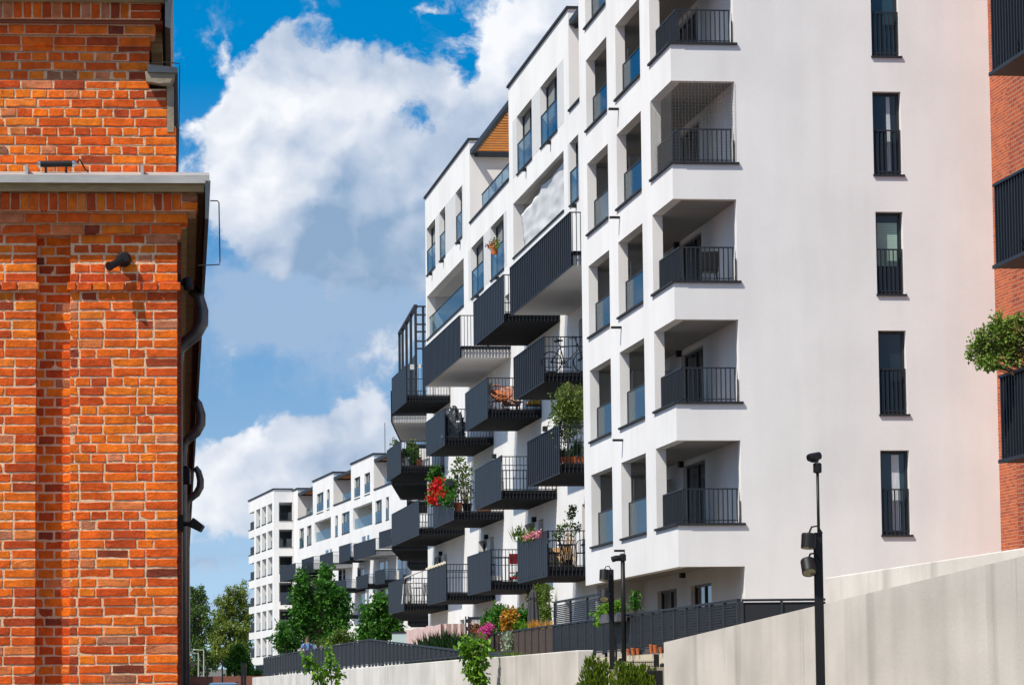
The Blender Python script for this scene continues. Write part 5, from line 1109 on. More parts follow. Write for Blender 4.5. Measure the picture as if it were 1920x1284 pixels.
bt = thing('potted_tree', 'small dark shrub on the terrace beside the ground-floor pier', 'plant', NF.W(86, 15.6, 2.43)); mb = MB(); rng = random.Random(51); crown(mb, nblobs([(1190, 1118, 5, 9), (1192, 1132, 4, 9)], 15.2), 260, .1, rng); mb.build('leaves', l_maple, bt, flip=False); mb = MB(); q = npx(1191, 1150, 15.2); mb.tube([(q.x, q.y, 2.43), npx(1190, 1118, 15.2)], .02, 6); mb.build('stem', m_bark, bt); mb = MB(); pot_mesh(mb, (q.x, q.y, 2.435), .2, .4); mb.build('pot', m_dark, bt)
for i, px in enumerate((1150, 1178, 1187, 1196, 1221, 1229, 1239)):
    p = npx(px, 1229, 14.15); o = MB(); h = (.15, .14, .17, .15, .22, .19, .13)[i]; pot_mesh(o, (p.x, p.y, 2.432), .045 + .012 * (i % 3 == 2), h); o = o.build('flower_pot', m_terra)
    tag(o, ('lone terracotta pot at the fence foot, just behind the twin-spot lamp post', 'left terracotta pot of the trio between lamp posts and ramp wall', 'middle pot of the terracotta trio under the dark fence', 'right terracotta pot of the trio under the dark fence', 'tall terracotta pot near the end of the ramp wall, left of its pair', 'tall terracotta pot right of its twin near the ramp wall', 'squat terracotta pot touching the end of the ramp wall')[i], 'flower pot', 'terracotta pots along the foot of the terrace fence')
# pink canvas, pale panel, post, framed panel
pk = mat('pink_canvas', (.60, .42, .39), .85, var=.16, vscale=2.2, stretch=(3, 3, .05)); pf = thing('canvas_screen', 'pale pink canvas privacy screen above the dark grass', 'screen', NF.W(128, 14.4, 2.43))
zt_ = npx(828, 1168, 14.4).z; sa, sb = NF.a(828, 1168, 14.4), NF.a(760, 1182, 14.4); mb = MB(); n = 24
for k in range(n):
    a0, a1 = sa + (sb - sa) * k / n, sa + (sb - sa) * (k + 1) / n; w0, w1 = .03 * math.sin(k * 1.3), .03 * math.sin((k + 1) * 1.3); sag = lambda q: -.05 * math.sin(q * math.pi * 3) ** 2
    mb.poly(NFW(a0, 14.4 + w0, 2.5), NFW(a1, 14.4 + w1, 2.5), NFW(a1, 14.4 + w1, zt_ + sag((k + 1) / n)), NFW(a0, 14.4 + w0, zt_ + sag(k / n)))
wd = NF.hit(872, 1168, 14.4)[0]; wx = (872 - 828) / F * sa * 1.0
for k in range(10): t0, t1 = 14.4 + wx * k / 10, 14.4 + wx * (k + 1) / 10; s0, s1 = .03 * math.sin(k * 2.1), .03 * math.sin((k + 1) * 2.1); mb.poly(NFW(sa + s0, t0, 2.5), NFW(sa + s1, t1, 2.5), NFW(sa + s1, t1, zt_ - .02), NFW(sa + s0, t0, zt_ - .02))
o = mb.build('canvas', pk, pf); so = o.modifiers.new('solid', 'SOLIDIFY'); so.thickness = .012
mb = MB(); mb.box(NF, sa - .05, sa, 14.37, 14.39, 2.43, zt_); mb.box(NF, sb, sb + .05, 14.37, 14.42, 2.43, zt_ - .1); mb.build('post', m_dark, pf)
pg_ = thing('glass_panel', 'pale turquoise glass panel left of the pink canvas', 'panel', NF.W(139, 14.5, 2.43)); p0, p1 = at(735, 1187, 138), at(762, 1187, 138); qf = Frame((p0.x, p0.y), (1, 0)); mb = MB(); mb.box(qf, 0, p1.x - p0.x, 0, .03, 2.3, p0.z); mb.build('pane', mat('frosted_glass', (.42, .56, .55), .25), pg_); mb = MB(); mb.box(qf, -.05, p1.x - p0.x, -.02, .05, p0.z + .001, p0.z + .07); mb.build('frame', m_dark, pg_)
po = thing('fence_post', 'dark slotted steel post between the pink canvas and the pale framed panel', 'post', at(876, 1220, 118)); p0 = at(872, 1155, 118); p1 = at(879.5, 1155, 118); qf = Frame((p0.x, p0.y), (1, 0)); w_ = p1.x - p0.x; mb = MB(); mb.box(qf, 0, w_ * .33, 0, .1, 2.3, p0.z); mb.box(qf, w_ * .68, w_, 0, .1, 2.3, p0.z)
for k in range(7): z = p0.z - .22 - k * .27; mb.box(qf, w_ * .331, w_ * .679, .01, .09, z, z + .13)
mb.build('post', m_dark, po)
pn_ = thing('framed_panel', 'pale grey framed panel behind the rust-brown shrub', 'panel', at(888, 1220, 117)); p0 = at(880, 1156, 117); p1 = at(900, 1156, 117); qf = Frame((p0.x, p0.y), (1, 0)); w_ = p1.x - p0.x; mb = MB(); mb.box(qf, .05, w_, .02, .05, 2.3, p0.z - .07); mb.build('pane', mat('grey_glass', (.50, .52, .50), .3), pn_); mb = MB(); mb.box(qf, -.02, w_, 0, .07, p0.z - .069, p0.z); mb.box(qf, -.02, .049, 0, .07, 2.3, p0.z - .07); mb.build('frame', m_dark, pn_)
mb = MB(); rng = random.Random(52)
for _ in range(170):
    px = rng.uniform(778, 868); p = npx(px, 1222, 12.9); hh = .35 + .85 * min(1, (px - 770) / 40) * rng.uniform(.5, 1.1); blades(mb, (p.x, p.y + rng.uniform(-1, 1), 2.2), 22, hh * 1.1, .5, rng, .05)
o = stuff(tag(mb.build('ornamental_grass', l_grass, flip=False), 'dark spiky grass growing in front of the pink canvas', 'grass'))
mb = MB()
for _ in range(60): px = rng.uniform(912, 968); p = npx(px, 1225, 13.2); blades(mb, (p.x, p.y + rng.uniform(-1, 1), 2.1), 14, .65, .4, rng, .05)
stuff(tag(mb.build('ornamental_grass', l_hedge, flip=False), 'low olive grass at the foot of the wicker fence', 'grass'))
mb = MB(); mb.box(NF, 60, 98, 12.4, 12.6, -.1, 1.4); 

# ================================================================= things on the balconies
def floor(lv): return ZB[lv] + (.445 if lv == 4 else .295)
def bp(k, px, py, t=None, frac=None):
    """point on balcony k: under pixel column px at its near railing"""
    lv, sF, sN, wh = BAL[k]; s = sN + .35 if frac is None else sN + (sF - sN) * frac
    r = ray(px, py); kk = s / (r.x * NF.d.x + r.y * NF.d.y); return Vector((r.x * kk, r.y * kk, floor(lv)))
# bicycle on balcony 4, seen from the side
k = 4; c0 = bp(4, 1034, 690); c1 = bp(4, 1075, 690); zf_ = floor(3)
bk = thing('bicycle', 'black bicycle parked behind the railing of the third-storey balcony next to the tower', 'bicycle', c0)
u = Vector((NF.r.x, NF.r.y, 0)); R_ = .345; w0 = c0 + Vector((0, 0, R_)); w1 = w0 + u * 1.03; 
def ring(mb, c, R, r, ax1, ax2, n=28):
    pts = [c + ax1 * math.cos(i / n * 6.2832) * R + ax2 * math.sin(i / n * 6.2832) * R for i in range(n + 1)]; mb.tube(pts, r, 6, cap=False)
zu = Vector((0, 0, 1))
for c in (w0, w1):
    mb = MB(); ring(mb, c, R_ - .02, .02, u, zu); mb.lathe(c - Vector((NF.d.x, NF.d.y, 0)) * .04, [(.02, 0), (.03, .01), (.03, .07), (.02, .08)], 8, (NF.d.x, NF.d.y, 0))
    for j in range(14): an = j / 14 * 6.283; mb.tube([c, c + (u * math.cos(an) + zu * math.sin(an)) * (R_ - .03)], .0025, 4)
    mb.build('wheel', m_black, bk)
bb = w0 + u * .43 + zu * -.05; st_ = w0 + u * .27 + zu * .52; hd = w1 - u * .20 + zu * .52; hd2 = w1 - u * .16 + zu * .40
mb = MB()
for p, q in ((w0, bb), (w0, st_ - zu * .08), (bb, st_), (st_ - zu * .05, hd), (bb, hd2), (hd + zu * .08, w1)): mb.tube([p, q], .018, 7)
mb.build('frame', m_black, bk)
mb = MB(); s1 = st_ + zu * .16 - u * .04; mb.tube([st_, s1], .014, 6); mb.lathe(s1 - u * .13, [(.05, 0), (.07, .05), (.04, .16), (.02, .28)], 8, u); mb.build('saddle', m_black, bk)
mb = MB(); h1 = hd + zu * .22 - u * .06; dn = Vector((NF.d.x, NF.d.y, 0)); mb.tube([hd, h1], .015, 6); mb.tube([h1 - dn * .3 - u * .14 + zu * .05, h1 - dn * .22 + zu * .04, h1, h1 + dn * .22 + zu * .04, h1 + dn * .3 - u * .14 + zu * .05], .014, 6); mb.build('handlebar', m_black, bk)
mb = MB(); ring(mb, bb, .09, .012, u, zu, 16); mb.tube([bb, bb + u * .12 - zu * .12], .012, 5); mb.tube([bb, bb - u * .12 + zu * .12], .012, 5); mb.build('crank', m_black, bk)
# rattan chair and cushioned chair, squashes
c = bp(5, 936, 760); ch = thing('rattan_chair', 'round orange rattan papasan chair on the third-storey balcony', 'chair', c); mb = MB(); cc = c + zu * .50; n_ = Vector((.25, -.55, .75)).normalized(); a1 = n_.orthogonal().normalized(); a1 = Vector((n_.y, -n_.x, 0)).normalized(); a2 = n_.cross(a1)
ring(mb, cc + n_ * .16, .42, .026, a1, a2, 32)
for R2, h in ((.34, .03), (.22, -.08)): ring(mb, cc + n_ * h, R2, .016, a1, a2, 24)
for j in range(16): an = j / 16 * 6.283; d = a1 * math.cos(an) + a2 * math.sin(an); mb.tube([cc + n_ * .16 + d * .42, cc + n_ * .02 + d * .33, cc - n_ * .1 + d * .15], .011, 5)
mb.build('seat', m_cane, ch); mb = MB(); ring(mb, c + zu * .03, .34, .018, Vector((1, 0, 0)), Vector((0, 1, 0)), 20); ring(mb, c + zu * .32, .2, .018, Vector((1, 0, 0)), Vector((0, 1, 0)), 20)
for j in range(6): an = j / 6 * 6.283; d = Vector((math.cos(an), math.sin(an), 0)); mb.tube([c + d * .34 + zu * .03, c + d * .2 + zu * .32], .014, 5)
mb.build('base', m_cane, ch); mb = MB(); mb.lathe(cc - n_ * .05, [(.05, 0), (.3, .02), (.33, .08), (.2, .14), (.02, .15)], 18, n_); mb.build('cushion', mat('rust_cushion', (.50, .15, .05), .85), ch)
c = bp(5, 958, 765, frac=.16); ch = thing('armchair', 'pink flowered armchair behind the rattan chair', 'chair', c); m_fl = mat('flowered_fabric', (.62, .36, .30), .9, var=.5, vscale=9); mb = MB(); lf = Frame((c.x, c.y), (1, 0)); mb.box(lf, -.35, .35, -.3, .3, .2 + c.z, .42 + c.z); bevel(mb.build('seat', m_fl, ch), .06, 3); mb = MB(); mb.box(lf, -.36, .36, -.45, -.3, .25 + c.z, .92 + c.z); bevel(mb.build('backrest', m_fl, ch), .07, 3); mb = MB()
for sx_ in (-.3, .3):
    for sy in (-.38, .25): mb.tube([lf.W(sx_, sy, c.z), lf.W(sx_, sy, c.z + .21)], .02, 6)
mb.build('leg', m_cane, ch)
mb = MB(); lf = Frame((c.x, c.y), (1, 0))
pl = thing('cushion', 'lime green cushion at the end of the flowered armchair', 'cushion', bp(5, 970, 765, frac=.13)); c = bp(5, 970, 765, frac=.13); mb = MB(); mb.lathe(c + zu * .45, [(.02, -.07), (.17, -.04), (.19, 0), (.17, .04), (.02, .07)], 14, (.7, -.6, .1)); mb.build('cover', mat('lime_fabric', (.35, .48, .06), .9), pl)
mb = MB(); c = bp(5, 970, 765, frac=.13); mb.tube([c, c + zu * .32], .03, 6); mb.lathe(c, [(.18, .3), (.2, .31), (.2, .34), (.05, .35)], 14); mb.build('stool', m_dark, pl)
for i, px in enumerate((990, 995, 1000, 1006, 1011)):
    c = bp(5, px, 770, frac=.035); mb = MB(); rr = (.085, .10, .11, .115, .10)[i]; zb_ = c.z + .16; 
    mb.lathe(Vector((c.x, c.y + .05 * (i % 2), zb_)), [(.02, .01), (rr * .7, .0), (rr, rr * .55), (rr * .95, rr * 1.1), (rr * .6, rr * 1.55), (.015, rr * 1.45), (.014, rr * 1.9)], 14); o = mb.build('squash', mat('squash_skin_%d' % i, ((.62, .22, .03), (.68, .30, .03), (.72, .42, .02), (.75, .48, .03), (.70, .46, .04))[i], .5), smooth=True)
    tag(o, ('deep orange squash at the left end of the row on the balcony ledge', 'orange squash second from the left on the balcony ledge', 'golden squash in the middle of the row on the ledge', 'bright yellow squash right of the golden one on the ledge', 'dull yellow squash at the right end of the row')[i], 'squash', 'squashes in a row on the balcony')
c = bp(5, 1000, 770, frac=.035); tb = thing('bench', 'low dark bench under the row of squashes', 'bench', c); lf = Frame((c.x, c.y), (1, 0)); mb = MB(); mb.box(lf, -.28, .34, -.12, .16, c.z + .12, c.z + .158); mb.build('seat', m_dark, tb)
for sx_ in (-.24, .28): mb = MB(); mb.box(lf, sx_, sx_ + .04, -.1, .14, c.z, c.z + .12); mb.build('leg', m_dark, tb)
# crumpled dark tarpaulin heap
c = bp(6, 851, 810, frac=.12); mb = MB(); rng = random.Random(61); n = 48; i0 = len(mb.v)
from mathutils import noise as mn
for i in range(n + 1):
    for j in range(n):
        th = i / n * 1.5708; ph = j / n * 6.2832; r = 1 + .28 * mn.noise(Vector((math.cos(ph) * 2.3 + 5, math.sin(ph) * 2.3, th * 3))) + .14 * mn.noise(Vector((math.cos(ph) * 7, math.sin(ph) * 7, th * 9)))
        mb.v.append(c + Vector((math.cos(ph) * max(0.0, math.cos(th)) ** .7 * .46 * r, math.sin(ph) * max(0.0, math.cos(th)) ** .7 * .5 * r, math.sin(th) * 1.12 * r)))
for i in range(n):
    for j in range(n): a = i0 + i * n + j; b = i0 + i * n + (j + 1) % n; mb.f.append((a, b, b + n, a + n))
tag(mb.build('tarpaulin_heap', mat('dark_foil', (.06, .07, .085), .22, spec=.8, var=.4, vscale=4), smooth=True), 'crumpled shiny dark tarpaulin heap on a third-storey balcony', 'tarpaulin')
# plants on balcony 10
def potted(name, label, k, px, py, frac, potm, pr, ph, L_, n, size, lm, seed, group=None):
    c = bp(k, px, py, frac=frac); root = thing(name, label, 'potted plant', c, group); mb = MB(); pot_mesh(mb, c + zu * .002, pr, ph); mb.build('pot', potm, root); D = NF.r.dot(Vector((c.x, c.y)))
    rng = random.Random(seed); bl = nblobs(L_, D) if False else [((at(x, y, c.y).x, c.y, at(x, y, c.y).z), (rx * c.y / F, max(rx, ry) * .7 * c.y / F, ry * c.y / F)) for x, y, rx, ry in L_]
    mb = MB()
    for q, r in bl: mb.tube([c + zu * ph * .8, (c + Vector(q)) / 2 + zu * .05, q], [.02, .014, .005], 5)
    mb.build('stem', m_bark, root); mb = MB(); crown(mb, bl, n, size, rng, .2); mb.build('leaves', lm, root, flip=False); return root
potted('potted_plant', 'dark green bush in a white tub on the leftmost planted balcony', 10, 763, 880, .08, m_white, .17, .42, [(765, 852, 10, 11), (772, 862, 8, 8)], 700, .12, l_maple, 71)
potted('potted_plant', 'feathery yellow-green bamboo right of the white tub', 10, 779, 880, .10, m_black, .15, .3, [(778, 850, 8, 16), (772, 836, 3, 8), (783, 862, 6, 12), (770, 830, 2, 6)], 700, .13, l_birch, 72)
potted('potted_plant', 'small plant in an orange terracotta pot beside the white cabinet', 10, 786, 880, .06, m_terra, .13, .3, [(786, 862, 4, 5)], 100, .1, l_birch, 73)
potted('potted_plant', 'yellow-green tips of a plant above the screen of the leftmost planted balcony', 10, 742, 880, .8, m_black, .15, .4, [(741, 830, 3, 8), (743, 842, 4, 7)], 160, .12, l_birch, 74)
c = bp(10, 795, 870, frac=.08); cb = thing('cabinet', 'tall white cabinet on the leftmost planted balcony', 'cabinet', c); lf = Frame((c.x, c.y), (1, 0)); mb = MB(); mb.box(lf, -.2, .25, -.15, .15, c.z, c.z + .8); mb.build('body', m_white, cb); mb = MB(); mb.box(lf, -.18, .02, -.17, -.151, c.z + .04, c.z + .76); mb.box(lf, .03, .23, -.17, -.151, c.z + .04, c.z + .76); mb.build('door', m_white, cb)
# geraniums, climbing tree, pots and crate on balcony 11
lv, sF, sN, wh = BAL[11]; c = npx(828, 918, 15.15); gb = thing('flower_box', 'black flower box brimming with red geraniums on the second-storey balcony', 'flower box', c); a_ = NF.hit(832, 915, 15.15)[0]; mb = MB(); mb.box(NF, a_ - 2.4, a_ + 2.2, 15.0, 15.22, ZT[2] - .22, ZT[2] + .02); mb.build('box', m_dark, gb); mb = MB(); rng = random.Random(75)
RB = [(820, 915, 14, 14), (810, 930, 8, 12), (826, 905, 12, 8), (815, 938, 9, 6), (832, 922, 9, 9)]; crown(mb, nblobs(RB, 15.1), 700, .14, rng); crown(mb, nblobs([(842, 910, 8, 12), (836, 935, 10, 9), (845, 930, 6, 8)], 15.12), 700, .13, rng); mb.build('leaves', l_maple, gb, flip=False); mb = MB(); crown(mb, nblobs(RB, 14.95), 950, .12, rng, .2, .5, 7); mb.build('flowers', p_red, gb, flip=False)
potted('potted_tree', 'open-branched potted tree behind the red geraniums', 11, 876, 965, .10, m_black, .2, .35, [(862, 862, 7, 9), (872, 870, 6, 6), (852, 880, 10, 7), (866, 884, 12, 9), (880, 880, 8, 9), (854, 902, 10, 8), (872, 905, 12, 10), (884, 918, 6, 8), (862, 925, 10, 8), (878, 935, 8, 8), (858, 868, 5, 6), (868, 893, 8, 6)], 620, .125, l_birch, 76)
potted('potted_plant', 'terracotta pot with a small plant at the foot of the open-branched tree', 11, 859, 965, .04, m_terra, .16, .36, [(857, 950, 4, 5)], 120, .1, l_birch, 77)
potted('potted_plant', 'leafy plant rising behind the geranium box on its left', 11, 829, 960, .8, m_black, .15, .4, [(812, 888, 8, 8), (818, 880, 4, 7), (806, 897, 6, 5), (823, 893, 6, 6)], 420, .13, l_maple, 78)
c = bp(11, 908, 965, frac=.05); cr_ = thing('wooden_crate', 'slatted orange-brown wooden crate at the right end of the geranium balcony', 'crate', c); lf = Frame((c.x, c.y), (1, 0)); mb = MB()
for k2 in range(3): z = c.z + .03 + k2 * .085; mb.box(lf, -.28, .28, -.19, -.17, z, z + .065); mb.box(lf, -.28, .28, .17, .19, z, z + .065); mb.box(lf, -.28, -.262, -.169, .169, z, z + .065); mb.box(lf, .262, .28, -.169, .169, z, z + .065)
for a in (-.26, .24): mb.box(lf, a, a + .02, -.169, -.15, c.z, c.z + .28)
mb.box(lf, -.26, .26, -.169, .169, c.z + .005, c.z + .028); mb.build('slats', mat('crate_wood', (.45, .15, .03), .7, var=.2, vscale=10), cr_)
# row of terracotta pots with spiky plants, birch and bird feeder on balcony 14
for i in range(7):
    c = bp(14, 1052 + i * 6.6, 872, frac=.045 - .0 * i); root = thing('potted_plant', ('leftmost terracotta pot of the row beside the birch, with the longest arching leaves', 'terracotta pot second from the left in the row beside the birch', 'terracotta pot third from the left in the row, left of the middle', 'middle terracotta pot in the row of seven, in front of the birch trunk', 'terracotta pot just right of the birch trunk', 'terracotta pot second from the right, holding dark upright swords', 'rightmost terracotta pot of the row, touching the white tower')[i], 'potted plant', c, 'terracotta pots in a row on the balcony'); rng = random.Random(80 + i); mb = MB(); pot_mesh(mb, c + zu * .002, .062, .21); mb.build('pot', m_terra, root); mb = MB(); blades(mb, c + zu * .18, 12 + 4 * (i % 3), .34 + (.28 if i in (4, 5) else .1 * rng.random()), .1, rng, .045); mb.build('leaves', (l_grass, l_birch, p_grey, l_birch, l_grass, l_grass, p_grey)[i], root, flip=False)
c = bp(14, 1066, 880, frac=.14); bt = thing('birch_tree', 'slender weeping birch in a pot, drooping past the balcony above', 'tree', c); mb = MB(); tp = at(1059, 735, c.y); mb.tube([c + zu * .1, c + (tp - c) * .3 + u * .03, c + (tp - c) * .6 - u * .03, tp], [.045, .04, .03, .012], 8); mb.build('trunk', m_birch, bt, smooth=True); mb = MB(); pot_mesh(mb, c + zu * .001, .22, .4); mb.build('pot', m_terra, bt)
mb = MB(); rng = random.Random(91); mt = MB()
for i in range(120):
    px = rng.gauss(1062, 14); px = max(1024, min(1098, px)); y0 = rng.uniform(716, 760); p = at(px, y0, c.y + rng.uniform(-.9, .5)); L2 = rng.uniform(.35, 1.35) if px > 1040 else rng.uniform(.3, 1.0); pts = []
    for q in range(12):
        f = q / 11; pp = p + Vector((rng.gauss(0, .03) + .06 * math.sin(f * 4 + i), rng.gauss(0, .03), -L2 * f)); pts.append(pp)
        for _ in range(3): mb.leaf(pp + rnd_dir(rng) * .05, Vector((rng.uniform(-1, 1), rng.uniform(-1, 1), -1.2)), rnd_dir(rng), rng.uniform(.05, .1), .055)
    mt.tube([tp + (p - tp) * .4 if i % 2 else c + (tp - c) * .75, p] + pts[1::5], .004, 4)
mb.build('leaves', l_birch, bt, flip=False); mt.build('branch', m_bark, bt)
c = bp(14, 1053, 880, frac=.04); bf = thing('bird_feeder', 'black bird feeder with a little roof on a thin pole left of the birch', 'bird feeder', c); zt_ = at(1052, 787, c.y).z; mb = MB(); mb.tube([c, Vector((c.x, c.y, zt_))], .014, 6); mb.build('pole', m_black, bf); lf = Frame((c.x, c.y), (1, 0)); mb = MB(); mb.hexa([lf.W(-.13, -.12, zt_ - .06), lf.W(.13, -.12, zt_ + .02), lf.W(.13, .12, zt_ + .02), lf.W(-.13, .12, zt_ - .06), lf.W(-.13, -.12, zt_ - .03), lf.W(.13, -.12, zt_ + .05), lf.W(.13, .12, zt_ + .05), lf.W(-.13, .12, zt_ - .03)]); mb.box(lf, -.04, .04, -.04, .04, zt_ - .12, zt_ - .045); mb.build('roof', m_black, bf)
# balcony 15: wooden screen, wire chairs and table, trellis climber, pink flower box
lv, sF, sN, wh = BAL[15]; z = floor(1); c = bp(15, 1048, 1060, frac=.35); ws_ = thing('wooden_screen', 'upright pale wooden board screen on the first-storey balcony next to the tower', 'screen', c); p0, p1 = at(1027, 1060, c.y), at(1076, 1060, c.y); lf = Frame((p0.x, p0.y), (1, 0)); w_ = p1.x - p0.x; mb = MB(); zt_ = at(1040, 1026, c.y).z
for j in range(9): mb.box(lf, w_ * j / 9 + .004, w_ * (j + 1) / 9 - .004, -.012 + .004 * (j % 2), .012, z, zt_ + .0)
mb.build('boards', m_wood, ws_); mb = MB(); mb.box(lf, .02, w_, .0125, .05, z + .15, z + .22); mb.box(lf, .02, w_, .0125, .05, zt_ - .2, zt_ - .13); mb.build('batten', m_wood, ws_)
def wire_chair(label, c, flip=1):
    ch = thing('wire_chair', label, 'chair', c); lf = Frame((c.x, c.y), (1, 0)); mb = MB(); mb.box(lf, -.2, .2, -.2, .2, c.z + .43, c.z + .46); bevel(mb.build('seat', m_black, ch), .012); mb = MB()
    mb.tube([lf.W(-.2, .19, c.z + .45), lf.W(-.21, .24, c.z + .7), lf.W(-.15, .25, c.z + .82), lf.W(0, .26, c.z + .86), lf.W(.15, .25, c.z + .82), lf.W(.21, .24, c.z + .7), lf.W(.2, .19, c.z + .45)], .014, 6)
    for j in range(-2, 3): mb.tube([lf.W(j * .07, .19, c.z + .45), lf.W(j * .07, .255, c.z + .83)], .006, 4)
    mb.build('backrest', m_black, ch)
    for a in (-.18, .18):
        for t_ in (-.18, .18): mb = MB(); mb.tube([lf.W(a, t_, c.z + .43), lf.W(a * 1.15, t_ * 1.15, c.z)], .013, 6); mb.build('leg', m_black, ch)
    for s in (-1, 1): mb = MB(); mb.tube([lf.W(s * .2, .21, c.z + .66), lf.W(s * .24, 0, c.z + .66), lf.W(s * .2, -.15, c.z + .46)], .012, 6); mb.build('armrest', m_black, ch)
    return ch
wire_chair('black wire chair left of the dark table, in front of the wooden boards', bp(15, 1040, 1060, frac=.10)); wire_chair('black wire chair at the right, against the white tower', bp(15, 1093, 1060, frac=.12))
c = bp(15, 1063, 1060, frac=.10); tb = thing('garden_table', 'round dark table on a barrel leg between the two wire chairs', 'table', c); mb = MB(); mb.lathe(c + zu * .68, [(.3, 0), (.32, .01), (.32, .03), (.3, .035)], 22); mb.build('tabletop', m_black, tb); mb = MB(); mb.lathe(c, [(.15, 0), (.17, .25), (.15, .6), (.1, .679)], 16); mb.build('leg', mat('dark_wood', (.06, .025, .012), .6), tb)
potted('climbing_plant', 'thin rose-like climber on a trellis rising above the first-storey railing', 15, 1068, 1080, .06, m_black, .11, .22, [(1075, 955, 4, 8), (1071, 966, 5, 6), (1064, 985, 3, 6), (1050, 995, 6, 5), (1044, 1003, 4, 6), (1080, 990, 7, 5), (1072, 998, 4, 4), (1048, 1008, 4, 4)], 420, .10, l_dark, 93)
c = bp(15, 1064, 1080, frac=.06); tr_ = thing('trellis', 'diamond-lattice trellis behind the thin climber', 'trellis', c); p0, p1 = at(1050, 1050, c.y), at(1080, 1050, c.y); zt_ = at(1065, 975, c.y).z; mb = MB(); w_ = p1 - p0
for j in range(5): mb.tube([Vector((p0.x + w_.x * j / 4 * .5, p0.y, c.z)), Vector((p0.x + w_.x * (.25 + j / 4 * .5 - .0) + (.1), p0.y, zt_ - abs(j - 2) * .15))], .008, 4); mb.tube([Vector((p1.x - w_.x * j / 4 * .5, p0.y + .02, c.z)), Vector((p1.x - w_.x * (.25 + j / 4 * .5) - .1, p0.y + .02, zt_ - abs(j - 2) * .15))], .008, 4)
mb.build('lattice', m_wood, tr_)
a_ = NF.hit(985, 1012, 15.15)[0]; gb = thing('flower_box', 'flower box with pink pelargoniums and thin grass on the first-storey balcony', 'flower box', NF.W(a_, 15.15, ZT[1] - .2)); mb = MB(); mb.box(NF, a_ - 3, a_ + 1.6, 15.34, 15.5, ZT[1] - .2, ZT[1] + .02); mb.build('box', m_dark, gb); mb = MB(); rng = random.Random(95); crown(mb, nblobs([(983, 1009, 8, 5), (1000, 1003, 8, 4), (992, 1006, 8, 4), (974, 1000, 4, 9)], 15.3), 320, .11, rng); q = npx(978, 1012, 15.3); blades(mb, q - zu * .1, 30, .7, .6, rng, .02); mb.build('leaves', l_birch, gb, flip=False); 
for q in ((990, 1006, 7, 3), (1000, 1004, 8, 3), (1010, 1001, 7, 3)): mb = MB(); crown(mb, nblobs([q], 15.2), 65, .09, rng, 0, .5, 5); mb.build('flower_cluster', p_pink, gb, flip=False)
# balcony 16: red folding chair, toys, low box
c = bp(16, 964, 1085, frac=.1); rc = thing('folding_chair', 'red fabric folding chair leaning with its white frame on a first-storey balcony', 'chair', c); lf = Frame((c.x, c.y), (1, 0)); mb = MB(); mb.hexa([lf.W(-.16, 0, c.z + .62), lf.W(.3, .0, c.z + .62), lf.W(.3, .03, c.z + .62), lf.W(-.16, .03, c.z + .62), lf.W(-.16, .12, c.z + .98), lf.W(.3, .12, c.z + .98), lf.W(.3, .15, c.z + .98), lf.W(-.16, .15, c.z + .98)]); mb.build('backrest', m_red, rc); mb = MB(); mb.tube([lf.W(-.12, -.03, c.z + 1.0), lf.W(.3, -.05, c.z + .55)], .02, 6); mb.tube([lf.W(-.16, .06, c.z), lf.W(-.16, .15, c.z + 1.0)], .014, 6); mb.tube([lf.W(.3, .06, c.z), lf.W(.3, .15, c.z + 1.0)], .014, 6); mb.build('frame', m_white, rc); mb = MB(); mb.box(lf, -.15, .3, -.35, .1, c.z + .3, c.z + .33); mb.build('seat', m_red, rc)
c = bp(16, 966, 1090, frac=.03); ty = thing('toy', 'red and green toy car below the red folding chair', 'toy', c); lf = Frame((c.x, c.y), (1, 0)); mb = MB(); mb.box(lf, -.22, .2, -.12, .12, c.z + .06, c.z + .16); bevel(mb.build('body', m_red, ty), .03); mb = MB(); mb.hexa([lf.W(-.08, -.1, c.z + .161), lf.W(.2, -.1, c.z + .161), lf.W(.2, .1, c.z + .161), lf.W(-.08, .1, c.z + .161), lf.W(.04, -.08, c.z + .34), lf.W(.16, -.08, c.z + .34), lf.W(.16, .08, c.z + .34), lf.W(.04, .08, c.z + .34)]); bevel(mb.build('hood', m_green_t, ty), .02)
for a in (-.14, .13): mb = MB(); mb.lathe(lf.W(a, -.14, c.z + .06), [(.02, 0), (.06, .005), (.06, .04), (.02, .045)], 12, (0, 1, 0)); mb.build('wheel', m_white, ty)
c = bp(16, 925, 1090, frac=.04); bx_ = thing('storage_box', 'low white storage box at the left of the red-chair balcony', 'box', c); lf = Frame((c.x, c.y), (1, 0)); mb = MB(); mb.box(lf, -.1, .3, -.1, .15, c.z + .002, c.z + .16); bevel(mb.build('body', m_white, bx_), .02); mb = MB(); mb.box(lf, -.11, .31, -.11, .16, c.z + .161, c.z + .19); mb.build('lid', m_white, bx_)
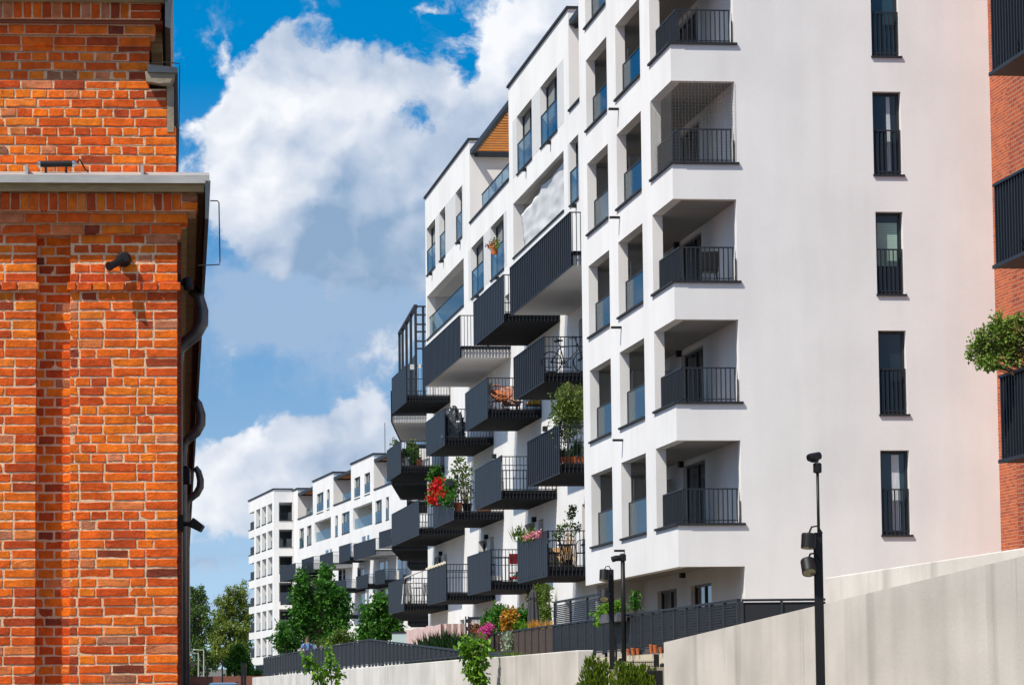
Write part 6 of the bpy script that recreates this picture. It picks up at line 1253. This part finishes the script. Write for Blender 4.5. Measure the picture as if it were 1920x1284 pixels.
# balcony 13: white towel; 17: string of lights; 18: white chairs
c = bp(13, 1014, 925, frac=.05); cn = thing('stool', 'small dark stool near the wall end of the middle second-storey balcony', 'stool', bp(13, 1028, 925, frac=.05)); c = bp(13, 1028, 925, frac=.05); mb = MB(); mb.lathe(c + zu * .26, [(.16, 0), (.18, .01), (.18, .04), (.1, .05)], 14); mb.build('seat', m_dark, cn)
for j in range(3): an = j * 2.09; mb = MB(); mb.tube([c + zu * .26 + Vector((math.cos(an) * .1, math.sin(an) * .1, 0)), c + Vector((math.cos(an) * .17, math.sin(an) * .17, 0))], .012, 5); mb.build('leg', m_dark, cn)
lv, sF, sN, wh = BAL[17]; m_bulb = mat('bulb_glass', (.75, .68, .50), .3); sl_ = thing('string_lights', 'string of small pale bulbs along the top of a first-storey balcony screen', 'string lights', NF.W(sN, DB, ZT[1])); mb = MB(); pts = [NF.W(sN + (sF - sN) * j / 40, DB - .035, ZT[1] + .02 + .03 * math.sin(j * 1.1)) for j in range(41)]; mb.tube(pts, .006, 4); mb.build('cord', m_black, sl_); mb = MB()
for j in range(0, 41, 2):
    mb = MB(); mb.lathe(pts[j] + zu * .0, [(.012, -.03), (.038, 0), (.03, .05), (.01, .07)], 8); mb.build('bulb', m_bulb, sl_)
def monobloc(label, c):
    ch = thing('garden_chair', label, 'chair', c); lf = Frame((c.x, c.y), (1, 0)); mb = MB(); mb.box(lf, -.22, .22, -.2, .2, c.z + .4, c.z + .43); bevel(mb.build('seat', m_white, ch), .01); mb = MB(); mb.hexa([lf.W(-.22, .18, c.z + .44), lf.W(.22, .18, c.z + .44), lf.W(.22, .21, c.z + .44), lf.W(-.22, .21, c.z + .44), lf.W(-.18, .28, c.z + .86), lf.W(.18, .28, c.z + .86), lf.W(.18, .3, c.z + .86), lf.W(-.18, .3, c.z + .86)]); mb.build('backrest', m_white, ch)
    for a in (-.19, .19):
        for t_ in (-.17, .17): mb = MB(); mb.tube([lf.W(a, t_, c.z + .4), lf.W(a * 1.2, t_ * 1.2, c.z)], .022, 6); mb.build('leg', m_white, ch)
monobloc('white plastic chair at the left end of the glazed lowest balcony', bp(18, 764, 1140, frac=.05)); monobloc('white plastic chair farther right on the glazed lowest balcony', bp(18, 800, 1140, frac=.05))
c = bp(18, 782, 1140, frac=.07); tb = thing('garden_table', 'white plastic table between the two white chairs', 'table', c); lf = Frame((c.x, c.y), (1, 0)); mb = MB(); mb.box(lf, -.35, .35, -.3, .3, c.z + .68, c.z + .71); bevel(mb.build('tabletop', m_white, tb), .01)
for a in (-.3, .3): mb = MB(); mb.tube([lf.W(a, 0, c.z + .68), lf.W(a, 0, c.z)], .025, 6); mb.build('leg', m_white, tb)
# sloping glazed lean-to of balcony 18
lv, sF, sN, wh = BAL[18]; rl = MB(); z0, z1 = ZT[1] - .0, ZT[1] + .45
p0 = NF.W(sN, DB + .03, z0); p1 = NF.W(sN, DW - .05, z1); gl_ = thing('glazed_canopy', 'sloping glazed canopy rail above the lowest left balcony', 'canopy', p0); mb = MB(); mb.tube([p0, NF.W(sN, DB + 1.2, z1)], .035, 6)
for j in range(4): q = p0.lerp(NF.W(sN, DB + 1.2, z1), j / 3); mb.tube([q, Vector((q.x, q.y, ZB[1] + .3))], .025, 6)
mb.build('frame', m_zinc, gl_)
# bag-like laundry on balcony 7
p0, p1 = NF.W(147.2, DB + .1, ZT[4] + .02), NF.W(147.2, DB + 1.3, ZT[4] + .02); ld = thing('laundry', 'pale laundry hung over the railing of the leftmost top balcony', 'laundry', p0)
for j, (f0, f1, h, cc) in enumerate(((.05, .2, .22, (.5, .49, .47)), (.36, .45, .16, (.6, .58, .56)), (.6, .8, .3, (.2, .2, .24)))):
    mb = MB(); q0, q1 = p0.lerp(p1, f0), p0.lerp(p1, f1); dn = -Vector((NF.d.x, NF.d.y, 0)) * .03; mb.hexa([q0 + dn - zu * h, q1 + dn - zu * h, q1 + dn * 1.4 - zu * h, q0 + dn * 1.4 - zu * h, q0 + dn, q1 + dn, q1 + dn * 1.4, q0 + dn * 1.4]); mb.build('cloth', mat('cloth_%d' % j, cc, .9), ld)
# flower pot on a window balustrade, white sheet across the loggia
c = npx(927, 470, 16.95); fp = thing('flower_pot', 'orange flower pot with red and green plants hooked on an upper window balustrade', 'flower pot', c); mb = MB(); pot_mesh(mb, c - zu * .15, .16, .32); mb.build('pot', m_terra, fp); mb = MB(); rng = random.Random(97); crown(mb, nblobs([(922, 459, 8, 5), (932, 456, 7, 7), (927, 453, 8, 5)], 16.95), 160, .10, rng); mb.build('leaves', l_birch, fp, flip=False); mb = MB(); crown(mb, nblobs([(918, 461, 5, 4), (924, 458, 5, 4)], 16.85), 70, .09, rng); mb.build('flowers', p_red, fp, flip=False)
m_sheet = mat('white_sheet', (.60, .60, .61), .8, var=.08, vscale=1.5); a0, a1, z0, z1 = log[1]; sh = []; mb = MB(); n, m = 40, 16; i0 = 0; rng = random.Random(98)
for i in range(n + 1):
    f = i / n; a = a0 + .25 + (a1 - a0 - .9) * f
    zt_ = z1 - .05 - .22 * abs(math.sin(f * 6.0)) * (1 - f) * 1.0 - .55 * max(0, f - .15) * (.6 + .4 * f); zbm = z0 + .15
    for j in range(m + 1):
        g = j / m; wv = .06 * mn.noise(Vector((f * 9, g * 2.2, 1.3))) + .05 * mn.noise(Vector((f * 5 + g * 4, g * 5 - f * 3, 7)))
        mb.v.append(NF.W(a, DW + .22 + wv + .12 * g, zt_ + (zbm - zt_) * g))
for i in range(n):
    for j in range(m): q = i * (m + 1) + j; mb.f.append((q, q + m + 1, q + m + 2, q + 1))
o = mb.build('cloth_sheet', m_sheet, smooth=True); so = o.modifiers.new('solid', 'SOLIDIFY'); so.thickness = .01; tag(o, 'big white sheet strung across the upper loggia above the long black balcony', 'sheet')
# chair and lamp in the corner loggia, net, white bundle
c = RF.W(RF.a(1332, 525, -.6), -.75, FLZ[2] + .0); wire = thing('wicker_chair', 'dark woven chair on the third loggia of the corner tower', 'chair', c); lf = Frame((c.x, c.y), (1, 0)); mb = MB(); mb.hexa([lf.W(-.2, .15, c.z + .4), lf.W(.22, .15, c.z + .4), lf.W(.22, .18, c.z + .4), lf.W(-.2, .18, c.z + .4), lf.W(-.2, .3, c.z + .86), lf.W(.24, .3, c.z + .86), lf.W(.24, .33, c.z + .86), lf.W(-.2, .33, c.z + .86)]); bevel(mb.build('backrest', mat('dark_weave', (.03, .028, .028), .7), wire), .02); mb = MB(); mb.box(lf, -.22, .22, -.25, .18, c.z + .36, c.z + .399); mb.build('seat', m_black, wire)
for a in (-.19, .19):
    for t_ in (-.2, .15): mb = MB(); mb.tube([lf.W(a, t_, c.z + .36), lf.W(a * 1.1, t_, c.z - .02)], .015, 6); mb.build('leg', m_black, wire)
c = NF.W((col2[0] + col2[1]) / 2 - .4, DT + .6, FLZ[1] - .03); bd = thing('garden_chair', 'white cushioned chair behind the glass of the second tower loggia', 'chair', c); lf = Frame((c.x, c.y), (1, 0)); mb = MB(); mb.box(lf, -.3, .1, -.3, .3, c.z + .1, c.z + .45); bevel(mb.build('seat', m_white, bd), .08, 3); mb = MB(); mb.box(lf, -.32, -.1, -.3, .3, c.z + .46, c.z + .85); bevel(mb.build('backrest', m_white, bd), .08, 3)
m_net = mat('net_cord', (.14, .135, .13), .8); nt_ = thing('cat_net', 'fine cord net closing the corner loggia second from the top', 'net', RF.W(.8, .0, FLZ[3])); mb = MB(); z0, z1 = FLZ[3] + .07, FLZ[3] + 2.1
k = 0
while k * .085 < a_l: a = k * .085 + .01; mb.box(RF, a - .0015, a + .0015, .012, .017, z0, z1); k += 1
z = z0
while z < z1: mb.box(RF, 0, a_l, .012, .017, z - .0015, z + .0015); mb.box(NF, SC0, col3[1], DT - .017, DT - .012, z - .0015, z + .0015); z += .085
a = SC0
while a < col3[1]: mb.box(NF, a - .0015, a + .0015, DT - .017, DT - .012, z0, z1); a += .085
mb.build('mesh', m_net, nt_)
# privet bush on the right balcony
rng = random.Random(101); c = NF.W(50.6, 15.25, 0); pb_ = thing('potted_shrub', 'bushy bright green shrub growing out of the lowest corrugated balcony at the right edge', 'potted shrub', (c.x, c.y, at(1890, 745, 52).z)); PBL = pblobs([(1870, 612, 22, 20), (1845, 632, 24, 22), (1890, 625, 28, 28), (1862, 650, 32, 26), (1832, 655, 20, 18), (1895, 660, 30, 30), (1860, 680, 30, 20), (1912, 640, 26, 30), (1842, 680, 14, 12), (1910, 600, 20, 14), (1818, 665, 10, 8), (1868, 592, 10, 12)], 52.2, .55)
mb = MB(); b0_ = Vector((c.x, c.y, at(1890, 745, 52).z))
for q, r in PBL:
    for _ in range(3): d = Vector(q) + rnd_dir(rng) * min(r); mb.tube([b0_ + zu * .25, b0_.lerp(d, .55) + Vector((0, 0, .08)), d], [.016, .01, .003], 5)
mb.build('stem', m_bark, pb_); mb = MB(); crown(mb, PBL, 4600, .062, rng, -.15, .7, 9); mb.build('leaves', l_olive, pb_, flip=False); mb = MB(); pot_mesh(mb, b0_, .2, .35); mb.build('pot', m_dark, pb_)

# ================================================================= person, car, street lamps, garden wall
Yp = 165; hp = at(576, 1199, Yp); pe = thing('person', 'person in a blue shirt with a dark backpack walking behind the black ramp fence', 'person', (hp.x, hp.y, hp.z - 1.62)); o0 = Vector((hp.x, hp.y, hp.z - 1.62))
def skin(name, verts, edges, radii, m, parent, root=0, sub=2):
    me = bpy.data.meshes.new(name); me.from_pydata([Vector(v) for v in verts], edges, []); o = bpy.data.objects.new(name, me); COL.objects.link(o); o.parent = parent; me.materials.append(m); OFF[o.name] = OFF[parent.name]
    s = o.modifiers.new('skin', 'SKIN'); lay = me.skin_vertices[0].data if me.skin_vertices else None
    if lay is None:
        bm = bmesh.new(); bm.from_mesh(me); bm.verts.layers.skin.verify(); bm.to_mesh(me); bm.free(); lay = me.skin_vertices[0].data
    for i, r in enumerate(radii): lay[i].radius = (r, r) if not isinstance(r, tuple) else r; lay[i].use_root = i == root
    s.use_smooth_shade = True; d = o.modifiers.new('sub', 'SUBSURF'); d.levels = d.render_levels = sub; return o
sk = mat('skin_tone', (.42, .22, .14), .6)
V = [(0, 0, .95), (0, .01, 1.15), (0, 0, 1.36), (0, 0, 1.46), (0, -.02, 1.56), (0, -.03, 1.66), (0, -.02, 1.74)]; E_ = [(0, 1), (1, 2), (2, 3), (3, 4), (4, 5), (5, 6)]; Rr = [.14, .13, .14, .055, .075, .09, .07]
for s in (-1, 1):
    b_i = len(V); V += [(s * .19, 0, 1.38), (s * .25, .03, 1.12), (s * .24, -.1, .90), (s * .235, -.13, .83)]; E_ += [(2, b_i), (b_i, b_i + 1), (b_i + 1, b_i + 2), (b_i + 2, b_i + 3)]; Rr += [.06, .045, .032, .038]
    for j, (dx, dy, ln_) in enumerate(((-.03, -.02, .075), (-.012, -.028, .09), (.006, -.028, .095), (.022, -.022, .085))): q = len(V); V += [(s * .235 + dx, -.13 + dy, .79), (s * .235 + dx * 1.1, -.13 + dy * .6, .80 - ln_)]; E_ += [(b_i + 3, q), (q, q + 1)]; Rr += [.010, .008]
    q = len(V); V += [(s * .195, -.16, .82), (s * .19, -.18, .775)]; E_ += [(b_i + 3, q), (q, q + 1)]; Rr += [.011, .009]
    b_i = len(V); st = .16 * s; V += [(s * .1, 0, .88), (s * .1, -.05 - st, .5), (s * .1, .06 - st * 1.4, .08), (s * .1, -.09 - st * 1.4, .04)]; E_ += [(0, b_i), (b_i, b_i + 1), (b_i + 1, b_i + 2), (b_i + 2, b_i + 3)]; Rr += [.085, .058, .04, .035]
body = skin('body', V, E_, Rr, sk, pe, 0)
cl = lambda c: mat('person_cloth', c, .85)
skin('shirt', [(0, 0, .93), (0, .01, 1.15), (0, 0, 1.38), (0, 0, 1.44), (.19, 0, 1.39), (.24, .03, 1.17), (-.19, 0, 1.39), (-.24, .03, 1.17)], [(0, 1), (1, 2), (2, 3), (2, 4), (4, 5), (2, 6), (6, 7)], [.16, .15, .155, .07, .078, .068, .078, .068], cl((.10, .20, .42)), pe)
skin('trousers', [(0, 0, .96), (.1, 0, .86), (.1, -.21, .5), (.1, -.17, .12), (-.1, 0, .86), (-.1, .11, .5), (-.1, .29, .12)], [(0, 1), (1, 2), (2, 3), (0, 4), (4, 5), (5, 6)], [.15, .1, .075, .06, .1, .075, .06], cl((.03, .035, .05)), pe)
skin('hair', [(0, .03, 1.70), (0, -.01, 1.77), (0, .06, 1.62)], [(0, 1), (0, 2)], [.085, .065, .06], cl((.03, .02, .015)), pe)
mb = MB(); OFFp = OFF[pe.name]; fr_ = Frame((o0.x, o0.y), (1, 0)); mb.box(fr_, -.15, .15, -.3, -.16, o0.z + 1.0, o0.z + 1.42); bevel(mb.build('backpack', cl((.02, .025, .045)), pe), .05, 3)
mb = MB()
for s in (-1, 1): mb.tube([fr_.W(s * .1, -.16, o0.z + 1.42), fr_.W(s * .11, -.02, o0.z + 1.51), fr_.W(s * .11, .16, o0.z + 1.40), fr_.W(s * .13, .15, o0.z + 1.15)], .022, 6)
mb.build('strap', cl((.02, .025, .045)), pe)
mb = MB()
for s in (-1, 1): mb.lathe(fr_.W(s * .033, .115, o0.z + 1.675), [(.004, -.01), (.03, 0), (.03, .006), (.004, .012)], 10, (0, -1, 0))
mb.tube([fr_.W(-.09, .02, o0.z + 1.68), fr_.W(-.06, .12, o0.z + 1.68), fr_.W(.06, .12, o0.z + 1.68), fr_.W(.09, .02, o0.z + 1.68)], .006, 5); mb.build('sunglasses', m_black, pe)
mb = MB(); mb.lathe(fr_.W(0, .10, o0.z + 1.645), [(.022, 0), (.016, .03), (.005, .035)], 8, (0, -1, .3)); mb.build('nose', sk, pe); mb = MB()
for s in (-1, 1): mb.lathe(fr_.W(s * .085, .02, o0.z + 1.655), [(.005, 0), (.028, .006), (.02, .016)], 8, (s, 0, 0))
mb.build('ear', sk, pe); mb = MB(); mb.tube([fr_.W(-.03, .098, o0.z + 1.595), fr_.W(0, .108, o0.z + 1.592), fr_.W(.03, .098, o0.z + 1.595)], .008, 6); mb.build('mouth', mat('lips', (.35, .12, .10), .6), pe)
pth = MB(); pth.box(NF, 120, 190, 11.4, 14.2, 0, o0.z - .02); struct(pth.build('path', m_paving))
# parked car, only its roof reaches into the frame
Yc = 150; rp = at(418, 1278, Yc); cr0 = Vector((rp.x, rp.y, rp.z - 1.62)); car = thing('parked_car', 'silver-blue parked car of which only the roof shows at the bottom left', 'car', cr0); CFr = Frame((rp.x, rp.y), (1, 0)); sc_ = .94
prof = [(-.90, .30), (-.92, .75), (-.86, .98), (-.78, 1.02), (-.66, 1.52), (-.45, 1.60), (.45, 1.60), (.66, 1.52), (.78, 1.02), (.86, .98), (.92, .75), (.90, .30)]
st_y = [(-2.1, .72, .62), (-1.9, .92, .70), (-1.0, 1, .72), (-.45, 1, 1.0), (1.0, 1, 1.0), (1.75, .97, .92), (2.05, .9, .66), (2.1, .85, .6)]
mb = MB(); m = len(prof)
for (y, sx_, hz_) in st_y:
    for (x, z) in prof: zz = z if z < 1.0 else 1.0 + (z - 1.0) * max(0, (hz_ - .7) / .3) - (.0 if hz_ > .7 else (.98 - hz_) * .2); mb.v.append(CFr.W(x * sx_ * sc_, -y, cr0.z + zz))
for k in range(len(st_y) - 1):
    for j in range(m - 1): a = k * m + j; mb.f.append((a, a + 1, a + m + 1, a + m))
    a = k * m; mb.f.append((a, a + m, a + m + m - 1, a + m - 1))
mb.f.append(tuple(range(m))); mb.f.append(tuple((len(st_y) - 1) * m + j for j in range(m)))
bevel(mb.build('body', mat('car_paint', (.16, .24, .36), .22, metal=.4, spec=.7), car), .05)
mb = MB(); mb.poly(CFr.W(-.62, .62, cr0.z + 1.5), CFr.W(.62, .62, cr0.z + 1.5), CFr.W(.74, 1.05, cr0.z + 1.06), CFr.W(-.74, 1.05, cr0.z + 1.06)); o = mb.build('windscreen', m_glass, car); so = o.modifiers.new('solid', 'SOLIDIFY'); so.thickness = .02
for x in (-.86, .86):
    for y in (-1.3, 1.3): mb = MB(); mb.lathe(CFr.W(x - .1, y, cr0.z + .32), [(.1, 0), (.3, .0), (.32, .03), (.32, .17), (.3, .2), (.1, .2)], 20, (1, 0, 0)); mb.build('wheel', m_black, car)
    mb = MB(); mb.lathe(CFr.W(x * .72, 1.98, cr0.z + .72), [(.05, 0), (.12, .01), (.1, .05)], 12, (0, -1, 0)); mb.build('headlight', mat('headlight_glass', (.7, .7, .7), .1), car)
for s in (-1, 1): mb = MB(); mb.tube([CFr.W(s * .60, .5, cr0.z + 1.59), CFr.W(s * .62, -.9, cr0.z + 1.6)], .025, 6); mb.build('roof_rail', m_dark, car)
# street lamps
for px, top, ax_, lb in ((372, 1224, -1, 'left one of two pale street lamps in front of the dark trees'), (382, 1218, -1, 'right, taller one of two pale street lamps in front of the dark trees')):
    Y = 380; p = at(px, top, Y); root = thing('street_lamp', lb, 'street lamp', (p.x, p.y, gz(Y)), 'street lamps beyond the brick garden wall'); mb = MB(); mb.tube([(p.x, p.y, gz(Y)), (p.x, p.y, p.z)], [.09, .06], 8); mb.build('pole', m_zinc, root); mb = MB(); mb.tube([(p.x, p.y, p.z), (p.x + ax_ * .8, p.y, p.z + .03)], .05, 6); mb.lathe((p.x + ax_ * 1.0, p.y, p.z - .02), [(.12, 0), (.22, .03), (.2, .1), (.08, .14)], 10); mb.build('lamp_head', m_zinc, root)
gwl = MB(); p0, p1 = at(335, 1268, 260), at(500, 1266, 260); wfr = Frame((p0.x, p0.y), (1, 0)); gwl.box(wfr, 0, p1.x - p0.x, 0, .3, 0, p0.z); tag(gwl.build('brick_wall', brick_wall_mat('garden_brick', (.22, .055, .03), (.16, .04, .025), (.25, .16, .11))), 'low red brick garden wall in front of the trees at the bottom left', 'wall')
for px, lb in ((389, 'thin dark post left of the car-roof middle, before the brick garden wall'), (417, 'thin dark post right above the car roof, before the brick garden wall')):
    p = at(px, 1245 if px < 400 else 1240, 255); mb = MB(); mb.tube([(p.x, p.y, .5), p], .06, 6); mb.lathe(p, [(.05, 0), (.09, .02), (.05, .1)], 8); tag(mb.build('fence_post', m_black), lb, 'post')
for px, lb in ((454, 'left one of a pair of sturdy black gate posts below the tall tree'), (459.5, 'right one of a pair of sturdy black gate posts below the tall tree')):
    p = at(px, 1243, 250); mb = MB(); pf_ = Frame((p.x, p.y), (1, 0)); mb.box(pf_, -.09, .09, -.09, .09, .5, p.z); mb.box(pf_, -.11, .11, -.11, .11, p.z + .001, p.z + .05); tag(mb.build('gate_post', m_black), lb, 'post')
# planks leaning beside the hall, dark shed
pl_ = thing('timber_planks', 'sloping weathered planks leaning at the foot of the hall corner', 'planks', at(350, 1270, 60)); mb = MB()
for (x0, y0, x1, y1) in ((344, 1275, 356, 1228), (345, 1262, 351, 1243), (343, 1284, 347, 1262)): mb.tube([at(x0, y0, 60), at(x1, y1, 60)], .03, 4)
mb.build('board', m_wood, pl_)
sh_ = thing('shed', 'dark low shed behind the planks beside the brick hall', 'shed', at(352, 1290, 64)); p0, p1 = at(340, 1250, 64), at(357, 1250, 64); sf = Frame((p0.x, p0.y), (1, 0)); mb = MB(); mb.box(sf, 0, p1.x - p0.x, 0, 3, -.05, p0.z); mb.build('wall', mat('shed_boards', (.045, .028, .02), .8, var=.3, vscale=6), sh_); mb = MB(); mb.box(sf, -.1, p1.x - p0.x + .08, -.1, 3.1, p0.z + .001, p0.z + .07); mb.build('roof', m_dark, sh_)
